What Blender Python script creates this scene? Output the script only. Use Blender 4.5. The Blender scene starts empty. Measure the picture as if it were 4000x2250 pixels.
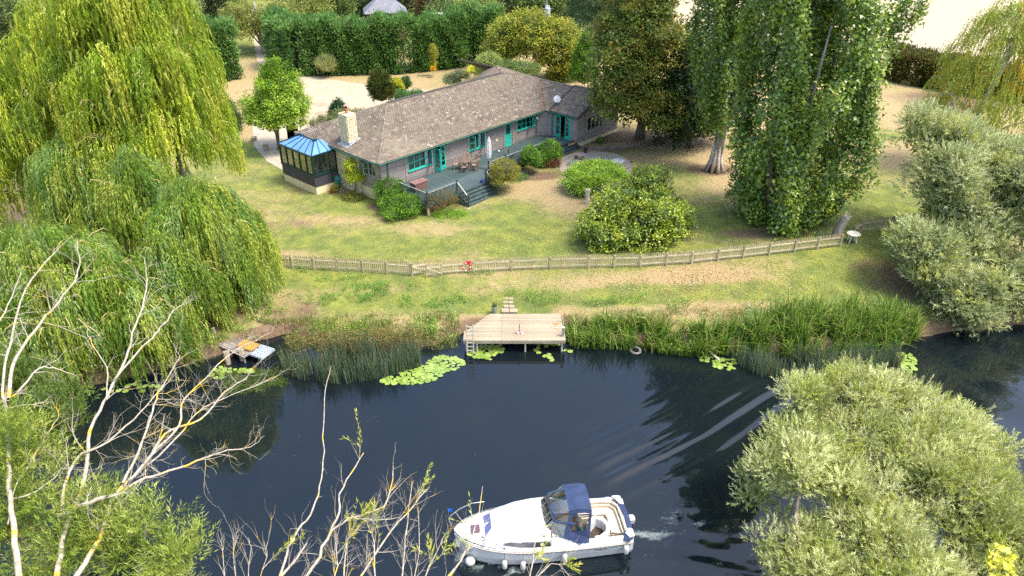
import bpy, bmesh, math, random
import numpy as np
from mathutils import Vector, Matrix
rng = np.random.default_rng(7); random.seed(7)
S = bpy.context.scene
# ---------------------------------------------------------------- camera, world, sun, exposure
CAMH = 23.0; PITCH = math.radians(30); FPX = 2773.0
cam = bpy.data.objects.new('camera', bpy.data.cameras.new('camera')); S.collection.objects.link(cam)
cam.location = (0, 0, CAMH); cam.rotation_euler = (math.radians(60), 0, 0)
cam.data.sensor_width = 36; cam.data.lens = 36 * FPX / 4000; cam.data.clip_end = 2000; cam.data.clip_start = .2
S.camera = cam
SUN_AZ = math.radians(-14); SUN_EL = math.radians(63)
W = bpy.data.worlds.new('World'); S.world = W; W.use_nodes = True
nt = W.node_tree; nt.nodes.clear()
sky = nt.nodes.new('ShaderNodeTexSky'); sky.sky_type = 'NISHITA'; sky.sun_disc = False
sky.sun_elevation = SUN_EL; sky.sun_rotation = math.pi / 2 - SUN_AZ; sky.air_density = 1.0; sky.dust_density = 3.5; sky.ozone_density = 1.5
bg = nt.nodes.new('ShaderNodeBackground'); bg.inputs[1].default_value = .15
wo = nt.nodes.new('ShaderNodeOutputWorld'); nt.links.new(sky.outputs[0], bg.inputs[0]); nt.links.new(bg.outputs[0], wo.inputs[0])
sl = bpy.data.lights.new('sun', 'SUN'); sl.energy = 1.5; sl.angle = math.radians(14); sl.color = (1, .93, .80)
sun = bpy.data.objects.new('sun', sl); S.collection.objects.link(sun)
sd = Vector((math.cos(SUN_AZ) * math.cos(SUN_EL), math.sin(SUN_AZ) * math.cos(SUN_EL), math.sin(SUN_EL)))
sun.rotation_euler = sd.to_track_quat('Z', 'Y').to_euler(); sun.location = (0, 0, 60)
S.view_settings.view_transform = 'Standard'; S.view_settings.look = 'None'
S.view_settings.exposure = 1.55; S.view_settings.gamma = 1
S.cycles.max_bounces = 6; S.cycles.diffuse_bounces = 3; S.cycles.glossy_bounces = 3; S.cycles.transmission_bounces = 4
S.cycles.use_denoising = False; S.cycles.caustics_reflective = False; S.cycles.caustics_refractive = False; S.cycles.sample_clamp_indirect = 4

# ---------------------------------------------------------------- measuring helpers
cT, sT = math.cos(PITCH), math.sin(PITCH)
def ray(px, py):
    x = (px - 2000) / FPX; y = -(py - 1125) / FPX
    return (x, cT + y * sT, -sT + y * cT)
def at(px, py, z):
    d = ray(px, py); t = (z - CAMH) / d[2]; return (d[0] * t, d[1] * t, z)
def atY(px, py, Y):
    d = ray(px, py); t = Y / d[1]; return (d[0] * t, Y, CAMH + d[2] * t)
def smooth(a, b, x):
    t = np.clip((x - a) / (b - a), 0, 1); return t * t * (3 - 2 * t)
_lat = np.random.default_rng(3).random((256, 256))
def vnoise(x, y, s):
    x = np.asarray(x, float) / s + 500; y = np.asarray(y, float) / s + 500
    xi = np.floor(x).astype(int); yi = np.floor(y).astype(int); fx = x - xi; fy = y - yi
    fx = fx * fx * (3 - 2 * fx); fy = fy * fy * (3 - 2 * fy)
    g = lambda a, b: _lat[a % 256, b % 256]
    return (g(xi, yi) * (1 - fx) + g(xi + 1, yi) * fx) * (1 - fy) + (g(xi, yi + 1) * (1 - fx) + g(xi + 1, yi + 1) * fx) * fy
def fbm(x, y, s):
    return (vnoise(x, y, s) + .5 * vnoise(x, y, s / 2.1) + .25 * vnoise(x, y, s / 4.3)) / 1.75
_sh = [at(a, b, 0) for a, b in [(-900, 1600), (0, 1560), (400, 1500), (830, 1400), (1000, 1335), (1120, 1305), (1300, 1370), (1500, 1385), (1700, 1350), (1820, 1300), (2200, 1295), (2400, 1345), (2700, 1365), (2900, 1385), (3200, 1390), (3450, 1350), (3650, 1310), (4000, 1270), (4800, 1230)]]
_shx = np.array([p[0] for p in _sh]); _shy = np.array([p[1] for p in _sh])
def shore(x): return np.interp(x, _shx, _shy)
def ground(x, y):
    x = np.asarray(x, float); y = np.asarray(y, float)
    d = y - shore(x) + .35 * (vnoise(x, y, .9) - .5)
    base = np.clip(1.0 + .03 * (x + 15), .95, 1.75)
    far = -1.2 + 1.75 * smooth(-.6, .5, d) + .25 * smooth(.4, 3, d) + (base - .8) * smooth(2.5, 8, d)
    nb = 13.2 - y + .6 * (vnoise(x, y, 2) - .5)
    near = -1.2 + 2.6 * smooth(-.6, 1.5, nb)
    return np.where(y > 22, far, near) + 0.0
def gz(x, y): return float(ground(x, y))
def onG(px, py):
    z = 1.2
    for _ in range(12):
        p = at(px, py, z); z = gz(p[0], p[1])
    return (p[0], p[1], z)

# ---------------------------------------------------------------- object helpers
C = S.collection
def link(o, parent=None):
    C.objects.link(o)
    if parent is not None: o.parent = parent
    return o
def tag(o, label=None, cat=None, group=None, kind=None):
    if label: o['label'] = label
    if cat: o['category'] = cat
    if group: o['group'] = group
    if kind: o['kind'] = kind
    return o
def thing(name, label, cat, loc=(0, 0, 0), rz=0, group=None):
    o = bpy.data.objects.new(name, None); o.empty_display_size = .2; C.objects.link(o)
    o.location = loc; o.rotation_euler = (0, 0, rz); return tag(o, label, cat, group)
def cp(o, parent=None):
    c = o.copy(); C.objects.link(c); c.parent = parent if parent is not None else o.parent; return c
def copy_tree(o, parent=None):
    c = o.copy(); C.objects.link(c); c.parent = parent
    for ch in list(o.children): copy_tree(ch, c)
    return c
def np_mesh(name, V, F, mat, col=None, smooth_=False, n=None):
    """V (n,3); F (m,k) uniform polygons"""
    V = np.ascontiguousarray(V, dtype=np.float32); F = np.ascontiguousarray(F, dtype=np.int32)
    me = bpy.data.meshes.new(name); m, k = F.shape
    me.vertices.add(len(V)); me.vertices.foreach_set('co', V.ravel())
    me.loops.add(m * k); me.loops.foreach_set('vertex_index', F.ravel())
    me.polygons.add(m); me.polygons.foreach_set('loop_start', np.arange(0, m * k, k, dtype=np.int32))
    if col is not None:
        a = me.color_attributes.new('col', 'FLOAT_COLOR', 'POINT')
        cc = np.ones((len(V), 4), np.float32); cc[:, :3] = col; a.data.foreach_set('color', cc.ravel())
    me.update(calc_edges=True)
    if smooth_: me.polygons.foreach_set('use_smooth', np.ones(m, bool))
    if mat: me.materials.append(mat)
    return me
def mobj(name, me, parent=None, **kw):
    return tag(link(bpy.data.objects.new(name, me), parent), **kw)
class MB:
    def __init__(s): s.v = []; s.f = []; s.M = Matrix.Identity(4)
    def add(s, vs, fs):
        b = len(s.v)
        s.v += [tuple(s.M @ Vector(v)) for v in vs]; s.f += [tuple(b + i for i in f) for f in fs]; return s
    def box(s, x0, y0, z0, x1, y1, z1):
        vs = [(x0, y0, z0), (x1, y0, z0), (x1, y1, z0), (x0, y1, z0), (x0, y0, z1), (x1, y0, z1), (x1, y1, z1), (x0, y1, z1)]
        return s.add(vs, [(0, 3, 2, 1), (4, 5, 6, 7), (0, 1, 5, 4), (1, 2, 6, 5), (2, 3, 7, 6), (3, 0, 4, 7)])
    def beam(s, a, b, w, h=None, up=(0, 0, 1)):
        h = w if h is None else h; a = Vector(a); b = Vector(b); d = (b - a).normalized(); u = Vector(up)
        if abs(d.dot(u)) > .98: u = Vector((0, 1, 0))
        r = d.cross(u).normalized() * w / 2; t = r.cross(d).normalized() * h / 2
        vs = [a - r - t, a + r - t, a + r + t, a - r + t, b - r - t, b + r - t, b + r + t, b - r + t]
        return s.add(vs, [(0, 1, 2, 3), (7, 6, 5, 4), (0, 4, 5, 1), (1, 5, 6, 2), (2, 6, 7, 3), (3, 7, 4, 0)])
    def tube(s, pts, rad, n=6, cap=True):
        pts = [Vector(p) for p in pts]; m = len(pts)
        if not hasattr(rad, '__len__'): rad = [rad] * m
        b = len(s.v); vs = []; ref = Vector((.3, .2, 1)).normalized()
        for i, p in enumerate(pts):
            d = (pts[min(i + 1, m - 1)] - pts[max(i - 1, 0)])
            d = d.normalized() if d.length > 1e-9 else Vector((0, 0, 1))
            r = d.cross(ref)
            if r.length < .15: r = d.cross(Vector((1, 0, 0)))
            r.normalize(); t = r.cross(d)
            for j in range(n):
                a = 2 * math.pi * j / n; vs.append(p + (r * math.cos(a) + t * math.sin(a)) * rad[i])
        fs = []
        for i in range(m - 1):
            for j in range(n):
                k = (j + 1) % n; fs.append((i * n + j, (i + 1) * n + j, (i + 1) * n + k, i * n + k))
        if cap: fs.append(tuple(range(n))); fs.append(tuple((m - 1) * n + j for j in reversed(range(n))))
        return s.add(vs, fs)
    def lathe(s, prof, n=16, c=(0, 0, 0), cap=True, sx=1, sy=1):
        vs = []; m = len(prof)
        for r, z in prof:
            for j in range(n):
                a = 2 * math.pi * j / n; vs.append((c[0] + r * sx * math.cos(a), c[1] + r * sy * math.sin(a), c[2] + z))
        fs = [(i * n + j, i * n + (j + 1) % n, (i + 1) * n + (j + 1) % n, (i + 1) * n + j) for i in range(m - 1) for j in range(n)]
        if cap: fs.append(tuple(reversed(range(n)))); fs.append(tuple((m - 1) * n + j for j in range(n)))
        return s.add(vs, fs)
    def prism(s, poly, z0, z1):
        n = len(poly); vs = [(x, y, z0) for x, y in poly] + [(x, y, z1) for x, y in poly]
        return s.add(vs, [tuple(reversed(range(n))), tuple(range(n, 2 * n))] + [(i, (i + 1) % n, n + (i + 1) % n, n + i) for i in range(n)])
    def slab(s, pts, t):
        """3d polygon given thickness t downward along its normal"""
        P_ = [Vector(p) for p in pts]; n = (P_[1] - P_[0]).cross(P_[2] - P_[0]).normalized()
        if n.z < 0: P_.reverse(); n = -n
        k = len(P_); vs = P_ + [p - n * t for p in P_]
        return s.add(vs, [tuple(range(k)), tuple(reversed(range(k, 2 * k)))] + [(i, k + i, k + (i + 1) % k, (i + 1) % k) for i in range(k)])
    def mesh(s, name, mat, smooth_=False, bevel=0):
        me = bpy.data.meshes.new(name); me.from_pydata(s.v, [], s.f)
        bm = bmesh.new(); bm.from_mesh(me)
        if bevel: bmesh.ops.bevel(bm, geom=bm.edges[:], offset=bevel, segments=1, affect='EDGES', clamp_overlap=True)
        bmesh.ops.recalc_face_normals(bm, faces=bm.faces); bm.to_mesh(me); bm.free()
        if smooth_:
            me.polygons.foreach_set('use_smooth', np.ones(len(me.polygons), bool))
        me.materials.append(mat); me.update(); return me
    def build(s, name, mat, parent=None, smooth_=False, bevel=0, **kw):
        return mobj(name, s.mesh(name, mat, smooth_, bevel), parent, **kw)

# ---------------------------------------------------------------- materials
def srgb(h):
    h = h.lstrip('#'); c = [int(h[i:i + 2], 16) / 255 for i in (0, 2, 4)]
    return tuple((x / 12.92 if x <= .04045 else ((x + .055) / 1.055) ** 2.4) for x in c)
def N(t, typ, **kw):
    n = t.nodes.new(typ)
    for k, v in kw.items(): setattr(n, k, v)
    return n
def new_mat(name):
    m = bpy.data.materials.new(name); m.use_nodes = True; t = m.node_tree
    return m, t, t.nodes['Principled BSDF']
def mat(name, c1, c2=None, scale=6, rough=.7, bump=0, bscale=None, stretch=(1, 1, 1), objrand=0, metal=0, coords='Object', detail=5, spec=.5, c3=None, c3at=.62, c3scale=3):
    m, t, b = new_mat(name); L = t.links.new
    b.inputs['Roughness'].default_value = rough; b.inputs['Metallic'].default_value = metal
    b.inputs['Specular IOR Level'].default_value = spec
    tc = N(t, 'ShaderNodeTexCoord'); mp = N(t, 'ShaderNodeMapping'); mp.inputs['Scale'].default_value = stretch
    L(tc.outputs[coords], mp.inputs[0])
    no = N(t, 'ShaderNodeTexNoise'); no.inputs['Scale'].default_value = scale; no.inputs['Detail'].default_value = detail
    L(mp.outputs[0], no.inputs['Vector'])
    r = N(t, 'ShaderNodeMapRange'); r.inputs['From Min'].default_value = .32; r.inputs['From Max'].default_value = .68
    L(no.outputs['Fac'], r.inputs['Value'])
    mx = N(t, 'ShaderNodeMix', data_type='RGBA'); mx.inputs[6].default_value = (*c1, 1); mx.inputs[7].default_value = (*(c2 or c1), 1)
    if objrand:
        oi = N(t, 'ShaderNodeObjectInfo'); a = N(t, 'ShaderNodeMath', operation='MULTIPLY_ADD')
        L(oi.outputs['Random'], a.inputs[0]); a.inputs[1].default_value = objrand; a.inputs[2].default_value = -objrand / 2
        ad = N(t, 'ShaderNodeMath', operation='ADD', use_clamp=True); L(r.outputs[0], ad.inputs[0]); L(a.outputs[0], ad.inputs[1]); L(ad.outputs[0], mx.inputs[0])
    else: L(r.outputs[0], mx.inputs[0])
    out = mx.outputs[2]
    if c3:
        n3 = N(t, 'ShaderNodeTexNoise'); n3.inputs['Scale'].default_value = c3scale; n3.inputs['Detail'].default_value = 6; L(tc.outputs[coords], n3.inputs['Vector'])
        r3 = N(t, 'ShaderNodeMapRange'); r3.inputs['From Min'].default_value = c3at - .03; r3.inputs['From Max'].default_value = c3at + .03; L(n3.outputs['Fac'], r3.inputs['Value'])
        m3 = N(t, 'ShaderNodeMix', data_type='RGBA'); m3.inputs[7].default_value = (*c3, 1); L(out, m3.inputs[6]); L(r3.outputs[0], m3.inputs[0]); out = m3.outputs[2]
    L(out, b.inputs['Base Color'])
    if bump:
        nb = N(t, 'ShaderNodeTexNoise'); nb.inputs['Scale'].default_value = bscale or scale * 3; nb.inputs['Detail'].default_value = 4
        L(mp.outputs[0], nb.inputs['Vector']); bp = N(t, 'ShaderNodeBump'); bp.inputs['Strength'].default_value = min(1, bump); bp.inputs['Distance'].default_value = .02
        L(nb.outputs['Fac'], bp.inputs['Height']); L(bp.outputs[0], b.inputs['Normal'])
    return m
def leaf_mat(name, trans=.35, rough=.5, spec=.35):
    m, t, b = new_mat(name); L = t.links.new
    at_ = N(t, 'ShaderNodeAttribute', attribute_name='col'); L(at_.outputs['Color'], b.inputs['Base Color'])
    b.inputs['Roughness'].default_value = rough; b.inputs['Specular IOR Level'].default_value = spec
    tr = N(t, 'ShaderNodeBsdfTranslucent'); hs = N(t, 'ShaderNodeHueSaturation'); hs.inputs['Value'].default_value = 1.25; hs.inputs['Hue'].default_value = .49
    L(at_.outputs['Color'], hs.inputs['Color']); L(hs.outputs[0], tr.inputs[0])
    ms = N(t, 'ShaderNodeMixShader'); ms.inputs[0].default_value = trans
    L(b.outputs[0], ms.inputs[1]); L(tr.outputs[0], ms.inputs[2]); L(ms.outputs[0], t.nodes['Material Output'].inputs[0])
    return m
LEAF = leaf_mat('leaf'); GLOSSLEAF = leaf_mat('waxy_leaf', .25, .38, .6); BLADE = leaf_mat('blade', .3, .55, .3)
BARK = mat('bark', (.10, .075, .055), (.22, .18, .14), 5, .9, .8, 14, (1, 1, .25))
BARKG = mat('grey_bark', (.16, .14, .12), (.36, .33, .29), 4, .9, .8, 12, (1, 1, .2))
PALEBARK = mat('lichen_bark', (.28, .24, .18), (.50, .45, .36), 7, .9, .6, 20, (1, 1, .5), c3=(.62, .42, .05), c3at=.60, c3scale=1.6)
BIRCH = mat('birch_bark', (.7, .68, .64), (.25, .22, .2), 3, .8, .3, 9, (1, 1, 2))
# ---------------------------------------------------------------- foliage generators
def unit(v): return v / np.maximum(np.linalg.norm(v, axis=1, keepdims=True), 1e-9)
def rdir(n): return unit(rng.normal(size=(n, 3)))
def leaf_geo(P, D, Nn, ln, wd, shape='tri'):
    """P base, D long axis, Nn approx normal -> verts, faces"""
    n = len(P); D = unit(D); Sx = unit(np.cross(D, Nn)); ln = np.broadcast_to(np.asarray(ln, float), (n,))[:, None]; wd = np.broadcast_to(np.asarray(wd, float), (n,))[:, None]
    if shape == 'tri':
        V = np.stack([P - Sx * wd * .5, P + Sx * wd * .5, P + D * ln], 1); k = 3
    elif shape == 'lance':
        V = np.stack([P, P + D * ln * .4 + Sx * wd * .5, P + D * ln, P + D * ln * .4 - Sx * wd * .5], 1); k = 4
    else:
        V = np.stack([P, P + D * ln * .55 + Sx * wd * .5, P + D * ln, P + D * ln * .55 - Sx * wd * .5], 1); k = 4
    return V.reshape(-1, 3), np.arange(n * k).reshape(n, k), k
def pal(n, cols, w=None):
    cols = np.array(cols, float); w = None if w is None else np.array(w, float) / sum(w)
    return cols[rng.choice(len(cols), n, p=w)]
def G(h): return np.array(srgb(h))
def clump_crown(lobes, nclump, per, crad, lsize, cols, w=None, shape='leaf', aspect=.6, up=.5, shell=(.72, 1.02), inner=.12, jit=.22, droop=0, ncore=0, csize=2.6, weights=None, cut=None, zmin=None, hemis=-.55, tintz=None, flat=1.0, updir=0):
    """lobes: (cx,cy,cz,rx,ry,rz). Clumps sit over the lobes' outer shells; each is a puff of leaf faces."""
    lobes = np.array(lobes, float); area = (lobes[:, 3] * lobes[:, 5] + lobes[:, 3] * lobes[:, 4]); area /= area.sum()
    li = rng.choice(len(lobes), nclump * 2, p=area); d = rdir(nclump * 2); d = d[d[:, 2] > hemis]; li = li[:len(d)]
    r = rng.uniform(shell[0], shell[1], len(d)); ins = rng.random(len(d)) < inner; r[ins] = rng.uniform(.25, .7, ins.sum())
    c = lobes[li, :3] + d * lobes[li, 3:] * r[:, None]
    keep = np.ones(len(c), bool)
    for k, L_ in enumerate(lobes):
        q = (((c - L_[:3]) / L_[3:]) ** 2).sum(1); keep &= ~((q < .36) & (li != k) & (L_[3] > .5 * lobes[0, 3]))
    if zmin is not None: keep &= c[:, 2] > zmin
    if cut is not None: keep &= cut(c)
    c = c[keep][:nclump]; d = d[keep][:nclump]; n = len(c)
    ccol = pal(n, cols, w) * rng.uniform(1 - jit, 1 + jit, (n, 1))
    cr = rng.uniform(.65, 1.25, n) * crad
    idx = np.repeat(np.arange(n), per); m = len(idx)
    o = rng.normal(size=(m, 3)) * np.array([.5, .5, .42 * flat]) * cr[idx][:, None]
    P = c[idx] + o - np.array([0, 0, 1]) * droop * (np.abs(o[:, :1]) + np.abs(o[:, 1:2])) * .5
    out = unit(o + d[idx] * cr[idx][:, None] * .6)
    D = unit(out * .6 + rdir(m) * .8 + np.array([0, 0, updir - droop]))
    Nn = unit(out * .6 + np.array([0, 0, up]) + rdir(m) * .55)
    ls = lsize * rng.uniform(.65, 1.35, m)
    V, F, k = leaf_geo(P, D, Nn, ls, ls * aspect, shape)
    col = ccol[idx] * rng.uniform(.78, 1.22, (m, 1))
    if ncore:
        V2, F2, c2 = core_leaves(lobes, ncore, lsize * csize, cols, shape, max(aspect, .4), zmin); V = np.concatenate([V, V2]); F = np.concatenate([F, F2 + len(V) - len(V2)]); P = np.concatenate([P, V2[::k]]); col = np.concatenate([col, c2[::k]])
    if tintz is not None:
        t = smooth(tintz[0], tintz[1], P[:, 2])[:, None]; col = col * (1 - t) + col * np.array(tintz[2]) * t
    return V, F, np.repeat(col, k, 0)
def rough(lobes, k=5, f=.34):
    out = list(lobes)
    for L_ in lobes:
        for _ in range(k):
            d = rng.normal(size=3); d[2] = abs(d[2]) * .8; d /= np.linalg.norm(d); s = f * rng.uniform(.6, 1.25)
            out.append((L_[0] + d[0] * L_[3] * .92, L_[1] + d[1] * L_[4] * .92, L_[2] + d[2] * L_[5] * .92, L_[3] * s, L_[4] * s, L_[5] * s))
    return out
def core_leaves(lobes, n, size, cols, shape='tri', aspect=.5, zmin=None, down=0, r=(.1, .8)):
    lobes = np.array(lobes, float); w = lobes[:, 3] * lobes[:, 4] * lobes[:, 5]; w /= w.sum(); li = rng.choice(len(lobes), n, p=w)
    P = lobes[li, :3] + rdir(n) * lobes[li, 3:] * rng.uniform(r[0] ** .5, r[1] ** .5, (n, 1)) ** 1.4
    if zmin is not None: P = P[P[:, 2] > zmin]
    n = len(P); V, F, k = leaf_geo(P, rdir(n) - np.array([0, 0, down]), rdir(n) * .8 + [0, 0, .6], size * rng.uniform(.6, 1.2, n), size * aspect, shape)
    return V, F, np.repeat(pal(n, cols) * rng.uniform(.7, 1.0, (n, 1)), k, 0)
def tree(name, label, cat, base, trunk_h, trunk_r, crown, leafmat=None, bark=None, group=None, limbs=(), lean=(0, 0), crown_name='crown', tn=8):
    t = thing(name, label, cat, base, 0, group)
    V, F, col = crown; V = V - np.array(base)
    mobj(crown_name, np_mesh('crown', V, F, leafmat or LEAF, col), t)
    if trunk_r:
        mb = MB(); k = 7; pts = []; rad = []
        for i in range(k):
            f = i / (k - 1); pts.append((lean[0] * f + .12 * trunk_r * 4 * math.sin(3.1 * f + base[0]) * f, lean[1] * f, -.3 + f * (trunk_h + .3))); rad.append(trunk_r * (1.5 if i == 0 else 1.1 - .65 * f))
        mb.tube(pts, rad, tn); mb.build('trunk', bark or BARK, t, smooth_=True)
    for lp, r0, r1 in limbs:
        mb = MB(); n = len(lp); mb.tube([tuple(np.array(p) - np.array(base)) for p in lp], [r0 + (r1 - r0) * i / (n - 1) for i in range(n)], 6); mb.build('limb', bark or BARK, t, smooth_=True)
    return t
def ell(x0, x1, y0, y1, Y, dy=None):
    """ellipsoid (centre and radii in metres) of a crown standing at distance Y, measured from the picture"""
    c = atY((x0 + x1) / 2, (y0 + y1) / 2, Y); zc = Y * cT + (CAMH - c[2]) * sT
    rx = (x1 - x0) / 2 * zc / FPX; hh = (y1 - y0) / 2 * zc / FPX
    ry = dy if dy else rx
    dep = math.atan2(CAMH - c[2], Y); s, c_ = math.sin(dep), math.cos(dep)
    rz = math.sqrt(max(hh * hh - (ry * s) ** 2, (.45 * hh) ** 2)) / c_
    return (c[0], c[1], c[2], rx, ry, rz)
def crown_pts_limbs(lobes, base, n, top=.3):
    out = []
    for k in range(n):
        L_ = lobes[k % len(lobes)]; a = rng.uniform(0, 6.28)
        e = np.array([L_[0] + .6 * L_[3] * math.cos(a), L_[1] + .6 * L_[4] * math.sin(a), L_[2] + .35 * L_[5]])
        b = np.array(base, float); s = b + (np.array([L_[0], L_[1], L_[2]]) - b) * .3; s[:2] = b[:2] + (s[:2] - b[:2]) * .3
        out.append(((tuple(s), tuple((s + e) / 2 + np.array([0, 0, .3])), tuple(e)), .12, .04))
    return out
def weeping(domes, nmop, strands, cols, w=None, leaf=.2, lw=.045, step=.085, Lr=(1.2, 3.4), jit=.2, out=.35, ncore=9000, topfrac=.0, hanglow=None):
    """domes: (cx,cy,ztop,zmid,rx,ry,zlow). Curtains of hanging leafy strands under arching limb tips."""
    Vs = []; Fs = []; Cs = []; off = 0; tips = []
    domes = np.array(domes, float); ar = domes[:, 4] * (domes[:, 2] - domes[:, 6]); ar /= ar.sum()
    for k, (cx, cy, zt, zm, rx, ry, zl) in enumerate(domes):
        nm = int(nmop * ar[k]); th = rng.uniform(0, 6.283, nm); sf = rng.uniform(0, 1, nm) ** .8; ph = np.arcsin(sf)
        r = rng.uniform(.8, 1.02, nm); side = rng.random(nm) < .35      # lower tiers hang from the dome's flank
        zt_ = zm + (zt - zm) * np.sin(ph) * r
        zs = rng.uniform(zl + 1.2, zm + .3, nm); z = np.where(side, np.maximum(zs, zl + 1), zt_)
        rr = np.where(side, rng.uniform(.85, 1.03, nm), np.cos(ph) * r)
        c = np.stack([cx + rx * rr * np.cos(th), cy + ry * rr * np.sin(th), z], 1)
        keep = np.ones(nm, bool)
        for j, q in enumerate(domes):
            if j != k: keep &= ~((((c[:, 0] - q[0]) / q[4]) ** 2 + ((c[:, 1] - q[1]) / q[5]) ** 2 < .5) & (c[:, 2] < q[3] + (q[2] - q[3]) * .6) & (c[:, 2] > q[6]))
        c = c[keep]; th_ = th[keep]; nm = len(c)
        tips.append((c, np.array([cx, cy, zm])))
        mc = pal(nm, cols, w) * rng.uniform(1 - jit, 1 + jit, (nm, 1)); mL = rng.uniform(Lr[0], Lr[1], nm)
        odir = np.stack([np.cos(th_), np.sin(th_), 0 * th_], 1); tdir = np.stack([-np.sin(th_), np.cos(th_), 0 * th_], 1)
        ns = strands; i = np.repeat(np.arange(nm), ns); m = len(i)
        inward = rng.uniform(0, 1, m); msz = rng.uniform(.7, 1.35, nm)[i]; s0 = c[i] + tdir[i] * (rng.normal(0, 1, m) * (.14 + .22 * (1 - inward)) * msz)[:, None] - odir[i] * ((inward * 1.5 - .2) * msz)[:, None]
        s0[:, 2] += (.75 * (1 - (1 - inward) ** 2) - .45) * msz - np.abs(rng.normal(0, .08, m))
        L = mL[i] * rng.uniform(.55, 1.1, m) * (1.1 - .5 * inward); L = np.minimum(L, s0[:, 2] - zl + rng.uniform(-.2, .6, m)); L = np.maximum(L, .3)
        nl = int(Lr[1] * 1.1 / step); tt = (np.arange(nl) + .5) * step
        si, ti = np.nonzero(tt[None, :] < L[:, None]); t = tt[ti] + rng.uniform(-.03, .03, len(ti))
        oo = out * (1 - np.exp(-t / .35)); cur = rng.normal(0, .07, m)
        P = s0[si] + odir[i[si]] * oo[:, None] + tdir[i[si]] * (cur[si] * t)[:, None]; P[:, 2] -= t - .25 * np.exp(-t / .25) + .0
        q = len(P); D = unit(np.array([0, 0, -1.0]) + rdir(q) * .55 + odir[i[si]] * (.9 * np.exp(-t / .3))[:, None])
        Nn = unit(odir[i[si]] * .5 + rdir(q)); ll = leaf * rng.uniform(.7, 1.3, q)
        V, F, kk = leaf_geo(P, D, Nn, ll, lw * rng.uniform(.8, 1.3, q), 'tri')
        col = mc[i[si]] * rng.uniform(.8, 1.25, (q, 1)); Vs.append(V); Fs.append(F + off); off += len(V); Cs.append(np.repeat(col, kk, 0))
    lob = [(q[0], q[1], (q[2] + q[6]) / 2, q[4] * .86, q[5] * .86, (q[2] - q[6]) / 2 * .92) for q in domes]
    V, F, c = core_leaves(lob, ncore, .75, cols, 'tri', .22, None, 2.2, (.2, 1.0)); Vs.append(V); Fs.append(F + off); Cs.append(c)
    return np.concatenate(Vs), np.concatenate(Fs), np.concatenate(Cs), tips
def weeping_limbs(tips, n, base, mb_r=.05, twig=None):
    """bare arching limbs that reach the curtains' tips"""
    mb = MB(); b = Vector(base)
    for c, ctr in tips:
        if len(c) == 0: continue
        sel = rng.choice(len(c), min(n, len(c)), replace=False)
        for j in sel:
            e = Vector(c[j]); m = Vector((ctr[0], ctr[1], min(ctr[2], e.z - .3))) * .55 + e * .45; m.z = max(m.z, e.z * .75)
            s = Vector((ctr[0], ctr[1], ctr[2])) * .75 + m * .25; s.z -= 1.0
            mb.tube([s, m, e.lerp(m, .35) + Vector((0, 0, .35)), e + Vector((0, 0, .1)), e + (e - m).normalized() * .25 - Vector((0, 0, .3))], [mb_r * 1.6, mb_r * 1.1, mb_r * .7, mb_r * .45, mb_r * .25], 5)
    return mb
def twigs(mb, p, d, L, r, depth, spread=.7, up=.1, seg=5, n=3, kids=3, wob=.16, leaves=None, sides=4):
    """recursive bare twig; appends tubes to mb"""
    p = Vector(p); d = Vector(d).normalized(); pts = [p.copy()]; ds = [d.copy()]
    for i in range(seg):
        d = (d + Vector(rng.normal(0, wob, 3)) + Vector((0, 0, up * .3))).normalized(); p = p + d * L / seg; pts.append(p.copy()); ds.append(d.copy())
    mb.tube(pts, [r * (1 - .75 * i / seg) for i in range(seg + 1)], sides if depth > 0 else 3, cap=False)
    if leaves is not None and depth <= 1:
        for i in range(1, seg + 1): leaves.append((pts[i].copy(), ds[i].copy()))
    if depth > 0:
        for _ in range(kids):
            i = rng.integers(1, seg + 1); nd = (ds[i] + Vector(rng.normal(0, spread, 3))).normalized()
            twigs(mb, pts[i], nd, L * rng.uniform(.4, .7), r * .5 * (1 - .3 * i / seg), depth - 1, spread, up, max(3, seg - 1), n, kids, wob, leaves, sides)
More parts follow.
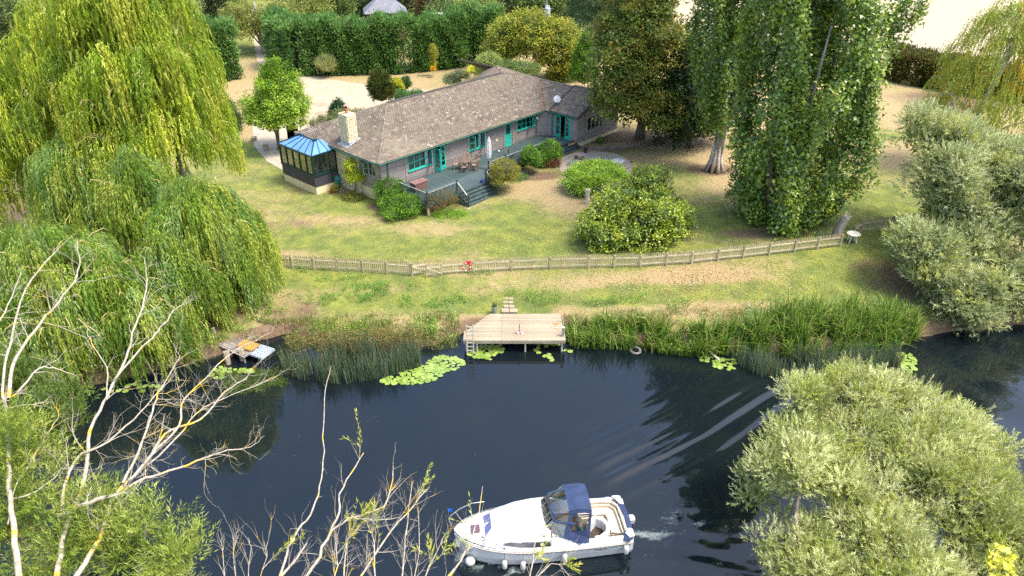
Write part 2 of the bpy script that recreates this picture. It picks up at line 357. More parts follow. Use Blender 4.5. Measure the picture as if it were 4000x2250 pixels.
def willow_sprays(lobes, nspray, cols, w, leaf=.11, lw=.022, per=14, twl=.5, up=.6, shape='lance', gap=.0, ncore=3000, cs=.4, jit=.15, inner=.15, crad=.8, ncl=None, **kw):
    """upright sprays of narrow leaves grouped in billowing clumps"""
    lobes = np.array(lobes, float); area = lobes[:, 3] * lobes[:, 5] + lobes[:, 3] * lobes[:, 4]; area /= area.sum()
    ncl = ncl or nspray // 22
    li = rng.choice(len(lobes), ncl * 2, p=area); d = rdir(ncl * 2); k_ = d[:, 2] > -.45; d = d[k_]; li = li[k_]
    r = rng.uniform(.72, 1.03, len(d)); ins = rng.random(len(d)) < inner; r[ins] = rng.uniform(.3, .7, ins.sum())
    c = lobes[li, :3] + d * lobes[li, 3:] * r[:, None]; keep = np.ones(len(c), bool)
    for k, L_ in enumerate(lobes):
        q = (((c - L_[:3]) / L_[3:]) ** 2).sum(1); keep &= ~((q < .4) & (li != k) & (L_[3] > .5 * lobes[0, 3]))
    keep &= c[:, 2] > kw.get('zmin', .3); c = c[keep][:ncl]; d = d[keep][:ncl]; n = len(c)
    cc = pal(n, cols, w) * rng.uniform(1 - jit, 1 + jit, (n, 1)); cr = crad * rng.uniform(.6, 1.3, n)
    i = rng.integers(0, n, nspray); o = rdir(nspray); o[:, 2] = np.abs(o[:, 2]) * .9 - .15; o = unit(o)
    sp = c[i] + o * (cr[i] * rng.uniform(.35, 1.0, nspray))[:, None]
    sd_ = unit(o * .7 + d[i] * .4 + np.array([0, 0, up]) + rdir(nspray) * .35)
    sc = cc[i] * rng.uniform(.85, 1.18, (nspray, 1))
    j = np.repeat(np.arange(nspray), per); f = np.tile(np.arange(per) / per, nspray); q = len(j)
    P = sp[j] + sd_[j] * (f * twl)[:, None]; side = unit(np.cross(sd_[j], rdir(q)))
    D = unit(sd_[j] * (.55 + .5 * f)[:, None] + side * .75); Nn = unit(np.array([0, 0, .8]) + rdir(q) * .8)
    V, F, k = leaf_geo(P, D, Nn, leaf * rng.uniform(.7, 1.25, q), lw * rng.uniform(.8, 1.2, q), shape)
    col = np.repeat(sc[j] * rng.uniform(.82, 1.2, (q, 1)), k, 0); V2, F2, c2 = core_leaves(lobes, ncore, cs, cols, shape, .35, None, 0, (.1, .85))
    return np.concatenate([V, V2]), np.concatenate([F, F2 + len(V)]), np.concatenate([col, c2])
def blades(px_, py_, pz_, h, wdt, cols, w=None, lean=.35, nseg=3, bendf=.5, jit=.2):
    """upright grass or reed blades, one bent strip each"""
    n = len(px_); a = rng.uniform(0, 6.283, n); ld = np.stack([np.cos(a), np.sin(a)], 1) * rng.uniform(.1, 1, (n, 1)) * lean
    b = a + 1.57 + rng.normal(0, .5, n); sx = np.stack([np.cos(b), np.sin(b), 0 * b], 1); hh = h * rng.uniform(.6, 1.25, n)
    rows = []
    for s in range(nseg + 1):
        f = s / nseg; x = px_ + ld[:, 0] * hh * f ** 1.8; y = py_ + ld[:, 1] * hh * f ** 1.8; z = pz_ + hh * (f - bendf * .35 * f ** 3 * (np.hypot(ld[:, 0], ld[:, 1]) / max(lean, .01)))
        c = np.stack([x, y, z], 1); ww = (wdt * (1 - .85 * f ** 1.5) / 2); rows += [c - sx * ww, c + sx * ww]
    V = np.stack(rows, 1); nv = V.shape[1]; F = []
    base = (np.arange(n) * nv)[:, None]
    for s in range(nseg): F.append(base + np.array([2 * s, 2 * s + 1, 2 * s + 3, 2 * s + 2]))
    F = np.concatenate(F); col = pal(n, cols, w) * rng.uniform(1 - jit, 1 + jit, (n, 1))
    return V.reshape(-1, 3), F, np.repeat(col, nv, 0)
def cat_geo(parts):
    Vs = []; Fs = []; Cs = []; o = 0
    for V, F, c in parts:
        if F.shape[1] == 3: F = np.concatenate([F, F[:, 2:3]], 1) if False else F
        Vs.append(V); Fs.append(F + o); Cs.append(c); o += len(V)
    return np.concatenate(Vs), np.concatenate(Fs), np.concatenate(Cs)
# ================================================================ SETTING
def axis_pts(lo, a, b, hi, fine, coarse):
    return np.unique(np.concatenate([np.arange(lo, a, coarse), np.arange(a, b, fine), np.arange(b, hi + coarse, coarse)]))
gx = axis_pts(-160, -36, 46, 200, .4, 4); gy = axis_pts(-30, 28, 72, 420, .4, 4)
GX, GY = np.meshgrid(gx, gy); GZ = ground(GX, GY); fine = (GY > 28) & (GY < 72)
GZ = GZ + np.where(GZ > .3, .035 * (fbm(GX, GY, 1.1) - .5), 0)
nx_, ny_ = len(gx), len(gy)
idx = np.arange(nx_ * ny_).reshape(ny_, nx_)
F = np.stack([idx[:-1, :-1], idx[:-1, 1:], idx[1:, 1:], idx[1:, :-1]], -1).reshape(-1, 4)
X = GX.ravel(); Y = GY.ravel()
def spot(px, py, rx, ry, soft=.5, z=1.2):
    c = at(px, py, z); q = np.sqrt(((X - c[0]) / rx) ** 2 + ((Y - c[1]) / ry) ** 2) + (fbm(X, Y, 2.5) - .5) * 1.0
    return 1 - smooth(1 - soft, 1 + soft, q)
dsh = Y - shore(X)
# green: lush share of the turf (0 dry straw .. 1 green); soil: bare earth
green = .55 + .55 * (fbm(X, Y, 7) - .5) + .35 * (fbm(X + 40, Y, 2.2) - .5)
for a in [(1950, 870, 6.5, 2.6, .6, 1.3), (1500, 960, 5, 1.8, .6), (1400, 800, 5, 2.4, .6), (2100, 980, 4, 1.2, .6), (2050, 1170, 1.9, 1.6, .4), (2780, 900, 2.4, 3.2, .6), (3400, 960, 4, 3, .6), (3300, 1080, 4, 2.2, .6), (2350, 1140, 5, .9, .6), (2800, 1140, 6, .8, .6), (3000, 1000, 6, 1.0, .6), (3450, 540, 3, 2, .6), (1300, 1150, 4, 1.0, .5), (1700, 1170, 3, 1.2, .5), (1400, 1180, 7, 1.6, .6), (1500, 1090, 6, .8, .5), (1150, 1080, 3, 1, .5), (3350, 850, 5, 4, .6), (1150, 900, 2.5, 4, .6), (1250, 1290, 5, 1.0, .5), (3560, 1050, 5, 3, .5), (900, 590, 2.5, 3, .6)]:
    green += .42 * spot(*a)
for a in [(2450, 1100, 5, .8, .6), (2750, 1090, 4, .7, .6), (2700, 1190, 5, 1.0, .6), (1330, 850, 3.5, 1.3, .6), (1200, 830, 1.6, 2.5, .6), (2150, 760, 3.5, 2.3, .6), (2250, 830, 2.5, 2, .6), (1850, 1230, 4.5, .9, .5), (1200, 1140, 4, 1, .5), (1600, 1210, 5, .9, .5), (1120, 980, 3, .8, .6), (2720, 640, 5, 2.5, .6), (2500, 570, 4, 2, .6), (3450, 620, 5, 4, .6), (3300, 420, 6, 6, .6), (2900, 980, 2, .8, .6), (1700, 900, 3, 1.2, .6), (950, 330, 6, 9, .5), (2880, 760, 2, 4, .6), (1100, 1190, 3, 1.6, .5), (2200, 1230, .8, 2, .5)]:
    green -= .45 * spot(*a)
green = np.where((Y > 66) & (Y < 104), green - .34, green); green = np.where(Y > 106, .8, green)
soil = np.zeros(len(X))
for a in [(40, 760, 6, 6, .5), (300, 1200, 12, 4.5, .4), (900, 1180, 2.2, 1.3, .5), (700, 900, 8, 6, .4), (1050, 1260, 2.0, .6, .5), (2420, 560, 5, 1.6, .4), (2600, 560, 5, 3, .5), (2790, 690, 2.0, 1.4, .5), (1560, 800, 3.0, 1.2, .5), (2040, 700, 3, 1, .5), (3700, 420, 6, 4, .5), (3800, 1100, 6, 3, .6), (1700, 250, 14, 2.0, .5, 1.7), (1200, 570, 1.2, 3, .5), (2960, 940, 3, .8, .6)]:
    soil = np.maximum(soil, .9 * spot(*a))
soil = np.maximum(soil, 1 - smooth(.2, 1.3, dsh + .6 * (fbm(X, Y, 1.2) - .5))); soil = np.where(Y < 22, .4, soil)
col = np.stack([np.clip(green, 0, 1), np.clip(soil, 0, 1), 0 * X], 1)
gm = np_mesh('ground', np.stack([X, Y, GZ.ravel()], 1), F, None, col, True)
m, t, b = new_mat('turf'); L = t.links.new; b.inputs['Roughness'].default_value = .9; b.inputs['Specular IOR Level'].default_value = .15
ge = N(t, 'ShaderNodeNewGeometry'); A_ = N(t, 'ShaderNodeAttribute', attribute_name='col'); sp = N(t, 'ShaderNodeSeparateColor'); L(A_.outputs['Color'], sp.inputs[0])
def noise(scale, det=6, rough=.6):
    n = N(t, 'ShaderNodeTexNoise'); n.inputs['Scale'].default_value = scale; n.inputs['Detail'].default_value = det; n.inputs['Roughness'].default_value = rough; L(ge.outputs['Position'], n.inputs['Vector']); return n.outputs['Fac']
def rng_(v, a, b_, c=0, d=1):
    r = N(t, 'ShaderNodeMapRange'); r.inputs[1].default_value = a; r.inputs[2].default_value = b_; r.inputs[3].default_value = c; r.inputs[4].default_value = d; L(v, r.inputs[0]); return r.outputs[0]
def mixc(f, a, b_):
    x = N(t, 'ShaderNodeMix', data_type='RGBA')
    for s, v in ((6, a), (7, b_)):
        if isinstance(v, tuple): x.inputs[s].default_value = (*v, 1)
        else: L(v, x.inputs[s])
    L(f, x.inputs[0]); return x.outputs[2]
def add(a, b_, op='ADD'):
    x = N(t, 'ShaderNodeMath', operation=op)
    for s, v in ((0, a), (1, b_)):
        if isinstance(v, (int, float)): x.inputs[s].default_value = v
        else: L(v, x.inputs[s])
    return x.outputs[0]
dry = mixc(rng_(noise(14, 8, .75), .3, .7), (.27, .20, .095), (.43, .34, .17))
dry = mixc(rng_(noise(1.6), .45, .7), dry, (.38, .27, .15))
grn = mixc(rng_(noise(9, 8, .75), .3, .7), (.085, .125, .026), (.18, .21, .062))
grn = mixc(rng_(noise(.8), .4, .65), grn, (.24, .26, .055))
gf = add(sp.outputs[0], rng_(noise(2.6, 10, .82), .28, .72, -.46, .46)); gf = add(gf, rng_(noise(30, 5, .8), .25, .75, -.25, .25)); gf = rng_(gf, .22, .74)
base_ = mixc(gf, dry, grn)
so = mixc(rng_(noise(12, 8, .7), .3, .7), (.10, .065, .04), (.26, .18, .11))
base_ = mixc(rng_(add(sp.outputs[1], rng_(noise(6, 8, .75), .25, .75, -.3, .3)), .3, .7), base_, so)
L(base_, b.inputs['Base Color'])
bp = N(t, 'ShaderNodeBump'); bp.inputs['Strength'].default_value = .9; bp.inputs['Distance'].default_value = .06; L(noise(22, 8, .8), bp.inputs['Height']); L(bp.outputs[0], b.inputs['Normal'])
gm.materials.append(m); mobj('ground', gm, kind='structure')

# ---- water: a fine sheet near the boat with the wake as real ripples
def dist_poly(X, Y, pts):
    """distance to a polyline and how far along it"""
    best = np.full(X.shape, 1e9); s_ = np.zeros(X.shape); acc = 0; sg = np.zeros(X.shape)
    for (x0, y0), (x1, y1) in zip(pts[:-1], pts[1:]):
        dx, dy = x1 - x0, y1 - y0; l = math.hypot(dx, dy); t_ = np.clip(((X - x0) * dx + (Y - y0) * dy) / l ** 2, 0, 1)
        d = np.hypot(X - x0 - t_ * dx, Y - y0 - t_ * dy); k = d < best; best = np.where(k, d, best); s_ = np.where(k, acc + t_ * l, s_)
        sg = np.where(k, np.sign((X - x0) * dy - (Y - y0) * dx), sg); acc += l
    return best, s_, sg
wx = axis_pts(-40, -4, 32, 60, .13, 1.5); wy = axis_pts(-4, 15.5, 34.5, 44, .13, 1.2)
WX, WY = np.meshgrid(wx, wy); WZ = np.zeros_like(WX)
def P2(px, py): return at(px, py, 0)[:2]
far_arm = [P2(*p) for p in [(2290, 1900), (2450, 1830), (2600, 1770), (2760, 1700), (2850, 1650), (3000, 1570), (3150, 1500), (3300, 1450)]]
for offs, amp, wd in [(0, .065, .42), (-1.0, .05, .45), (1.05, .03, .5), (-2.2, .03, .5), (-3.3, .02, .5)]:
    d, s_, sg = dist_poly(WX, WY, far_arm); dd = d * sg - offs
    WZ += amp * np.exp(-(dd / wd) ** 2) * np.sin(dd * 5.2 + .5 * s_) * smooth(0, 1.5, s_) * (.5 + .8 * vnoise(WX, WY, 2.2))
near_arm = [P2(*p) for p in [(2440, 2150), (2700, 2180), (2950, 2230), (3300, 2290)]]
d, s_, sg = dist_poly(WX, WY, near_arm); WZ += .014 * np.exp(-(d / .5) ** 2) * np.sin(d * sg * 6)
mid = [P2(*p) for p in [(2470, 2090), (2650, 2060), (2850, 2020), (3050, 1985), (3500, 1900)]]
d, s_, sg = dist_poly(WX, WY, mid); turb = np.exp(-(d / (.5 + .16 * s_)) ** 2) * (WX > 4.4)
WZ += turb * (.014 * (fbm(WX, WY, .45) - .5) + .012 * (fbm(WX + 5, WY + 3, .9) - .5))
fan = smooth(4.2, 6.5, WX) * smooth(27, 24, WY) * smooth(14, 16, WY); WZ += fan * (.010 * (vnoise(WX, WY * 1.6, .42) - .5) + .006 * (vnoise(WX + 9, WY * 1.3, .9) - .5))
rp = smooth(17, 22, WX) * smooth(20, 26, WY); WZ += rp * .032 * np.sin(1.6 * WX + 1.0 * WY + 2.5 * fbm(WX, WY, 3)) * (.3 + vnoise(WX, WY, 4))
bow = np.exp(-(dist_poly(WX, WY, [(-2.0, 18.95), (-.6, 18.3), (.8, 17.6), (2.2, 17.0)])[0] / .45) ** 2) * (WX < 3)
WZ += bow * .05 * (fbm(WX * 1.2, WY, .4) - .5)
WZ += .0012 * (vnoise(WX, WY, .7) - .5)
foam = np.clip(turb * (.16 + .75 * smooth(.48, .8, fbm(s_ * .55, d * sg * 2.0, .55))) * smooth(13, 4, WX) * (1 - .6 * smooth(.35, .6, vnoise(WX, WY, 1.4))) + bow * smooth(.42, .62, fbm(WX, WY, .35)) * .8, 0, 1)
arm_d = dist_poly(WX, WY, [P2(*p) for p in [(2445, 2150), (2560, 2165), (2700, 2190), (2850, 2210)]])[0]; foam += .5 * np.exp(-(arm_d / .12) ** 2) * smooth(.4, .7, fbm(WX, WY, .4))
arm2 = dist_poly(WX, WY, [P2(*p) for p in [(2470, 1990), (2560, 1930), (2700, 1880), (2800, 1850)]])[0]; foam += .25 * np.exp(-(arm2 / .1) ** 2) * smooth(.4, .7, fbm(WX, WY, .3))
idx = np.arange(WX.size).reshape(WX.shape); F = np.stack([idx[:-1, :-1], idx[:-1, 1:], idx[1:, 1:], idx[1:, :-1]], -1).reshape(-1, 4)
col = np.stack([np.clip(foam, 0, 1).ravel()] * 3, 1)
wm = np_mesh('river_water', np.stack([WX, WY, WZ], -1).reshape(-1, 3), F, None, col, True)
m, t, b = new_mat('water'); L = t.links.new; ge = N(t, 'ShaderNodeNewGeometry'); A_ = N(t, 'ShaderNodeAttribute', attribute_name='col')
b.inputs['Roughness'].default_value = .03; b.inputs['IOR'].default_value = 1.55
fr = rng_(add(A_.outputs['Fac'], rng_(noise(7, 9, .8), .3, .7, -.35, .35)), .25, .75)
murk = mixc(rng_(noise(.25, 3), .35, .65), (.004, .008, .012), (.007, .010, .011))
L(mixc(fr, murk, (.20, .24, .22)), b.inputs['Base Color'])
rr = N(t, 'ShaderNodeMapRange'); rr.inputs[3].default_value = .03; rr.inputs[4].default_value = .6; L(fr, rr.inputs[0]); L(rr.outputs[0], b.inputs['Roughness'])
bp = N(t, 'ShaderNodeBump'); bp.inputs['Strength'].default_value = .06; bp.inputs['Distance'].default_value = .02; L(noise(1.2, 3), bp.inputs['Height']); L(bp.outputs[0], b.inputs['Normal'])
wm.materials.append(m); mobj('river_water', wm, kind='structure')

# ---- gravel drive, stubble field, patio and paths: flush sheets a few millimetres above the ground
def sheet(name, pts, mat_, z=None, dz=.02, res=.8, kind='structure', label=None, cat=None):
    pts = [(p[0], p[1]) for p in pts]; bm = bmesh.new(); vs = [bm.verts.new((x, y, 0)) for x, y in pts]; f = bm.faces.new(vs)
    bmesh.ops.triangulate(bm, faces=[f])
    for _ in range(6):
        es = [e for e in bm.edges if e.calc_length() > res * 2]
        if not es: break
        bmesh.ops.subdivide_edges(bm, edges=es, cuts=1); bmesh.ops.triangulate(bm, faces=bm.faces)
    for v_ in bm.verts: v_.co.z = (gz(v_.co.x, v_.co.y) if z is None else z) + dz
    bmesh.ops.recalc_face_normals(bm, faces=bm.faces); me = bpy.data.meshes.new(name); bm.to_mesh(me); bm.free(); me.materials.append(mat_)
    return mobj(name, me, kind=kind, label=label, cat=cat)
GRAVEL = mat('pale_gravel', (.37, .295, .195), (.45, .37, .26), .8, .95, .4, 60, coords='Object', c3=(.30, .235, .15), c3at=.64, c3scale=.35)
PAVE = mat('patio_stone', (.33, .28, .21), (.45, .39, .30), 2.5, .9, .4, 25, c3=(.52, .40, .24), c3at=.62, c3scale=2)
m, t, b = new_mat('stubble'); L = t.links.new; ge = N(t, 'ShaderNodeNewGeometry'); b.inputs['Roughness'].default_value = .95
wv = N(t, 'ShaderNodeTexWave'); wv.inputs['Scale'].default_value = .55; wv.inputs['Distortion'].default_value = 3; wv.inputs['Detail'].default_value = 4; wv.inputs['Detail Scale'].default_value = 2
mp = N(t, 'ShaderNodeMapping'); mp.inputs['Rotation'].default_value = (0, 0, math.radians(96)); L(ge.outputs['Position'], mp.inputs[0]); L(mp.outputs[0], wv.inputs['Vector'])
L(mixc(rng_(add(wv.outputs['Fac'], rng_(noise(3, 8, .8), .3, .7, -.5, .5)), 0, 1), (.34, .265, .165), (.47, .395, .28)), b.inputs['Base Color']); STUB = m
pxs = lambda L_, z=1.7: [at(a, b_, z)[:2] for a, b_ in L_]
sheet('gravel_driveway', pxs([(985, 120), (1000, 215), (1020, 250), (1075, 330), (1110, 440), (1120, 520), (1300, 520), (1500, 470), (1760, 385), (1740, 345), (1560, 326), (1430, 310), (1330, 297), (1250, 283), (1180, 262), (1120, 235), (1150, 215), (1180, 140), (1170, 90), (980, 90)], 1.6), GRAVEL, dz=.03)
sheet('gravel_path', pxs([(960, 440), (985, 480), (990, 560), (1040, 620), (1110, 660), (1190, 560), (1150, 470), (1080, 430)], 1.2), PAVE, dz=.03)
sheet('stubble_field', [(p[0], p[1]) for p in pxs([(2640, 120), (3100, 150), (3480, 222), (3560, 240), (3700, 262), (3900, 290), (4500, 330)])] + [(190, 130), (190, 400), (60, 400), (48, 250)], STUB, dz=.03, res=3)
pc = onG(2400, 650)
# ================================================================ HOUSE
HA = math.atan2(14.17, 12.94); HO = (-9.98, 50.56)
def HW(x, y, z=0):
    return (HO[0] + x * math.cos(HA) - y * math.sin(HA), HO[1] + x * math.sin(HA) + y * math.cos(HA), z)
def HL(X, Y):
    dx, dy = X - HO[0], Y - HO[1]; return (dx * math.cos(HA) + dy * math.sin(HA), -dx * math.sin(HA) + dy * math.cos(HA))
house = thing('house', 'long single storey timber clad bungalow with grey tiled roof and turquoise windows above the lawn', 'house', (HO[0], HO[1], 0), HA)
BOARD = mat('weathered_board', (.20, .17, .155), (.36, .32, .295), 1.2, .85, .15, 8, (1, 1, 1), objrand=.5)
CORE = mat('lit_edge_core', (.34, .31, .28), (.44, .41, .38), 5, .9)  # pale core: lit board edges are put into the colour of the gaps
BATTEN = mat('corner_batten', (.34, .29, .25), (.48, .42, .37), 6, .85, .3, objrand=.3)
TURQ = mat('turquoise_paint', (.02, .46, .35), (.04, .55, .42), 9, .4, .1, 30)
GREENM = mat('green_gutter', (.015, .10, .07), (.03, .16, .11), 9, .5)
SAGE = mat('sage_paint', (.22, .29, .26), (.32, .39, .35), 9, .6)
CREAM = mat('cream_render', (.70, .58, .34), (.84, .73, .46), 2.2, .9, .3, 40, c3=(.45, .36, .2), c3at=.66, c3scale=1.5)
INNER = mat('room_interior', (.32, .26, .2), (.42, .36, .3), 2, .9)
CURT = mat('white_curtain', (.72, .70, .66), (.85, .83, .8), 4, .9, .3)
WOODF = mat('room_floor', (.35, .20, .09), (.45, .27, .13), 4, .5)
WHITE = mat('white_paint', (.74, .74, .72), (.82, .82, .8), 4, .4)
def glass_mat(name, tint, rough=.02, fac=.12, refl=(1, 1, 1)):
    m, t, b = new_mat(name); L = t.links.new; t.nodes.remove(b)
    tr = N(t, 'ShaderNodeBsdfTransparent'); tr.inputs[0].default_value = (*tint, 1); gl = N(t, 'ShaderNodeBsdfGlossy'); gl.inputs['Roughness'].default_value = rough; gl.inputs[0].default_value = (*refl, 1)
    lw = N(t, 'ShaderNodeLayerWeight'); lw.inputs[0].default_value = .35; a = N(t, 'ShaderNodeMath', operation='MULTIPLY_ADD', use_clamp=True); L(lw.outputs['Fresnel'], a.inputs[0]); a.inputs[1].default_value = .8; a.inputs[2].default_value = fac
    ms = N(t, 'ShaderNodeMixShader'); L(a.outputs[0], ms.inputs[0]); L(tr.outputs[0], ms.inputs[1]); L(gl.outputs[0], ms.inputs[2]); L(ms.outputs[0], t.nodes['Material Output'].inputs[0]); return m
GLASS = glass_mat('window_glass', (.75, .8, .8), fac=.1)
_ms = {}
def shared_box(key, dims, mat_):
    if key not in _ms:
        x, y, z = dims; _ms[key] = MB().box(-x / 2, -y / 2, -z / 2, x / 2, y / 2, z / 2).mesh(key, mat_)
    return _ms[key]
def place(name, me, parent, loc, rot=None, scale=None, **kw):
    o = mobj(name, me, parent, **kw); o.location = loc
    if rot is not None: o.rotation_euler = rot
    if scale: o.scale = scale
    return o
def runM(p0, p1):
    d = Vector((p1[0] - p0[0], p1[1] - p0[1], 0)); l = d.length; d.normalize(); n = Vector((d.y, -d.x, 0))
    M = Matrix(((d.x, n.x, 0, p0[0]), (d.y, n.y, 0, p0[1]), (0, 0, 1, 0), (0, 0, 0, 1))); return M, l, math.atan2(d.y, d.x)
def wall_run(p0, p1, z0, z1, openings=(), battens=(), pitch=.2, parent=None, bmat=None, core=True, top=None):
    parent = parent or house; M, l, ang = runM(p0, p1); mb = MB(); mb.M = M
    cuts = sorted(set([0, l] + [o[0] for o in openings] + [o[1] for o in openings])); cols = []
    for a, b_ in zip(cuts[:-1], cuts[1:]):
        segs = [(z0, z1)]
        for o in openings:
            if o[0] <= a + 1e-6 and o[1] >= b_ - 1e-6: segs = [s for s in [(z0, o[2]), (o[3], z1)] if s[1] - s[0] > .03]
        for s in segs: mb.box(a, -.2, s[0], b_, 0, s[1]); cols.append((a, b_, s[0], s[1]))
    if core: mb.build('wall', CORE, parent)
    if bmat is not None or core:
        bs = sorted(set([0, l] + list(battens)))
        k = 0; z = z0
        while z < z1 - .02:
            h = min(pitch, z1 - z); zc = z + h / 2
            xs = []
            for a, b_, s0, s1 in cols:
                if s0 - .01 <= zc <= s1 + .01: xs.append([a, b_])
            xs.sort(); mer = []
            for x in xs:
                if mer and abs(mer[-1][1] - x[0]) < 1e-6: mer[-1][1] = x[1]
                else: mer.append(list(x))
            for a, b_ in mer:
                cc = [a] + [q for q in bs if a + .1 < q < b_ - .1] + [b_]
                for u_, v_ in zip(cc[:-1], cc[1:]):
                    if top:
                        lim = top(zc + h / 2); u_, v_ = max(u_, lim[0]), min(v_, lim[1])
                    if v_ - u_ < .12: continue
                    me = shared_box('weatherboard', (1, .022, 1), bmat or BOARD)
                    c = M @ Vector(((u_ + v_) / 2, .004, zc))
                    place('weatherboard', me, parent, c, (rng.normal(0, .004), 0, ang), (v_ - u_ - .012, 1, h - .028))
                    _ = k
            z += h; k += 1
    for q in battens:
        me = shared_box('batten', (.06, .05, 1), BATTEN); place('batten', me, parent, M @ Vector((q, .04, (z0 + z1) / 2)), (0, 0, ang), (1, 1, z1 - z0))
    return M, ang
def window(M, a0, a1, zb, zt, cols, rows, mat_, parent=None, name='window', opens=(), proud=.03, colw=None, curtain=True, mid=None):
    parent = parent or house; f = .06; mb = MB(); mb.M = M; y0, y1 = -.06, proud
    mb.box(a0, y0, zb, a1, y1, zb + f); mb.box(a0, y0, zt - f, a1, y1, zt); mb.box(a0, y0, zb + f, a0 + f, y1, zt - f); mb.box(a1 - f, y0, zb + f, a1, y1, zt - f)
    xs = [a0 + f + (a1 - a0 - 2 * f) * i / cols for i in range(cols + 1)]; zs = [zb + f + (zt - zb - 2 * f) * i / rows for i in range(rows + 1)]
    if mid: zs[1] = mid
    for x in xs[1:-1]: mb.box(x - .03, y0 + .01, zb + f, x + .03, y1 - .004, zt - f)
    for z in zs[1:-1]: mb.box(a0 + f, y0 + .015, z - .02, a1 - f, y1 - .008, z + .02)
    w = mb.build(name, mat_, parent)
    for i in range(cols):
        if i in opens: continue
        for j in range(rows):
            g = MB(); g.M = M; g.box(xs[i] + .025, -.02, zs[j] + .015, xs[i + 1] - .025, -.014, zs[j + 1] - .015); g.build('pane', GLASS, w)
    s = MB(); s.M = M; s.box(a0 - .05, -.02, zb - .05, a1 + .05, .1, zb - .002); s.build('sill', mat_, w)
    for i in opens:   # casement swung open about its outer edge
        wd = xs[i + 1] - xs[i]; Ms = M @ Matrix.Translation(Vector((xs[i + 1] if i else xs[i], .03, 0))) @ Matrix.Rotation(math.radians(58 if i else 120), 4, 'Z')
        if i: Ms = M @ Matrix.Translation(Vector((xs[i + 1], .03, 0))) @ Matrix.Rotation(math.radians(115), 4, 'Z')
        else: Ms = M @ Matrix.Translation(Vector((xs[i], .03, 0))) @ Matrix.Rotation(math.radians(40), 4, 'Z')
        q = MB(); q.M = Ms; zb_, zt_ = zb + f, zt - f; q.box(0, 0, zb_, wd, .035, zb_ + .05); q.box(0, 0, zt_ - .05, wd, .035, zt_); q.box(0, 0, zb_ + .05, .05, .035, zt_ - .05); q.box(wd - .05, 0, zb_ + .05, wd, .035, zt_ - .05); q.box(.05, .005, (zb_ + zt_) / 2 - .015, wd - .05, .03, (zb_ + zt_) / 2 + .015)
        q.build('open_sash', mat_, w); q = MB(); q.M = Ms; q.box(.05, .014, zb_ + .05, wd - .05, .019, zt_ - .05); q.build('pane', GLASS, w)
    if curtain:
        for c0, c1 in ((a0 + .03, a0 + .28), (a1 - .38, a1 - .03)):
            q = MB(); n = 8; vs = []; 
            for i in range(n + 1):
                x = c0 + (c1 - c0) * i / n; y = -.24 + .04 * math.sin(i * 2.2); vs += [M @ Vector((x, y, zb - .02)), M @ Vector((x, y, zt))]
            q.add(vs, [(2 * i, 2 * i + 2, 2 * i + 3, 2 * i + 1) for i in range(n)]); q.build('curtain', CURT, w)
    return w
def glazed_leaf(M, hx, hz0, hz1, wd, angle, mat_, parent, name, rows=4, handle=True, panel=.28):
    Ms = M @ Matrix.Translation(Vector((hx, .02, 0))) @ Matrix.Rotation(math.radians(angle), 4, 'Z'); q = MB(); q.M = Ms; s = .09
    q.box(0, 0, hz0, s, .045, hz1); q.box(wd - s, 0, hz0, wd, .045, hz1); q.box(s, 0, hz1 - .1, wd - s, .045, hz1); q.box(s, 0, hz0, wd - s, .045, hz0 + panel)
    for k in range(1, rows): z = hz0 + panel + (hz1 - .1 - hz0 - panel) * k / rows; q.box(s, .005, z - .018, wd - s, .04, z + .018)
    o = q.build(name, mat_, parent)
    for k in range(rows):
        z0 = hz0 + panel + (hz1 - .1 - hz0 - panel) * k / rows; z1 = hz0 + panel + (hz1 - .1 - hz0 - panel) * (k + 1) / rows
        g = MB(); g.M = Ms; g.box(s, .02, z0 + .016, wd - s, .026, z1 - .016); g.build('pane', GLASS, o)
    if handle: g = MB(); g.M = Ms; g.box(wd - .07, -.03, hz0 + 1.0, wd - .04, .075, hz0 + 1.03); g.build('handle', METAL, o)
    return o
METAL = mat('brushed_metal', (.5, .5, .5), (.6, .6, .6), 8, .35, metal=1)
DZ = 2.15
# front wall with window, french doors, window, stable door, window
fo = [(3.16 - .45, 5.57 - .45, 2.93, 4.22), (5.95 - .45, 7.15 - .45, DZ, 4.22), (9.86 - .45, 11.64 - .45, 2.91, 4.22), (14.36 - .45, 15.18 - .45, DZ, 4.22), (15.98 - .45, 18.42 - .45, 3.22, 4.22)]
M1, a1_ = wall_run((.45, .45), (18.8, .45), 1.35, 4.34, fo, battens=[2.45, 5.2, 9.3, 11.3, 13.72, 14.95, 15.4, 18.1])
window(M1, *fo[0][:2], 2.93, 4.2, 4, 2, TURQ, opens=(3,)); window(M1, *fo[2][:2], 2.91, 4.2, 3, 2, TURQ, opens=(0, 2)); window(M1, *fo[4][:2], 3.22, 4.2, 4, 2, TURQ, opens=(2,))
def door_frame(M, a0, a1, zb, zt, mat_, name='door_frame'):
    q = MB(); q.M = M; q.box(a0, -.08, zb, a0 + .06, .03, zt); q.box(a1 - .06, -.08, zb, a1, .03, zt); q.box(a0 + .06, -.08, zt - .06, a1 - .06, .03, zt); q.box(a0, -.1, zb - .04, a1, .08, zb - .002); return q.build(name, mat_, house)
a0, a1 = fo[1][:2]; fd = door_frame(M1, a0, a1, DZ + .04, 4.2, TURQ, 'french_door_frame')
glazed_leaf(M1, a0 + .07, DZ + .06, 4.12, .56, 82, TURQ, house, 'door'); glazed_leaf(M1, a0 + .63, DZ + .06, 4.12, .52, 0, TURQ, house, 'door')
a0, a1 = fo[3][:2]; door_frame(M1, a0, a1, DZ + .04, 4.2, TURQ)
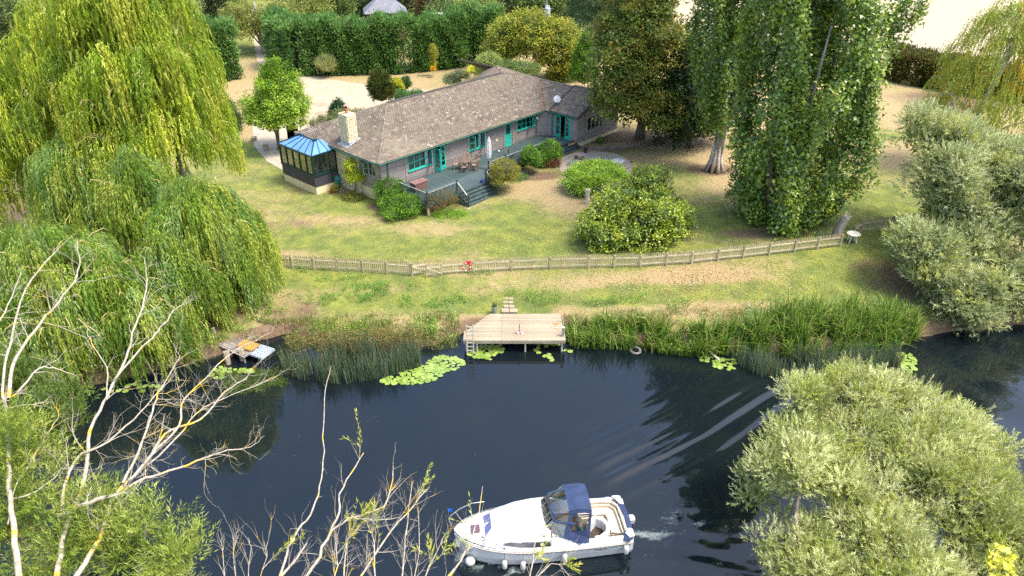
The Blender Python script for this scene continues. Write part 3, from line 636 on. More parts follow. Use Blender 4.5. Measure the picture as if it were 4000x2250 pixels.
q = MB(); q.M = M1; q.box(a0 + .07, -.03, DZ + .05, a1 - .07, .015, 3.2); q.box(a0 + .07, -.03, 4.05, a1 - .07, .015, 4.12); q.box(a0 + .07, -.03, 3.2, a0 + .15, .015, 4.05); q.box(a1 - .15, -.03, 3.2, a1 - .07, .015, 4.05)
sdoor = q.build('door', TURQ, house, label='turquoise half glazed door'); q = MB(); q.M = M1; q.box(a0 + .15, -.01, 3.2, a1 - .15, -.004, 4.05); q.build('pane', GLASS, sdoor)
q = MB(); q.M = M1; q.box(a0 + .45, -.3, 3.1, a1 - .15, -.27, 4.1); q.build('curtain', CURT, sdoor)
q = MB(); q.M = M1; q.box(a1 - .14, .015, 3.02, a1 - .11, .07, 3.05); q.build('handle', METAL, sdoor)
# chamfered corner, wing wall with three french leaves, gable wall, left end wall, rear walls
wall_run((18.8, .45), (19.7, -.45), 1.6, 4.34, (), battens=[.05, 1.2])
Mw, _ = wall_run((19.7, -.45), (19.7, -3.55), 1.6, 4.34, [(.5, 2.28, DZ, 4.3)], battens=[.3, 2.4])
q = MB(); q.M = Mw; q.box(.5, -.08, DZ + .04, .56, .03, 4.3); q.box(2.22, -.08, DZ + .04, 2.28, .03, 4.3); q.box(.56, -.08, 4.22, 2.22, .03, 4.3); q.box(.5, -.1, DZ, 2.28, .08, DZ + .038); q.build('french_door_frame', TURQ, house)
glazed_leaf(Mw, .57, DZ + .06, 4.2, .58, 0, TURQ, house, 'door'); glazed_leaf(Mw, 1.17, DZ + .06, 4.2, .5, 55, TURQ, house, 'door'); glazed_leaf(Mw, 1.68, DZ + .06, 4.2, .54, 0, TURQ, house, 'door')
gp = lambda z: (max(0, (z - 4.34) / .43 - .1), 6.3 - max(0, (z - 4.34) / .43 - .1))
Mg, _ = wall_run((19.7, -3.55), (26, -3.55), 1.95, 5.75, [(1.42, 3.85, 2.83, 4.1)], battens=[], top=gp, core=False, bmat=BOARD)
q = MB(); q.M = Mg
for A_, B_, z0, z1 in [(0, 1.42, 1.7, 4.34), (3.85, 6.3, 1.7, 4.34), (1.42, 3.85, 1.7, 2.83), (1.42, 3.85, 4.1, 4.34)]: q.box(A_, -.2, z0, B_, 0, z1)
q.add([(0, 0, 4.34), (6.3, 0, 4.34), (3.15, 0, 5.72), (0, -.2, 4.34), (6.3, -.2, 4.34), (3.15, -.2, 5.72)], [(0, 1, 2), (5, 4, 3), (0, 2, 5, 3), (2, 1, 4, 5)]); q.build('wall', CORE, house)
for x in (1.3, 3.97): place('batten', shared_box('batten', (.06, .05, 1), BATTEN), house, Mg @ Vector((x, .04, 3.2)), (0, 0, 0), (1, 1, 2.5))
window(Mg, 1.42, 3.85, 2.83, 4.08, 4, 2, SAGE)
q = MB(); q.M = Mg; q.box(-.02, -.02, 1.4, 6.32, .05, 1.95); q.build('plinth', CREAM, house)
Ml, _ = wall_run((.45, 10.75), (.45, .45), 1.95, 4.34, [(7.95, 9.75, 3.04, 4.15)], battens=[7.8, 9.9])
window(Ml, 7.95, 9.75, 3.04, 4.13, 4, 2, SAGE, opens=(1,))
q = MB(); q.M = Ml; q.box(5.2, -.02, .8, 10.32, .07, 1.95); q.build('plinth', CREAM, house)
q = MB(); q.box(.42, .4, .9, 3.5, .55, 1.35); q.build('plinth', CREAM, house)
q = MB(); q.box(.45, 10.75, 1.0, 20.3, 10.95, 4.34); q.box(25.8, -3.4, 1.0, 26, 11, 4.34); q.box(19.9, 10.76, 1.0, 25.8, 10.96, 4.34); q.build('rear_wall', BOARD, house)
q = MB(); q.box(.5, .5, 2.0, 18.8, 10.7, 2.1); q.box(18.8, -3.5, 2.0, 25.8, 10.7, 2.1); q.build('floor', WOODF, house)
q = MB(); q.box(1.0, 4.2, 2.1, 25.5, 4.3, 4.3); q.box(8.5, .8, 2.1, 8.6, 4.2, 4.3); q.box(13, .8, 2.1, 13.1, 4.2, 4.3); q.build('inner_wall', INNER, house)
# stone clad chimney breast and stack
STONE = mat('cream_stone', (.60, .52, .34), (.80, .72, .52), 4, .9, .5, 22, objrand=.5)
MORT = mat('stone_joint', (.44, .36, .22), (.56, .47, .3), 6, .95)
q = MB(); q.box(.28, 2.95, .8, .5, 5.85, 4.32); q.build('chimney_breast', MORT, house)
stack = MB().box(.62, 4.36, 4.6, 1.5, 5.4, 7.1).build('chimney', MORT, house)
def stones(parent, M, u0, u1, z0, z1, sz=.26):
    z = z0; r = 0
    while z < z1 - .08:
        h = min(sz * rng.uniform(.75, 1.1), z1 - z); x = u0
        while x < u1 - .05:
            w = min(sz * rng.uniform(.8, 1.6), u1 - x)
            if u1 - x - w < .1: w = u1 - x
            q = MB(); q.M = M; j = lambda: rng.uniform(-.02, .02); a, b_, c, d = x + .012, x + w - .012, z + .012, z + h - .012; p = .03 + rng.uniform(0, .02)
            cx_, cz_ = (a + b_) / 2, (c + d) / 2; ring = [(a + .03 + j(), c), (b_ - .03 + j(), c), (b_, c + .03 + j()), (b_, d - .03 + j()), (b_ - .03 + j(), d), (a + .03 + j(), d), (a, d - .03 + j()), (a, c + .03 + j())]
            vs = [(u_, 0, v_) for u_, v_ in ring] + [(cx_ + (u_ - cx_) * .82, p, cz_ + (v_ - cz_) * .82) for u_, v_ in ring]
            q.add(vs, [tuple(range(8, 16))] + [(i, (i + 1) % 8, 8 + (i + 1) % 8, 8 + i) for i in range(8)]); q.build('stone', STONE, parent); x += w
        z += h
Mc, _, _ = runM((.28, 5.85), (.28, 2.95)); stones(house, Mc, 0, 2.9, 1.1, 4.3, .27)
Mc, _, _ = runM((.62, 5.4), (.62, 4.36)); stones(stack, Mc, 0, 1.04, 4.75, 7.1, .21); Mc, _, _ = runM((.62, 4.36), (1.5, 4.36)); stones(stack, Mc, 0, .88, 4.95, 7.1, .21)
Mc, _, _ = runM((1.5, 4.36), (1.5, 5.4)); stones(stack, Mc, 0, 1.04, 5.2, 7.1, .25)
LEAD = mat('lead_flashing', (.25, .27, .30), (.38, .40, .43), 5, .6)
q = MB(); q.slab([(.3, 4.22, 4.66), (.56, 4.22, 4.8), (.56, 5.55, 4.8), (.3, 5.55, 4.66)], .03); q.slab([(.56, 4.12, 4.83), (1.6, 4.12, 5.24), (1.6, 4.31, 5.26), (.56, 4.31, 4.85)], .03); q.box(.575, 4.3, 4.75, .6, 5.46, 5.0); q.box(.575, 4.30, 4.8, 1.55, 4.322, 5.05); q.build('flashing', LEAD, stack)
q = MB(); q.box(.6, 4.34, 7.1, 1.52, 5.42, 7.16); q.build('chimney_cap', CREAM, stack)
TERRA = mat('terracotta', (.45, .12, .05), (.55, .18, .08), 6, .8, .2)
q = MB(); q.lathe([(.13, 7.16), (.115, 7.5), (.135, 7.52), (.135, 7.58)], 12, (1.05, 4.88, 0)); q.build('chimney_pot', TERRA, stack, smooth_=False)
DARK = mat('dark_metal', (.03, .03, .03), (.06, .055, .05), 8, .5)
q = MB(); q.lathe([(.10, 7.58), (.12, 7.72)], 12, (1.05, 4.88, 0)); q.build('cowl', DARK, stack); q = MB(); q.lathe([(.2, 7.76), (.05, 7.84)], 12, (1.05, 4.88, 0)); q.lathe([(.03, 7.7), (.03, 7.78)], 6, (1.05, 4.88, 0)); q.build('cowl_lid', mat('rust_pink', (.45, .2, .17), (.55, .28, .22), 8, .8), stack)
# ---- roof
def tile_mat(name, obj):
    m, t, b = new_mat(name); L = t.links.new; b.inputs['Roughness'].default_value = .9; b.inputs['Specular IOR Level'].default_value = .2
    if obj: src = N(t, 'ShaderNodeObjectInfo').outputs['Random']
    else: src = N(t, 'ShaderNodeAttribute', attribute_name='col').outputs['Fac']
    cr = N(t, 'ShaderNodeValToRGB'); e = cr.color_ramp.elements; e[0].color = (.115, .088, .068, 1); e[1].color = (.34, .30, .25, 1); x = e.new(.7); x.color = (.19, .150, .118, 1); x = e.new(.93); x.color = (.23, .19, .155, 1)
    L(src, cr.inputs[0]); ge = N(t, 'ShaderNodeNewGeometry'); n = N(t, 'ShaderNodeTexNoise'); n.inputs['Scale'].default_value = .7; n.inputs['Detail'].default_value = 8; n.inputs['Roughness'].default_value = .7; L(ge.outputs['Position'], n.inputs['Vector'])
    r = N(t, 'ShaderNodeMapRange'); r.inputs[1].default_value = .35; r.inputs[2].default_value = .65; r.inputs[3].default_value = 0; r.inputs[4].default_value = .65; L(n.outputs['Fac'], r.inputs[0])
    mx = N(t, 'ShaderNodeMix', data_type='RGBA'); mx.inputs[7].default_value = (.21, .185, .13, 1); L(r.outputs[0], mx.inputs[0]); L(cr.outputs[0], mx.inputs[6]); L(mx.outputs[2], b.inputs['Base Color'])
    n2 = N(t, 'ShaderNodeTexNoise'); n2.inputs['Scale'].default_value = 25; L(ge.outputs['Position'], n2.inputs['Vector']); bp = N(t, 'ShaderNodeBump'); bp.inputs['Distance'].default_value = .01; bp.inputs['Strength'].default_value = .6; L(n2.outputs['Fac'], bp.inputs['Height']); L(bp.outputs[0], b.inputs['Normal']); return m
TILE = tile_mat('roof_tile_one', True); TILES = tile_mat('roof_tile_many', False); RIDGE = mat('ridge_tile', (.15, .12, .095), (.28, .24, .19), 4, .9, .3, objrand=.4)
UNDER = mat('roof_under', (.10, .08, .06), (.14, .11, .09), 4, .95)
def inpoly(x, y, P_):
    c = np.zeros(len(x), bool); n = len(P_)
    for i in range(n):
        x0, y0 = P_[i]; x1, y1 = P_[(i + 1) % n]
        k = ((y0 > y) != (y1 > y)) & (x < (x1 - x0) * (y - y0) / ((y1 - y0) if y1 != y0 else 1e-9) + x0); c ^= k
    return c
allt = []
def roof(pts, e, name='roof_slope', tiles=True):
    P_ = [Vector(p) for p in pts]; e = Vector(e).normalized(); n = None
    for i in range(2, len(P_)):
        n = (P_[1] - P_[0]).cross(P_[i] - P_[0])
        if n.length > .1: n.normalize(); break
    if n.z < 0: n = -n
    s = n.cross(e).normalized(); s = -s if s.z < 0 else s; o = P_[0]
    r_ = MB().slab([p - n * .03 for p in P_], .1).build(name, UNDER, house)
    if not tiles: return r_
    ab = [((p - o).dot(e), (p - o).dot(s)) for p in P_]; A0 = min(a for a, _ in ab); A1 = max(a for a, _ in ab); B0 = min(b for _, b in ab); B1 = max(b for _, b in ab)
    a, b_ = np.meshgrid(np.arange(A0, A1, .262), np.arange(B0 - .03, B1, .2)); a = a + .131 * (np.arange(len(a)) % 2)[:, None]; a = a.ravel(); b_ = b_.ravel()
    k = inpoly(a + .131, b_ + .09, ab); a = a[k] + rng.normal(0, .004, k.sum()); b_ = b_[k]
    for x, y in zip(a, b_): allt.append((o + e * (x + .13) + s * (y + .1) + n * (.012 + abs(rng.normal(0, .003))), e, s, n, rng.normal(0, .01)))
    return r_
zf = lambda p: 4.5 + .43 * p
roof([(0, 0, 4.5), (19.25, 0, 4.5), (22.85, 3.6, zf(3.6)), (19.8, 6.75, zf(6.75)), (19.6, 5.6, zf(5.6)), (5.6, 5.6, zf(5.6))], (1, 0, 0))
roof([(0, 0, 4.5), (0, 11.2, 4.5), (5.6, 5.6, zf(5.6))], (0, 1, 0))
roof([(19.25, 0, 4.5), (19.25, -.6, 4.5), (22.85, -.6, zf(3.6)), (22.85, 3.6, zf(3.6))], (0, 1, 0))
roof([(19.25, -.6, 4.6), (19.25, -3.9, 4.6), (22.85, -3.9, zf(3.6) + .1), (22.85, -.6, zf(3.6) + .1)], (0, 1, 0))
roof([(16.4, 5.7, 6.86), (19.8, 6.78, 7.38), (19.8, 8.2, 6.75), (17.4, 7.4, 6.3)], (0, 1, 0), tiles=False)
roof([(16.4, 5.62, 6.9), (19.6, 5.62, 6.92), (19.8, 6.75, 7.39)], (1, 0, 0), tiles=False)
roof([(5.6, 5.6, zf(5.6)), (19.6, 5.6, zf(5.6)), (19.6, 11.2, 4.5), (0, 11.2, 4.5)], (1, 0, 0), tiles=False)
roof([(19.8, 6.75, 7.36), (19.8, 12, 7.36), (26.45, 12, 4.5), (26.45, -3.9, 4.5), (22.85, -3.9, 6.05), (22.85, 3.6, 6.05)], (0, 1, 0), tiles=False)
RH = Matrix.Rotation(HA, 3, 'Z'); cw = Vector((0, 0, CAMH)) - Vector((HO[0], HO[1], 0)); cl = RH.transposed() @ cw
allt.sort(key=lambda t_: (t_[0] - cl).length)
tm = MB().box(-.13, -.115, -.012, .13, .115, .012).mesh('roof_tile', TILE)
for c, e, s, n, tw in allt[:290]:
    R_ = Matrix((e, s, n)).transposed() @ Matrix.Rotation(.10, 3, 'X') @ Matrix.Rotation(tw, 3, 'Z'); o = mobj('roof_tile', tm, house); o.matrix_basis = Matrix.Translation(c) @ R_.to_4x4()
rest = allt[290:]; n_ = len(rest); bx = np.array([(x, y, z) for z in (-.012, .012) for x, y in ((-.13, -.115), (.13, -.115), (.13, .115), (-.13, .115))])
VV = np.zeros((n_, 8, 3))
for i, (c, e, s, n, tw) in enumerate(rest):
    R_ = np.array(Matrix((e, s, n)).transposed() @ Matrix.Rotation(.10, 3, 'X') @ Matrix.Rotation(tw, 3, 'Z')); VV[i] = bx @ R_.T + np.array(c)
fc = np.array([(0, 3, 2, 1), (4, 5, 6, 7), (0, 1, 5, 4), (1, 2, 6, 5), (2, 3, 7, 6), (3, 0, 4, 7)]); FF = (fc[None] + (np.arange(n_) * 8)[:, None, None]).reshape(-1, 4)
mobj('roof_tiles', np_mesh('roof_tiles', VV.reshape(-1, 3), FF, TILES, np.repeat(rng.random(n_), 24).reshape(-1, 3)), house, kind='stuff')
def caps(p, q_, w=.13, mat_=None, n=None):
    p, q_ = Vector(p), Vector(q_); L_ = (q_ - p).length; k = max(1, int(L_ / .42)); d = (q_ - p) / k
    for i in range(k):
        a = p + d * i; m_ = MB(); m_.tube([a, a + d * .97], [w, w * .93], 7); m_.build('ridge_tile', mat_ or RIDGE, house)
caps((0, 0, 4.5), (5.6, 5.6, 6.9), .07); caps((0, 11.2, 4.5), (5.6, 5.6, 6.9), .07); caps((5.6, 5.6, 6.93), (19.6, 5.6, 6.93), .1, DARK); caps((19.8, 6.75, 7.4), (22.85, 3.6, 6.08), .07); caps((22.85, 3.6, 6.08), (22.85, -.6, 6.08), .07); caps((22.85, -.62, 6.2), (22.85, -3.9, 6.2), .08)
q = MB(); q.beam((19.2, -.6, 4.6), (22.85, -.6, 6.18), .07, .16); q.build('verge', DARK, house)
q = MB(); q.beam((19.2, -3.93, 4.52), (22.85, -3.93, 6.12), .06, .2); q.beam((22.85, -3.93, 6.12), (26.45, -3.93, 4.52), .06, .2); q.build('bargeboard', DARK, house)
VAL = mat('leaf_litter_orange', (.55, .22, .04), (.62, .4, .18), 30, .95)
P_, D_, N_ = [], [], []
for _ in range(900):
    f = rng.random(); 
    if _ < 450: f = .05 + .8 * f; p = Vector((19.25 + 3.6 * f, 3.6 * f, zf(3.6 * f) + .05)) + Vector((rng.normal(0, .07), rng.normal(0, .07), 0))
    elif _ < 780: f = f ** .8; p = Vector((19.35 + 3.3 * f, -.72 - abs(rng.normal(0, .12)), 4.66 + .43 * 3.3 * f))
    else: p = Vector((19.3 + rng.random() * .5, -.7 - 3 * rng.random() ** 2, 4.69))
    P_.append(p)
P_ = np.array(P_); n_ = len(P_); V, F, k = leaf_geo(P_, rdir(n_) * [1, 1, .15], rdir(n_) * .3 + [0, 0, 1], .07, .05, 'leaf')
mobj('fallen_leaves', np_mesh('fallen_leaves', V, F, LEAF, np.repeat(pal(n_, [srgb('#e0a060'), srgb('#dcbc88'), srgb('#c88848')]), 4, 0)), house, kind='stuff')
# gutters, fascia, downpipes
def gutter(p, q_):
    o = MB().beam(p, q_, .05, .17).build('fascia', GREENM, house); p, q_ = Vector(p), Vector(q_); n = (q_ - p).cross(Vector((0, 0, 1))).normalized() * .07
    MB().tube([p + n, q_ + n], .045, 6).build('gutter', GREENM, house)
gutter((0, .02, 4.4), (19.2, .02, 4.4)); gutter((.02, 11.1, 4.4), (.02, 0, 4.4)); gutter((19.27, -.7, 4.48), (19.27, -3.88, 4.48))
q = MB(); q.box(0, .06, 4.3, 19.2, .45, 4.34); q.box(.06, .5, 4.3, .45, 11, 4.34); q.box(19.3, -3.5, 4.34, 19.66, -.6, 4.37); q.build('soffit', GREENM, house)
for x, y in [(1.1, .38), (19.62, -.7), (18.55, .38)]:
    q = MB(); q.tube([(x, y - .3, 4.3), (x, y, 4.1), (x, y, 2.2)], .04, 6); q.build('downpipe', GREENM, house)
# satellite dish
q = MB(); q.lathe([(.0, 0), (.2, .02), (.36, .075), (.37, .08), (.2, .04), (0, .02)], 18, cap=False); d = q.mesh('dish', mat('pale_grey_plastic', (.62, .64, .65), (.72, .74, .75), 5, .5), True)
dish = place('satellite_dish', d, house, (20.1, -.75, 5.45), (math.radians(55), 0, math.radians(-45))); q = MB(); q.tube([(0, 0, 0), (.02, .05, -.25), (0, .2, -.45)], .02, 5); q.tube([(0, -.3, .05), (0, -.15, .35)], .012, 5); q.box(-.04, -.19, .33, .04, -.11, .4); q.build('dish_arm', DARK, dish)
# wall lamp and notice
q = MB(); q.lathe([(.02, 0), (.11, .08), (.12, .2), (.06, .3), (.0, .32)], 12, (18.55, .28, 3.7)); q.build('wall_lamp', WHITE, house, smooth_=True)
q = MB(); q.box(13.12, .395, 2.9, 13.38, .42, 3.15); q.build('notice', mat('cream_notice', (.7, .62, .35), (.75, .66, .4), 5, .7), house)
# ---- conservatory, a part of the house
CF = mat('conservatory_frame', (.008, .028, .024), (.015, .045, .04), 9, .4)
CLAD = mat('dark_cladding', (.045, .042, .055), (.07, .065, .08), 4, .7, .3, 30, objrand=.4)
cx0, cx1, cy0, cy1 = -1.95, .42, 5.9, 10.6; ZB, ZS, ZE = 1.6, 2.53, 4.18
cons = MB().box(cx0 + .02, cy0 + .02, .5, cx1, cy1, ZB).build('conservatory', CREAM, house)
q = MB(); q.box(cx0 + .06, cy0 + .06, ZB, cx1, cy1, ZB + .2); q.build('floor', mat('pale_floor', (.5, .48, .44), (.6, .58, .55), 5, .5), cons)
for p0, p1 in [((cx0, cy1), (cx0, cy0)), ((cx0, cy0), (cx1, cy0))]:
    M, l, ang = runM(p0, p1); q = MB(); q.M = M; q.box(.0, -.14, ZB + .005, l, -.02, ZS - .05); q.build('cladding_back', CLAD, cons)
    for k in range(6): z = ZB + (ZS - ZB - .05) * (k + .5) / 6; place('cladding_board', shared_box('cladding_board', (1, .025, 1), CLAD), cons, M @ Vector((l / 2, .0, z)), (.03, 0, ang), (l + .03, 1, (ZS - ZB - .05) / 6 - .008))
    q = MB(); q.M = M; q.box(-.06, -.16, ZS - .05, l + .06, .07, ZS + .02); q.build('sill', CF, cons)
    n = 5 if l > 3 else 3
    q = MB(); q.M = M; q.box(-.04, -.1, ZE - .12, l + .04, .06, ZE); q.box(-.02, -.08, ZS + .02, l + .02, .02, ZS + .1)
    for k in range(n + 1): x = l * k / n; w = .07 if k in (0, n) else .04; q.box(x - w, -.09, ZS + .02, x + w, .03, ZE - .12)
    q.build('frame', CF, cons)
    for k in range(n): g = MB(); g.M = M; g.box(l * k / n + .04, -.04, ZS + .1, l * (k + 1) / n - .04, -.034, ZE - .12); g.build('pane', GLASS, cons)
rA, rB = (-.7, 7.2, 4.9), (-.7, 9.3, 4.9); e0, e1, e2, e3 = (cx0 - .05, cy0 - .05, ZE), (cx0 - .05, cy1 + .05, ZE), (cx1, cy1 + .05, ZE + .06), (cx1, cy0 - .05, ZE + .06)
BLUEG = mat('blue_roof_glass', (.11, .26, .58), (.16, .33, .68), .8, .25, spec=.4)
def roofpanes(A_, B_, C_, D_, n):
    A_, B_, C_, D_ = map(Vector, (A_, B_, C_, D_))
    for k in range(n):
        f0, f1 = k / n, (k + 1) / n; a, b_ = A_.lerp(B_, f0), A_.lerp(B_, f1); d, c = D_.lerp(C_, f0), D_.lerp(C_, f1)
        pts = [a, b_, c] + ([d] if (c - d).length > .01 else []); MB().slab(pts, .02).build('roof_pane', BLUEG, cons)
        if k: MB().beam(a + Vector((0, 0, .02)), d + Vector((0, 0, .02)), .05, .05).build('glazing_bar', CF, cons)
roofpanes(e1, e0, rA, rB, 5); roofpanes(e0, e3, (-.15, 7.2, 4.88), rA, 3); roofpanes(e2, e1, rB, (-.15, 9.3, 4.88), 2); roofpanes((.3, 6.2, 4.3), (.3, 10.3, 4.3), rB, rA, 4)
for a, b_ in [(e0, rA), (e1, rB), (rA, rB)]: MB().beam(Vector(a) + Vector((0, 0, .02)), Vector(b_) + Vector((0, 0, .03)), .08, .07).build('glazing_bar', CF, cons)
q = MB(); q.beam(e0, e1, .1, .1); q.beam(e0, e3, .1, .1); q.box(-.85, 7.05, 4.92, -.5, 7.35, 5.0); q.box(-.8, 9.2, 4.92, -.55, 9.4, 5.0); q.beam((.18, 6.0, 4.42), (.18, 10.6, 4.42), .2, .16); q.build('roof_frame', CF, cons)
q = MB(); q.box(-.2, 6.3, ZB + .2, -.05, 7.6, 2.6); q.box(-.7, 6.3, ZB + .2, -.2, 7.6, 2.2); q.box(-1.5, 8.2, ZB + .2, -1.0, 9.4, 2.3); q.build('sofa', CURT, cons)
q = MB(); q.tube([(cx1 - .03, cy0 - .1, 4.1), (cx1 - .1, cy0 - .1, 2.3), (.1, 5.5, 2.0)], .035, 6); q.build('downpipe', DARK, cons)
# ================================================================ DECK
DECKM = mat('green_deck_board', (.030, .055, .055), (.07, .105, .105), 2.5, .8, .3, 30, (1, 1, 1), objrand=.35, c3=(.13, .15, .13), c3at=.66, c3scale=5)
DGREEN = mat('dark_green_timber', (.02, .04, .035), (.05, .08, .07), 5, .7, .3, 20, objrand=.3)
RAILM = mat('weathered_rail', (.16, .17, .16), (.30, .30, .28), 6, .8)
PALEW = mat('pale_timber', (.50, .44, .33), (.64, .58, .46), 6, .85, .3)
deck = thing('deck', 'dark green timber deck with railings and steps along the bungalow', 'deck', (HO[0], HO[1], 0), HA)
FE = -4.35
def deck_front(x): return FE if x < 8.6 else -3.15
def deck_back(x): return .42 if x < 18.75 else (.42 - (x - 18.75) * .97 if x < 19.65 else -.6)
x = .85
while x < 19.6:
    y0, y1 = deck_front(x + .07), deck_back(x + .07); place('deck_board', shared_box('deck_board', (.135, 1, .03), DECKM), deck, (x + .07, (y0 + y1) / 2, DZ - .015), (0, rng.normal(0, .004), 0), (1, y1 - y0, 1)); x += .143
q = MB(); q.box(.85, FE - .04, 1.92, 8.66, FE, DZ); q.box(8.62, FE, 1.92, 8.66, -3.15, DZ); q.box(8.66, -3.19, 1.92, 17.2, -3.15, DZ); q.box(.81, FE, 1.92, .85, .4, DZ); q.build('deck_edge', DGREEN, deck)
for x, y in [(.95, -4.25), (3.9, -4.2), (7.0, -4.2), (8.5, -4.2), (11, -3.05), (14, -3.05), (17, -3.05), (.95, -2)]: q = MB(); q.box(x - .06, y - .06, .7, x + .06, y + .06, 2.1); q.build('support_post', PALEW if x < 1 else DGREEN, deck)
def railing(p0, p1, z0, z1, posts=True, name='railing', step=.13):
    p0, p1 = Vector(p0), Vector(p1); L_ = (p1 - p0).length; d = (p1 - p0).normalized()
    MB().beam(p0 + Vector((0, 0, .92)), p1 + Vector((0, 0, .92)), .08, .045).build('handrail', RAILM, deck); MB().beam(p0 + Vector((0, 0, .12)), p1 + Vector((0, 0, .12)), .05, .06).build('bottom_rail', DGREEN, deck)
    n = int(L_ / step); me = shared_box('baluster', (.045, .03, .78), DGREEN)
    for k in range(1, n): p = p0 + (p1 - p0) * k / n; place('baluster', me, deck, p + Vector((0, 0, .52)), (0, 0, math.atan2(d.y, d.x)))
def post(x, y, z0, z1, w=.1, m_=None):
    q = MB(); q.box(x - w / 2, y - w / 2, z0, x + w / 2, y + w / 2, z1); q.box(x - w / 2 - .015, y - w / 2 - .015, z1, x + w / 2 + .015, y + w / 2 + .015, z1 + .04); q.build('post', m_ or DGREEN, deck)
railing((.9, FE + .05, DZ), (3.85, FE + .05, DZ), 0, 0); railing((.9, FE + .1, DZ), (.9, -.9, DZ), 0, 0); railing((7.2, FE + .05, DZ), (8.6, FE + .05, DZ), 0, 0); railing((8.6, FE + .1, DZ), (8.6, -3.2, DZ), 0, 0); railing((8.7, -3.1, DZ), (17.15, -3.1, DZ), 0, 0)
for x, y in [(.9, FE + .05), (3.9, FE + .05), (7.05, FE + .05), (8.6, FE + .05), (8.6, -3.1), (10.6, -3.1), (14, -3.1), (17.2, -3.1)]: post(x, y, DZ - .2, 3.2)
SG = 1.3
for k in range(5):
    y1 = FE - .04 - .27 * k; z = DZ - .17 * (k + 1)
    q = MB(); q.box(3.98, y1 - .02, z - .0, 7.0, y1, z + .17 - .03); q.build('riser', DGREEN, deck)
    if k < 4: q = MB(); q.box(3.96, y1 - .3, z - .03, 7.02, y1 - .02, z); q.build('tread', DECKM, deck)
for x in (3.92, 7.06):
    q = MB(); q.add([(x - .025, FE, 1.95), (x - .025, FE - 1.2, 1.15), (x - .025, FE - 1.2, 1.0), (x - .025, FE, 1.0), (x + .025, FE, 1.95), (x + .025, FE - 1.2, 1.15), (x + .025, FE - 1.2, 1.0), (x + .025, FE, 1.0)], [(0, 1, 2, 3), (7, 6, 5, 4), (0, 4, 5, 1), (1, 5, 6, 2), (2, 6, 7, 3), (3, 7, 4, 0)]); q.build('stringer', DGREEN, deck)
    post(x, FE - 1.15, 1.05, 2.35, .11); MB().beam((x, FE, 3.05), (x, FE - 1.1, 2.2), .06, .045).build('handrail', PALEW, deck)
    for k in range(1, 7): f = k / 7; q = MB(); q.box(x - .02, FE - 1.1 * f - .02, 2.05 - .75 * f, x + .02, FE - 1.1 * f + .02, 3.0 - .85 * f); q.build('baluster', DGREEN, deck)
for k in range(4):
    y1 = -3.19 - .27 * k; z = DZ - .15 * (k + 1)
    q = MB(); q.box(17.25, y1 - .02, z, 19.6, y1, z + .12); q.build('riser', DGREEN, deck)
    if k < 3: q = MB(); q.box(17.22, y1 - .3, z - .03, 19.62, y1 - .02, z); q.build('tread', DECKM, deck)
MB().beam((19.62, -3.1, 2.2), (19.62, -4.3, 1.6), .06, .2).build('stringer', DGREEN, deck)
# things on the deck
def hthing(name, label, cat, x, y, z, rz=0, group=None): p = HW(x, y, z); return thing(name, label, cat, p, HA + rz, group)
TEAK = mat('weathered_teak', (.22, .14, .09), (.42, .30, .21), 5, .8, .3)
tb = hthing('garden_table', 'round dark wooden table among the chairs on the deck', 'table', 8.15, -.95, DZ)
q = MB(); q.lathe([(.55, .70), (.56, .74), (.0, .745)], 20, cap=False); q.build('tabletop', mat('dark_teak', (.10, .065, .05), (.2, .13, .1), 5, .6), tb); q = MB()
for a in (0, 1.57, 3.14, 4.71): q = MB(); q.beam((.4 * math.cos(a), .4 * math.sin(a), 0), (.15 * math.cos(a), .15 * math.sin(a), .7), .05); q.build('leg', TEAK, tb)
def chair(label, x, y, rz):
    t = hthing('garden_chair', label, 'chair', x, y, DZ, rz, 'wooden chairs round the deck table'); q = MB()
    for k in range(5): q.box(-.22, -.22 + .09 * k, .42, .22, -.15 + .09 * k, .445)
    q.build('seat', TEAK, t); q = MB(); q.beam((-.22, .24, .42), (-.22, .33, .95), .04); q.beam((.22, .24, .42), (.22, .33, .95), .04); q.beam((-.24, .33, .93), (.24, .33, .93), .03, .07)
    for k in range(5): x_ = -.15 + .075 * k; q.beam((x_, .25, .5), (x_, .32, .92), .03, .015)
    q.build('backrest', TEAK, t)
    for sx, sy in ((-1, -1), (1, -1), (-1, 1), (1, 1)): q = MB(); q.beam((.21 * sx, .21 * sy, 0), (.21 * sx, .21 * sy, .62 if sy < 0 else .42), .04); q.build('leg', TEAK, t)
    q = MB(); q.beam((-.23, -.25, .62), (-.23, .27, .64), .05, .025); q.beam((.23, -.25, .62), (.23, .27, .64), .05, .025); q.build('armrest', TEAK, t)
for lb, a in [('wooden chair on the wall side of the deck table, furthest left', 2.5), ('wooden chair behind the deck table on its right', .75), ('wooden chair in front of the deck table to the left', 3.75), ('wooden chair in front of the deck table, nearest the steps', 5.0), ('wooden chair at the right end of the deck table', 6.1)]:
    chair(lb, 8.15 + .82 * math.cos(a), -.95 + .82 * math.sin(a), a - math.pi / 2)
um = hthing('parasol', 'closed white parasol standing on the deck', 'parasol', 9.35, -2.45, DZ); q = MB(); q.tube([(0, 0, 0), (0, 0, 2.75)], .025, 6); q.build('pole', WHITE, um)
q = MB(); n = 14; 
for zz, r0 in [(.95, .13), (1.3, .16), (1.9, .15), (2.4, .11), (2.72, .03)]:
    for j in range(n): a = 2 * math.pi * j / n; r = r0 * (1 + .28 * (j % 2 * 2 - 1)); q.v.append((r * math.cos(a), r * math.sin(a), zz))
for i in range(4):
    for j in range(n): q.f.append((i * n + j, i * n + (j + 1) % n, (i + 1) * n + (j + 1) % n, (i + 1) * n + j))
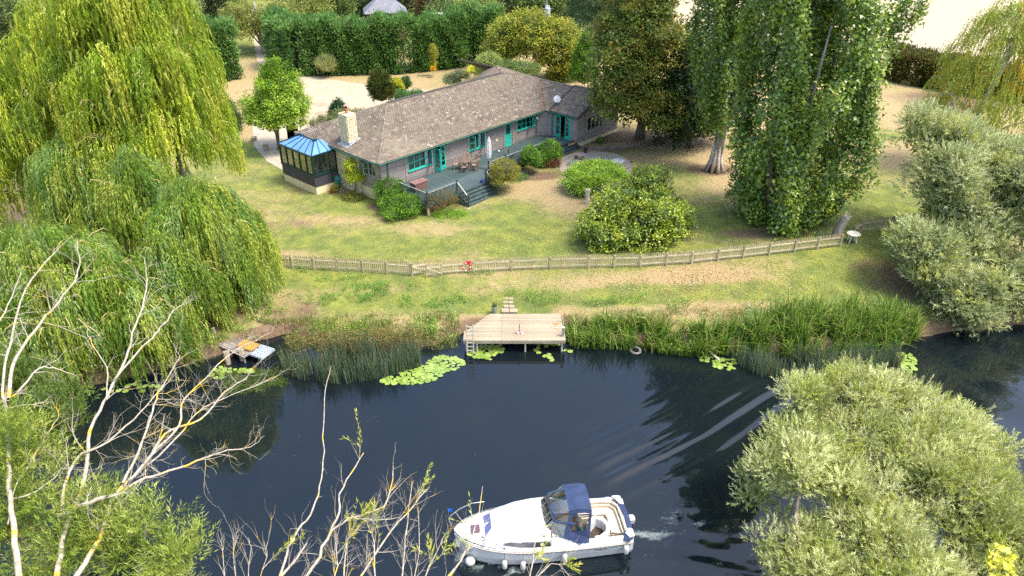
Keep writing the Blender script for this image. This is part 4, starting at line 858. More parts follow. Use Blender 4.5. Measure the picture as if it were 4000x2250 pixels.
q.build('canopy', CURT, um, smooth_=False); MB().lathe([(.28, 0), (.26, .07), (.05, .1)], 14).build('base', DARK, um)
BROWN = mat('brown_slats', (.16, .085, .07), (.27, .16, .13), 6, .7, objrand=.3)
bx_ = hthing('storage_box', 'brown slatted storage box at the left end of the deck', 'storage box', 2.5, -1.5, DZ)
q = MB(); q.box(-.62, -.33, .0, .62, .33, .62); q.build('body', BROWN, bx_); q = MB(); q.box(-.68, -.38, .62, .68, .38, .68); q.build('lid', BROWN, bx_)
for k in range(9): q = MB(); q.box(-.62 + .14 * k, -.355, .02, -.53 + .14 * k, -.33, .6); q.build('slat', BROWN, bx_)
for k in range(5): q = MB(); q.box(.62, -.3 + .13 * k, .02, .645, -.21 + .13 * k, .6); q.build('slat', BROWN, bx_)
BLUE = mat('blue_glaze', (.01, .03, .35), (.02, .06, .5), 5, .3)
t = hthing('flower_pot', 'small blue pot on the deck beside the right post of the front steps', 'pot', 6.75, -4.1, DZ); MB().lathe([(.07, 0), (.11, .24), (.1, .25), (.06, .2)], 12).build('pot', BLUE, t)
t = hthing('ball', 'small white ball on the deck below the yellow notice', 'ball', 12.9, -.15, DZ); q = MB(); q.lathe([(.0, 0), (.07, .03), (.1, .1), (.07, .17), (.0, .2)], 12, cap=False); q.build('ball', WHITE, t, smooth_=True)
t = hthing('folding_chair', 'dark folding chair on the deck behind the clipped shrubs', 'chair', 12.2, -2.3, DZ, .6)
q = MB(); q.box(-.22, -.22, .42, .22, .22, .44); q.build('seat', mat('navy_fabric', (.01, .02, .06), (.02, .03, .09), 6, .8), t); q = MB(); q.box(-.22, .22, .45, .22, .25, .95); q.build('backrest', DARK, t)
for s in (-1, 1): q = MB(); q.beam((.2 * s, -.25, 0), (.2 * s, .2, .45), .03); q.beam((.2 * s, .25, 0), (.2 * s, -.2, .45), .03); q.build('leg', DARK, t)
# slab at the foot of the steps, patio, retaining wall
slab = MB(); slab.M = Matrix.Translation(Vector((HO[0], HO[1], 0))) @ Matrix.Rotation(HA, 4, 'Z'); slab.box(3.7, -6.1, 1.15, 7.2, -5.52, 1.36); mobj('concrete_step', slab.mesh('concrete_step', mat('pale_concrete', (.46, .40, .31), (.58, .52, .42), 4, .9, .3)), label='pale concrete slab at the foot of the green deck steps', cat='slab')
pp = [onG(*p)[:2] for p in [(2180, 640), (2200, 612), (2260, 596), (2330, 590), (2400, 600), (2450, 622), (2475, 650), (2470, 680), (2430, 700), (2350, 700), (2250, 690), (2190, 668)]]
sheet('patio', pp, PAVE, dz=.03, res=.6)
SLEEP = mat('old_sleeper', (.13, .085, .065), (.28, .21, .17), 3, .9, .5, 15, (1, 1, 1), objrand=.4)
rw = thing('retaining_wall', 'low wall of dark old railway sleepers right of the bungalow', 'wall', (0, 0, 0))
def seg_px(pts, zs, w=.22, h=.2, courses=2, L_=2.4):
    P_ = [Vector(onG(*p)) for p in pts]
    for a, b_ in zip(P_[:-1], P_[1:]):
        l = (b_ - a).length; n = max(1, round(l / L_))
        for c in range(courses):
            for k in range(n):
                p, q_ = a.lerp(b_, k / n), a.lerp(b_, (k + 1) / n); dd = (q_ - p).normalized() * .01; zz = Vector((0, 0, .1 + h * c + zs)); MB().beam(p + dd + zz, q_ - dd + zz, w, h - .012).build('sleeper', SLEEP, rw, bevel=.012)
seg_px([(2268, 592), (2400, 588), (2490, 578), (2560, 558), (2620, 540)], 0)
# patio furniture and pots
gt = thing('garden_table', 'round pale mosaic table on thin dark legs on the patio', 'table', onG(2412, 660)); q = MB(); q.lathe([(.0, .72), (.55, .70), (.56, .735), (.0, .75)], 22, cap=False); q.build('tabletop', mat('mottled_top', (.20, .22, .25), (.66, .68, .7), 7, .5), gt)
for a in (0, 2.1, 4.2): q = MB(); q.tube([(.35 * math.cos(a), .35 * math.sin(a), 0), (.1 * math.cos(a), .1 * math.sin(a), .35), (.28 * math.cos(a), .28 * math.sin(a), .7)], .02, 5); q.build('leg', DARK, gt)
bn = thing('bench', 'low pinkish wooden bench at the left edge of the patio', 'bench', onG(2262, 622), -.5); PINKW = mat('pink_timber', (.35, .24, .21), (.5, .38, .34), 6, .8)
for k in range(4): q = MB(); q.box(-.4, -.24 + .125 * k, .4, .4, -.13 + .125 * k, .43); q.build('slat', PINKW, bn)
for s in (-1, 1): q = MB(); q.box(.3 * s - .04, -.2, 0, .3 * s + .04, .2, .4); q.build('leg', SLEEP, bn)
t = thing('flower_pot', 'tall dark red-brown pot against the sleeper wall', 'pot', onG(2286, 598)); MB().lathe([(.1, 0), (.17, .5), (.15, .5), (.12, .4)], 12).build('pot', mat('dark_pot', (.04, .02, .015), (.08, .04, .03), 5, .5), t)
t = thing('wire_basket', 'pale green wire basket on the gravel left of the patio', 'basket', onG(2229, 648)); q = MB(); q.lathe([(.18, 0), (.26, .4), (.25, .4), (.17, .02)], 10, cap=False); q.build('basket', mat('pale_green_wire', (.3, .36, .32), (.5, .55, .5), 12, .7), t)
stp = mat('bleached_wood', (.5, .42, .32), (.7, .62, .5), 4, .9, .5, 12, (1, 1, .3), c3=(.3, .18, .1), c3at=.6)
t = thing('tree_stump', 'bleached upright log at the left of the round leaved bush', 'stump', onG(2293, 795)); q = MB(); q.tube([(0, 0, -.1), (.03, 0, .5), (0, .02, .95), (.01, 0, 1.15)], [.19, .17, .19, .17], 9); q.build('trunk', stp, t, smooth_=False)
t = thing('tennis_post', 'white tube lying against the bush behind the bleached log', 'pole', (0, 0, 0)); a = onG(2313, 770); MB().beam(Vector(a) + Vector((0, .3, .9)), Vector(a) + Vector((.75, .1, .55)), .07).build('pole', WHITE, t)
bb = thing('broken_tree', 'leaning broken grey trunk with a splintered top behind the picket fence', 'dead tree', onG(3262, 930)); q = MB()
q.tube([(-.05, 0, -.1), (.1, 0, .7), (.32, 0, 1.35), (.42, 0, 1.55)], [.36, .3, .27, .25], 10); q.build('trunk', BARKG, bb); q = MB()
for k in range(7): a = k * .9; q.beam((.42 + .17 * math.cos(a), .17 * math.sin(a), 1.5), (.48 + .2 * math.cos(a), .2 * math.sin(a), 1.66 + .1 * (k % 3)), .08, .05)
q.build('splinter', stp, bb)
ws = thing('garden_table', 'weathered off-white round table just outside the fence gap', 'table', onG(3327, 945)); q = MB(); q.lathe([(.0, .6), (.42, .58), (.46, .62), (.4, .66), (.0, .67)], 14, cap=False); q.build('tabletop', mat('chalky_top', (.55, .5, .4), (.7, .66, .56), 6, .9, .4), ws)
for a in (.6, 2.2, 3.8, 5.4): q = MB(); q.beam((.33 * math.cos(a), .33 * math.sin(a), 0), (.2 * math.cos(a), .2 * math.sin(a), .6), .06); q.build('leg', WHITE, ws)
for i, (px, py) in enumerate([(994, 545), (1040, 578)]):
    t = thing('planter', ['empty round stone planter on the gravel, the one further from the bungalow', 'empty round stone planter on the gravel, the one nearer the conservatory'][i], 'planter', onG(px, py + 6), 0, 'stone planters left of the conservatory'); q = MB(); q.lathe([(.26, 0), (.32, .38), (.34, .42), (.27, .42), (.24, .3), (.0, .3)], 14, cap=False); q.build('bowl', mat('old_stone', (.36, .31, .2), (.5, .45, .32), 6, .9, .4), t)
clp = onG(3560, 537); t = thing('washing_line_post', 'slanting washing line post with a white peg bag on the right lawn', 'washing line', clp)
q = MB(); q.tube([(0, 0, -.1), (-.95, 0, 1.95)], .045, 6); q.build('post', PALEW, t); q = MB(); q.lathe([(.0, 1.2), (.17, 1.25), (.13, 1.5), (.02, 1.85)], 8, (-1.1, 0, 0)); q.build('peg_bag', CURT, t); q = MB(); q.tube([(-.95, 0, 1.95), (3.5, .4, 1.8), (9, 1.2, 2.1)], .008, 3); q.build('line', WHITE, t)
t = hthing('water_butt', 'dark green water butt beside the conservatory', 'water butt', -.25, 5.35, .9); q = MB(); q.lathe([(.2, .35), (.26, .5), (.26, 1.15), (.2, 1.28), (.21, 1.34), (.0, 1.34)], 14); q.build('barrel', mat('green_plastic', (.01, .12, .1), (.015, .17, .14), 6, .4), t, smooth_=False); q = MB(); q.box(-.24, -.2, 0, -.1, .2, .35); q.box(.1, -.2, 0, .24, .2, .35); q.build('stand', MORT, t)
t = hthing('watering_can', 'grey metal watering can at the foot of the water butt', 'watering can', -.45, 4.75, .93); q = MB(); q.lathe([(.13, 0), (.14, .28), (.1, .3)], 12); q.build('can', METAL, t); MB().tube([(.12, 0, .05), (.3, 0, .3)], [.03, .02], 6).build('spout', METAL, t); MB().tube([(-.12, 0, .1), (-.22, 0, .25), (-.08, 0, .38), (.08, 0, .32)], .012, 4).build('handle', METAL, t)
t = hthing('flower_pot', 'small terracotta pot against the cream conservatory base', 'pot', -.95, 5.0, .9); MB().lathe([(.08, 0), (.12, .2), (.1, .2)], 10).build('pot', TERRA, t)
t = hthing('flower_pot', 'glazed blue and white pot with a small plant behind the roof ridge', 'pot', 7.6, 12.6, gz(*HW(7.6, 12.6)[:2])); MB().lathe([(.2, 0), (.3, .35), (.31, .4), (.25, .38)], 12).build('pot', BLUE, t)
# pergola arch
ar = thing('garden_arch', 'blue-grey painted garden arch beside the cone shaped conifer', 'garden arch', at(2300, 368, 1.7), .35); AM = mat('blue_grey_paint', (.13, .24, .29), (.2, .33, .38), 6, .6)
for y in (-.3, .3): q = MB(); q.tube([(-.75, y, 0), (-.75, y, 1.9), (-.5, y, 2.3), (0, y, 2.5), (.5, y, 2.3), (.75, y, 1.9), (.75, y, 0)], .045, 5); q.build('frame', AM, ar)
for k in range(11): a = math.pi * k / 10; x_, z_ = -.78 * math.cos(a), 1.85 + .68 * math.sin(a); q = MB(); q.box(x_ - .03, -.4, z_ - .02, x_ + .03, .4, z_ + .02); q.build('slat', AM, ar)
for k in range(4): 
    for s in (-1, 1): q = MB(); q.box(.75 * s - .02, -.3, .4 + .4 * k, .75 * s + .02, .3, .44 + .4 * k); q.build('slat', AM, ar)
# utility pole
up_ = thing('utility_pole', 'wooden utility pole carrying a grey transformer behind the yellow green thicket', 'utility pole', (4.4, 96, 1.7)); q = MB(); q.tube([(0, 0, 0), (0, 0, 11)], [.16, .12], 8); q.build('pole', BARKG, up_)
q = MB(); q.lathe([(.0, 5.9), (.33, 5.9), (.36, 6.2), (.36, 7.0), (.3, 7.1), (.0, 7.15)], 14, (.1, -.5, 0), cap=False); q.build('transformer', mat('grey_steel', (.3, .34, .38), (.42, .46, .5), 5, .5), up_)
for s in (-1, 0, 1): q = MB(); q.lathe([(.04, 0), (.07, .08), (.04, .16), (.07, .22), (.03, .3)], 6, (.1 + .2 * s, -.5, 7.1)); q.build('insulator', WHITE, up_)
for z in (8.2, 6.9): q = MB(); q.box(-.7, -.2, z, .8, -.1, z + .1); q.build('crossarm', BARKG, up_)
# outbuilding behind the hedge
ob = thing('outbuilding', 'grey slate pyramid roof of an outbuilding showing above the hedge', 'outbuilding', (-19.2, 114, 1.7), .2); q = MB(); q.box(-4, -3.4, 0, 4, 3.4, 4.6); q.build('wall', mat('brick_red', (.25, .12, .08), (.32, .17, .12), 5, .9), ob)
ob.scale = (.72, .72, .88)
SL = mat('slate', (.13, .135, .16), (.22, .225, .25), 1.5, .7, .3)
for a, b_ in [((-4.5, -3.9), (4.5, -3.9)), ((4.5, -3.9), (4.5, 3.9)), ((4.5, 3.9), (-4.5, 3.9)), ((-4.5, 3.9), (-4.5, -3.9))]: MB().slab([(*a, 4.5), (*b_, 4.5), (0, 0, 7.6)], .1).build('roof_slope', SL, ob)
cv = thing('caravan', 'white caravan roof just visible over the tall hedge', 'caravan', (-10.5, 107, 1.7), .1); q = MB(); q.box(-1.6, -1.1, .5, 1.6, 1.1, 4.6); q.build('body', WHITE, cv, bevel=.15); q = MB(); q.box(-1.6, -1.13, 1.6, 1.6, -1.1, 2.3); q.build('window', DARK, cv)
for s in (-1, 1): q = MB(); q.M = Matrix.Rotation(math.pi / 2, 4, 'X'); q.lathe([(.35, -.1), (.35, .1)], 12, (.6 * s, .35, 1.0)); q.build('wheel', DARK, cv)
# ================================================================ FENCES
PICK = mat('picket_timber', (.34, .28, .16), (.56, .48, .32), 5, .85, .3, 20, (1, 1, .3), objrand=.6)
RAILW = mat('fence_rail', (.42, .36, .22), (.62, .54, .36), 4, .85, .3, objrand=.3)
pm = MB().add([(-.035, -.01, 0), (.035, -.01, 0), (.035, -.01, .86), (.018, -.01, .9), (-.018, -.01, .9), (-.035, -.01, .86), (-.035, .01, 0), (.035, .01, 0), (.035, .01, .86), (.018, .01, .9), (-.018, .01, .9), (-.035, .01, .86)], [(0, 1, 2, 3, 4, 5), (11, 10, 9, 8, 7, 6)] + [(i, 6 + i, 6 + (i + 1) % 6, (i + 1) % 6) for i in range(6)]).mesh('picket', PICK)
def fence(pix, label, group, sp=.132, every=1.83):
    P_ = [Vector((*onG(*p)[:2], 0)) for p in pix]; t = thing('picket_fence', label, 'fence', (0, 0, 0), 0, None)
    for a, b_ in zip(P_[:-1], P_[1:]):
        L_ = (b_ - a).length; d = (b_ - a) / L_; ang = math.atan2(d.y, d.x); nrm = Vector((d.y, -d.x, 0))
        n = int(L_ / sp)
        for k in range(n + 1):
            p = a + d * (L_ * k / n); z = gz(p.x, p.y); place('picket', pm, t, (p.x, p.y, z + .05 + rng.normal(0, .012)), (rng.normal(0, .02), rng.normal(0, .018), ang))
        m = max(1, round(L_ / every))
        for k in range(m + 1):
            p = a + d * (L_ * k / m) + nrm * .075; z = gz(p.x, p.y); place('post', shared_box('fence_post', (.085, .085, 1.0), PICK), t, (p.x, p.y, z + .4), (0, 0, ang))
        for k in range(m):
            p, q_ = a + d * (L_ * k / m), a + d * (L_ * (k + 1) / m); 
            for zz in (.22, .66): MB().beam((p.x + nrm.x * .03, p.y + nrm.y * .03, gz(p.x, p.y) + zz), (q_.x + nrm.x * .03, q_.y + nrm.y * .03, gz(q_.x, q_.y) + zz), .035, .085).build('rail', RAILW, t)
    return t
fence([(940, 1040), (1060, 1042), (1230, 1052), (1420, 1062), (1608, 1076)], 'picket fence left of the garden gates, ending under the weeping willow', 'f')
fence([(1725, 1074), (1850, 1064), (2000, 1056), (2150, 1050), (2300, 1046), (2500, 1043)], 'picket fence from the gates past the red lifebuoy to the big bush', 'f')
fence([(2500, 1043), (2700, 1030), (2900, 1008), (3100, 984), (3278, 962)], 'picket fence under the big poplar, right of the bush', 'f')
fence([(3360, 908), (3480, 892), (3600, 874), (3760, 850)], 'furthest right picket fence beyond the gap, running into the silvery willow', 'f')
def gate(p0, ang, w, label):
    t = thing('garden_gate', label, 'gate', p0, ang, None)
    for k in range(int(w / .132)): place('picket', pm, t, (.06 + .132 * k, 0, .05), (0, 0, 0))
    q = MB(); q.box(0, -.05, .2, w, -.012, .29); q.build('rail', RAILW, t); q = MB(); q.box(0, -.05, .64, w, -.012, .73); q.build('rail', RAILW, t); q = MB(); q.beam((.03, -.065, .66), (w - .03, -.065, .27), .03, .08); q.build('brace', RAILW, t); q = MB(); q.box(-.03, -.07, 0, .03, -.01, .95); q.build('stile', PICK, t)
gate(onG(1612, 1078), .30, 1.0, 'left garden gate leaf, standing ajar'); gate(onG(1667, 1083), .10, .9, 'right garden gate leaf, hinged by the long fence')
gate(onG(3330, 925), .65, .9, 'small gate beyond the off-white table at the fence gap')
RED = mat('red_plastic', (.55, .02, .02), (.7, .04, .03), 6, .4)
lr = thing('lifebuoy', 'red and white lifebuoy kit hung on the picket fence post', 'lifebuoy', onG(1822, 1062)); q = MB(); pts = [(.27 * math.cos(a), -.16, .45 + .27 * math.sin(a)) for a in np.linspace(-1.9, 4.2, 20)]; q.tube(pts, .05, 7); q.build('ring', RED, lr)
for a in (-1.6, .0, 1.57, 3.2): q = MB(); q.tube([(.27 * math.cos(b_), -.16, .45 + .27 * math.sin(b_)) for b_ in (a - .16, a, a + .16)], .055, 7); q.build('band', WHITE, lr)
q = MB(); q.box(-.02, -.2, .72, .32, -.06, .84); q.build('box', RED, lr)
# ================================================================ JETTY
JW = mat('jetty_board', (.27, .22, .145), (.43, .365, .26), 3, .85, .4, 25, (.3, 1, 1), objrand=.5)
JZ = .8; jl = at(1812, 1330, JZ); jr = at(2205, 1318, JZ); jt = thing('jetty', 'wooden landing stage on posts at the edge of the river', 'jetty', (0, 0, 0))
X0, X1, XM = jl[0], jr[0], at(1960, 1325, JZ)[0]; Yf = jl[1]; nb = 19; back = at(2000, 1226, JZ)[1]
for k in range(nb):
    y = Yf + .02 + (back - Yf) * (k + .5) / nb; hh = (back - Yf) / nb - .012; f = max(0, (y - Yf - .9 * (back - Yf) * .35) / (back - Yf))
    xl = X0 + (0 if f <= 0 else f * 2.0); xl = min(xl, XM - .3)
    for a, b_ in ((xl, XM - .006), (XM + .006, X1 - .12 * f)): place('plank', shared_box('plank', (1, 1, .04), JW), jt, ((a + b_) / 2, y, JZ - .02 + rng.normal(0, .003)), (0, rng.normal(0, .0008), rng.normal(0, .001)), (b_ - a, hh, 1))
q = MB(); q.box(X0, Yf - .03, JZ - .2, X1, Yf, JZ - .01); q.box(X1, Yf, JZ - .2, X1 + .04, back - .3, JZ - .01); q.box(X0 - .04, Yf, JZ - .2, X0, Yf + 1, JZ - .01); q.build('fascia_board', JW, jt)
for x in (X0 + .12, X0 + .72, .45 * (X0 + X1) + .62, X1 - .15): q = MB(); q.tube([(x, Yf + .05, -1.0), (x, Yf + .05, JZ - .04)], .045, 6); q.build('support_post', PALEW, jt)
for x in (X0 + .2, .5 * (X0 + X1), X1 - .2): q = MB(); q.tube([(x, Yf + 1.4, -1.0), (x, Yf + 1.4, JZ - .04)], .06, 6); q.build('support_post', SLEEP, jt)
ld = thing('ladder', 'wooden ladder standing in the water against the left end of the jetty', 'ladder', (X0 + .36, Yf - .12, 0)); LW = mat('ladder_timber', (.5, .44, .33), (.68, .62, .5), 5, .8)
for s in (-1, 1): q = MB(); q.beam((.17 * s, -.08, -.5), (.17 * s, .06, 1.85), .05, .06); q.build('stile', LW, ld)
for k in range(8): q = MB(); q.box(-.17, -.06 + .017 * k, -.05 + .25 * k, .17, -.03 + .017 * k, .0 + .25 * k); q.build('rung', LW, ld)
t = thing('boot_scraper', 'dark upright bar with a pink and white striped foot near the jetty edge', 'marker post', at(2029, 1302, JZ)); q = MB(); q.box(-.025, -.02, 0, .025, .02, .62); q.build('bar', SLEEP, t); PK = mat('pink_paint', (.6, .12, .17), (.7, .2, .25), 8, .6)
for i in range(4): q = MB(); q.box(-.2 + .1 * i, -.09, .0, -.1 + .1 * i, -.03, .1); q.build('stripe', PK if i % 2 == 0 else WHITE, t)
q = MB(); q.box(-.2, -.03, .0, .2, .05, .05); q.build('foot', PK, t)
t = thing('mooring_post', 'square grey post at the right end of the jetty', 'post', (X1 - .08, Yf + .45, JZ)); q = MB(); q.box(-.07, -.07, -.1, .07, .07, .55); q.build('post', mat('green_grey_post', (.22, .25, .21), (.34, .36, .3), 6, .8), t); q = MB(); q.box(-.08, -.08, .55, .08, .08, .58); q.build('cap', PALEW, t)
t = thing('rope', 'loose coil of orange rope on the jetty planks', 'rope', at(2172, 1268, JZ)); q = MB(); a = np.linspace(0, 19, 70); q.tube([((.06 + .09 * math.sin(.7 * w_)) * math.cos(w_) * 1.3, (.06 + .06 * math.sin(.9 * w_)) * math.sin(w_), .02 + .015 * math.sin(3 * w_)) for w_ in a], .012, 4); q.tube([(0, -.1, .01), (-.15, -.3, .01), (-.05, -.5, .01), (.15, -.62, .01)], .012, 4); q.build('coil', mat('orange_rope', (.8, .22, .05), (.9, .3, .1), 20, .8), t)
pb = onG(1932, 1226); t = thing('planter', 'grey green pot of dry grass beside the back of the jetty', 'planter', (pb[0], pb[1], JZ - .1)); MB().lathe([(.15, 0), (.2, .42), (.17, .42), (.14, .3)], 14).build('pot', mat('weathered_green_pot', (.2, .24, .2), (.34, .36, .3), 6, .8), t)
V, F, c = blades(rng.normal(0, .07, 90), rng.normal(0, .07, 90), np.full(90, .38), .45, .018, [G('#8f8a58'), G('#70783c')], lean=.9); mobj('foliage', np_mesh('f', V, F, BLADE, c), t)
CONC = mat('path_slab', (.27, .22, .14), (.38, .32, .22), 4, .9, .3, objrand=.3)
pth = thing('stepping_path', 'short path of pale worn slabs leading down to the jetty', 'path', (0, 0, 0)); pth['kind'] = 'structure'; del pth['category']
for px, py, w, d_ in [(1990, 1219, .95, .42), (1988, 1200, .62, .3), (1985, 1182, .6, .26), (1988, 1166, .52, .24)]:
    p = onG(px, py); q = MB(); q.box(-w / 2, -d_ / 2, -.08, -.015, d_ / 2, .03); q.M = Matrix.Identity(4); o = q.build('slab', CONC, pth, bevel=.01); o.location = (p[0], p[1], max(p[2], JZ - .06)); q = MB(); q.box(.015, -d_ / 2, -.08, w / 2, d_ / 2, .03); o = q.build('slab', CONC, pth, bevel=.01); o.location = (p[0], p[1], max(p[2], JZ - .06))
# tyre in the water, drifting plank
t = thing('tyre', 'old grey tyre half sunk at the water edge below the reeds', 'tyre', (*at(2482, 1370, 0)[:2], .02)); t.rotation_euler = (.15, .05, 0); q = MB()
a = np.linspace(0, 2 * math.pi, 21)[:-1]; n = 8; vs = []
for w_ in a:
    for j in range(n): b_ = 2 * math.pi * j / n; r = .27 + .085 * math.cos(b_); vs.append((r * math.cos(w_), r * math.sin(w_), .08 * math.sin(b_)))
q.add(vs, [(i * n + j, i * n + (j + 1) % n, ((i + 1) % 20) * n + (j + 1) % n, ((i + 1) % 20) * n + j) for i in range(20) for j in range(n)]); q.build('tread', mat('grey_rubber', (.16, .14, .13), (.27, .24, .22), 5, .85), t, smooth_=True)
t = thing('driftwood', 'pale plank sticking out of the water by the lily pads', 'plank', (0, 0, 0)); MB().beam(at(2760, 1362, .35), at(2812, 1408, -.02), .12, .04).build('plank', PALEW, t)
# decaying landing stage with two crates on the left bank
ls = thing('old_landing_stage', 'decaying grey plank landing stage under the weeping willow', 'landing stage', (0, 0, 0)); OLD = mat('grey_rotten_plank', (.14, .12, .10), (.32, .28, .25), 5, .9, .5, objrand=.6)
a, b_ = Vector(at(838, 1312, .45)), Vector(at(985, 1378, .45)); d = (b_ - a); s = Vector((d.y, -d.x, 0)).normalized()
for k in range(9): o_ = s * (-.5 + .125 * k); MB().beam(a + o_ * .9 + Vector((0, 0, rng.normal(0, .02))), b_ + o_ + Vector((0, 0, rng.normal(0, .02))), .1, .03).build('plank', OLD, ls)
for f in (.15, .6, .95):
    for e in (-.45, .45): p = a + d * f + s * e; MB().tube([(p.x, p.y, -1), (p.x, p.y, .42)], .06, 6).build('support_post', OLD, ls)
p = Vector(at(842, 1318, .4)); MB().box(p.x - .05, p.y - .05, 0, p.x + .05, p.y + .05, 1.05).build('mooring_post', PALEW, ls)
def crate(px, py, z, w, l, h, c1, c2, rz, label, nx=6, ny=5, name='crate'):
    t = thing(name, label, 'pallet', at(px, py, z), rz); m_ = mat(name + '_' + str(px), c1, c2, 6, .6)
    for i in range(nx + 1): q = MB(); x_ = -w / 2 + w * i / nx; q.box(x_ - .035, -l / 2, 0, x_ + .035, l / 2, h); q.build('slat', m_, t)
    for j in range(ny + 1): q = MB(); y_ = -l / 2 + l * j / ny; q.box(-w / 2, y_ - .025, -.01, w / 2, y_ + .025, h - .02); q.build('crossbar', m_, t)
crate(970, 1352, .52, .95, .62, .10, srgb('#a87c30'), srgb('#c09848'), -.45, 'yellow slatted plastic pallet on the old landing stage')
crate(1024, 1378, .34, .95, .95, .12, srgb('#8e9aa8'), srgb('#b4bcc4'), -.45, 'pale blue slatted plastic pallet at the water end of the old landing stage')
for i, (px, py, h) in enumerate([(892, 1420, 1.0), (948, 1405, .9), (790, 1395, 1.1)]):
    p = at(px, py, 0); t = thing('mooring_stake', ['thick pale stake in the water below the old landing stage, middle one', 'broad pale stump in the water under the yellow pallet', 'pale slanting stump in the water at the willow curtain'][i], 'stake', p); q = MB(); q.tube([(.05, -.1, -.8), (0, 0, .2), (-.05, .15, h * .7)], [.12, .15, .2], 8); q.build('stake', mat('stake_bark' + str(i), (.22, .18, .12), (.4, .34, .24), 5, .9, .4), t)
# ================================================================ BOAT
GEL = mat('white_gelcoat', (.72, .72, .70), (.77, .77, .75), 2, .25, spec=.5); HULLM = mat('hull_side', (.64, .64, .62), (.72, .72, .69), 1.5, .3)
NAVY = mat('navy_canvas', (.018, .034, .085), (.028, .05, .125), 3, .85, .4, 40); VINYL = mat('cream_vinyl', (.50, .42, .31), (.58, .50, .39), 3, .5, .1)
GREYW = mat('tinted_window', (.03, .03, .035), (.05, .05, .055), 4, .08); CLEAR = glass_mat('clear_vinyl', (.86, .88, .9), .08, .08); WSG = glass_mat('windscreen', (.66, .72, .72), .03, .14)
BA = math.radians(187.1); bo = thing('motor_boat', 'white cabin cruiser with a navy canopy under way on the river', 'boat', (4.55, 19.95, 0), BA)
def hb(x): return 1.13 + .08 * min(x, 2.5) / 2.5 if x < 3.6 else 1.21 * max(0, 1 - ((x - 3.6) / 3.28) ** 2.3) ** .62
def sheer(x): return .88 + .27 * (max(0, x) / 6.85) ** 2
def keelx(x, f): return x if x < 5 else 5 + (x - 5) * f
xs = list(np.linspace(0, 5, 11)) + [5.4, 5.8, 6.15, 6.45, 6.7, 6.84]
rows = []
for x in xs:
    b_ = max(.015, hb(x)); s = sheer(x); rows.append([(keelx(x, .8), 0, -.35 + .2 * max(0, x - 5)), (keelx(x, .85), b_ * .72, -.12), (keelx(x, .88), b_ * .86, .06), (keelx(x, .93), b_ * .93, .42), (keelx(x, .97), b_ * .965, s - .16), (x, b_, s - .14), (x, b_, s - .03), (x, b_ - .03 if b_ > .05 else .005, s)])
def loft(rows, mirror=True):
    q = MB(); m = len(rows[0]); n = len(rows); prof = []
    for r in rows: prof.append((list(reversed(r)) + [(x, -y, z) for x, y, z in r[1:]]) if mirror == 'keel' else list(r) + [(x, -y, z) for x, y, z in reversed(r[:-1])])
    k = len(prof[0]); vs = [p for r in prof for p in r]; q.add(vs, [(i * k + j, (i + 1) * k + j, (i + 1) * k + j + 1, i * k + j + 1) for i in range(n - 1) for j in range(k - 1)]); return q, k, prof
q, k, prof = loft(rows, 'keel'); q.f.append(tuple(range(k))); q.build('hull', HULLM, bo, smooth_=False)
# deck and cabin moulding, forward of the cockpit
sec = [(3.22, [(1.17, .9), (1.13, 1.02), (1.02, 1.38), (.9, 1.52), (.5, 1.6), (0, 1.62)]), (3.7, [(1.17, .91), (1.12, 1.0), (1.0, 1.4), (.87, 1.55), (.5, 1.64), (0, 1.66)]), (4.4, [(1.13, .93), (1.07, 1.0), (.92, 1.4), (.78, 1.54), (.45, 1.63), (0, 1.66)]), (5.0, [(1.02, .97), (.95, 1.02), (.78, 1.34), (.66, 1.48), (.4, 1.58), (0, 1.61)]), (5.38, [(.90, .99), (.83, 1.04), (.66, 1.30), (.55, 1.42), (.35, 1.52), (0, 1.56)]), (5.72, [(.80, 1.02), (.74, 1.05), (.56, 1.12), (.45, 1.14), (.28, 1.18), (0, 1.2)]), (6.2, [(.58, 1.07), (.5, 1.1), (.38, 1.12), (.28, 1.13), (.15, 1.14), (0, 1.15)]), (6.6, [(.32, 1.11), (.27, 1.13), (.2, 1.14), (.14, 1.15), (.07, 1.155), (0, 1.16)]), (6.84, [(.02, 1.14), (.015, 1.15), (.01, 1.155), (.007, 1.16), (.003, 1.16), (0, 1.16)])]
sec = [(x, [(min(y, max(.012, hb(x) - .03)), z) for y, z in p]) for x, p in sec]
rows2 = [[(x, y, z) for y, z in p] for x, p in sec]; q, k, prof = loft(rows2); q.f.append(tuple(reversed(range(k)))); q.build('cabin', GEL, bo, smooth_=True)
# side decks round the cockpit, coaming, transom
q = MB()
for s in (-1, 1):
    pts = []
    for x, h, inn in [(3.22, 1.36, 1.0), (2.9, 1.3, 1.0), (2.5, 1.15, .98), (2.1, 1.05, .97), (1.0, 1.02, .95), (.1, 1.0, .93)]: pts.append([(x, s * (hb(x) - .03), sheer(x)), (x, s * (hb(x) - .07), sheer(x) + .08), (x, s * (inn + .06), h), (x, s * inn, h), (x, s * inn, .4)])
    b_ = len(q.v); q.v += [p for r in pts for p in r]; q.f += [(b_ + i * 5 + j, b_ + (i + 1) * 5 + j, b_ + (i + 1) * 5 + j + 1, b_ + i * 5 + j + 1) for i in range(5) for j in range(4)]
q.box(-.02, -1.08, .3, .12, 1.08, 1.0); q.build('coaming', GEL, bo)
q = MB(); q.box(.1, -.95, .3, 3.2, .95, .36); q.build('cockpit_floor', mat('dark_carpet', (.045, .035, .028), (.07, .055, .045), 9, .95), bo)
q = MB(); q.box(3.17, -.95, .36, 3.21, .95, 1.5); q.box(2.95, -.95, .36, 3.17, -.25, 1.3); q.build('bulkhead', mat('mahogany', (.14, .045, .03), (.22, .08, .05), 4, .5), bo)
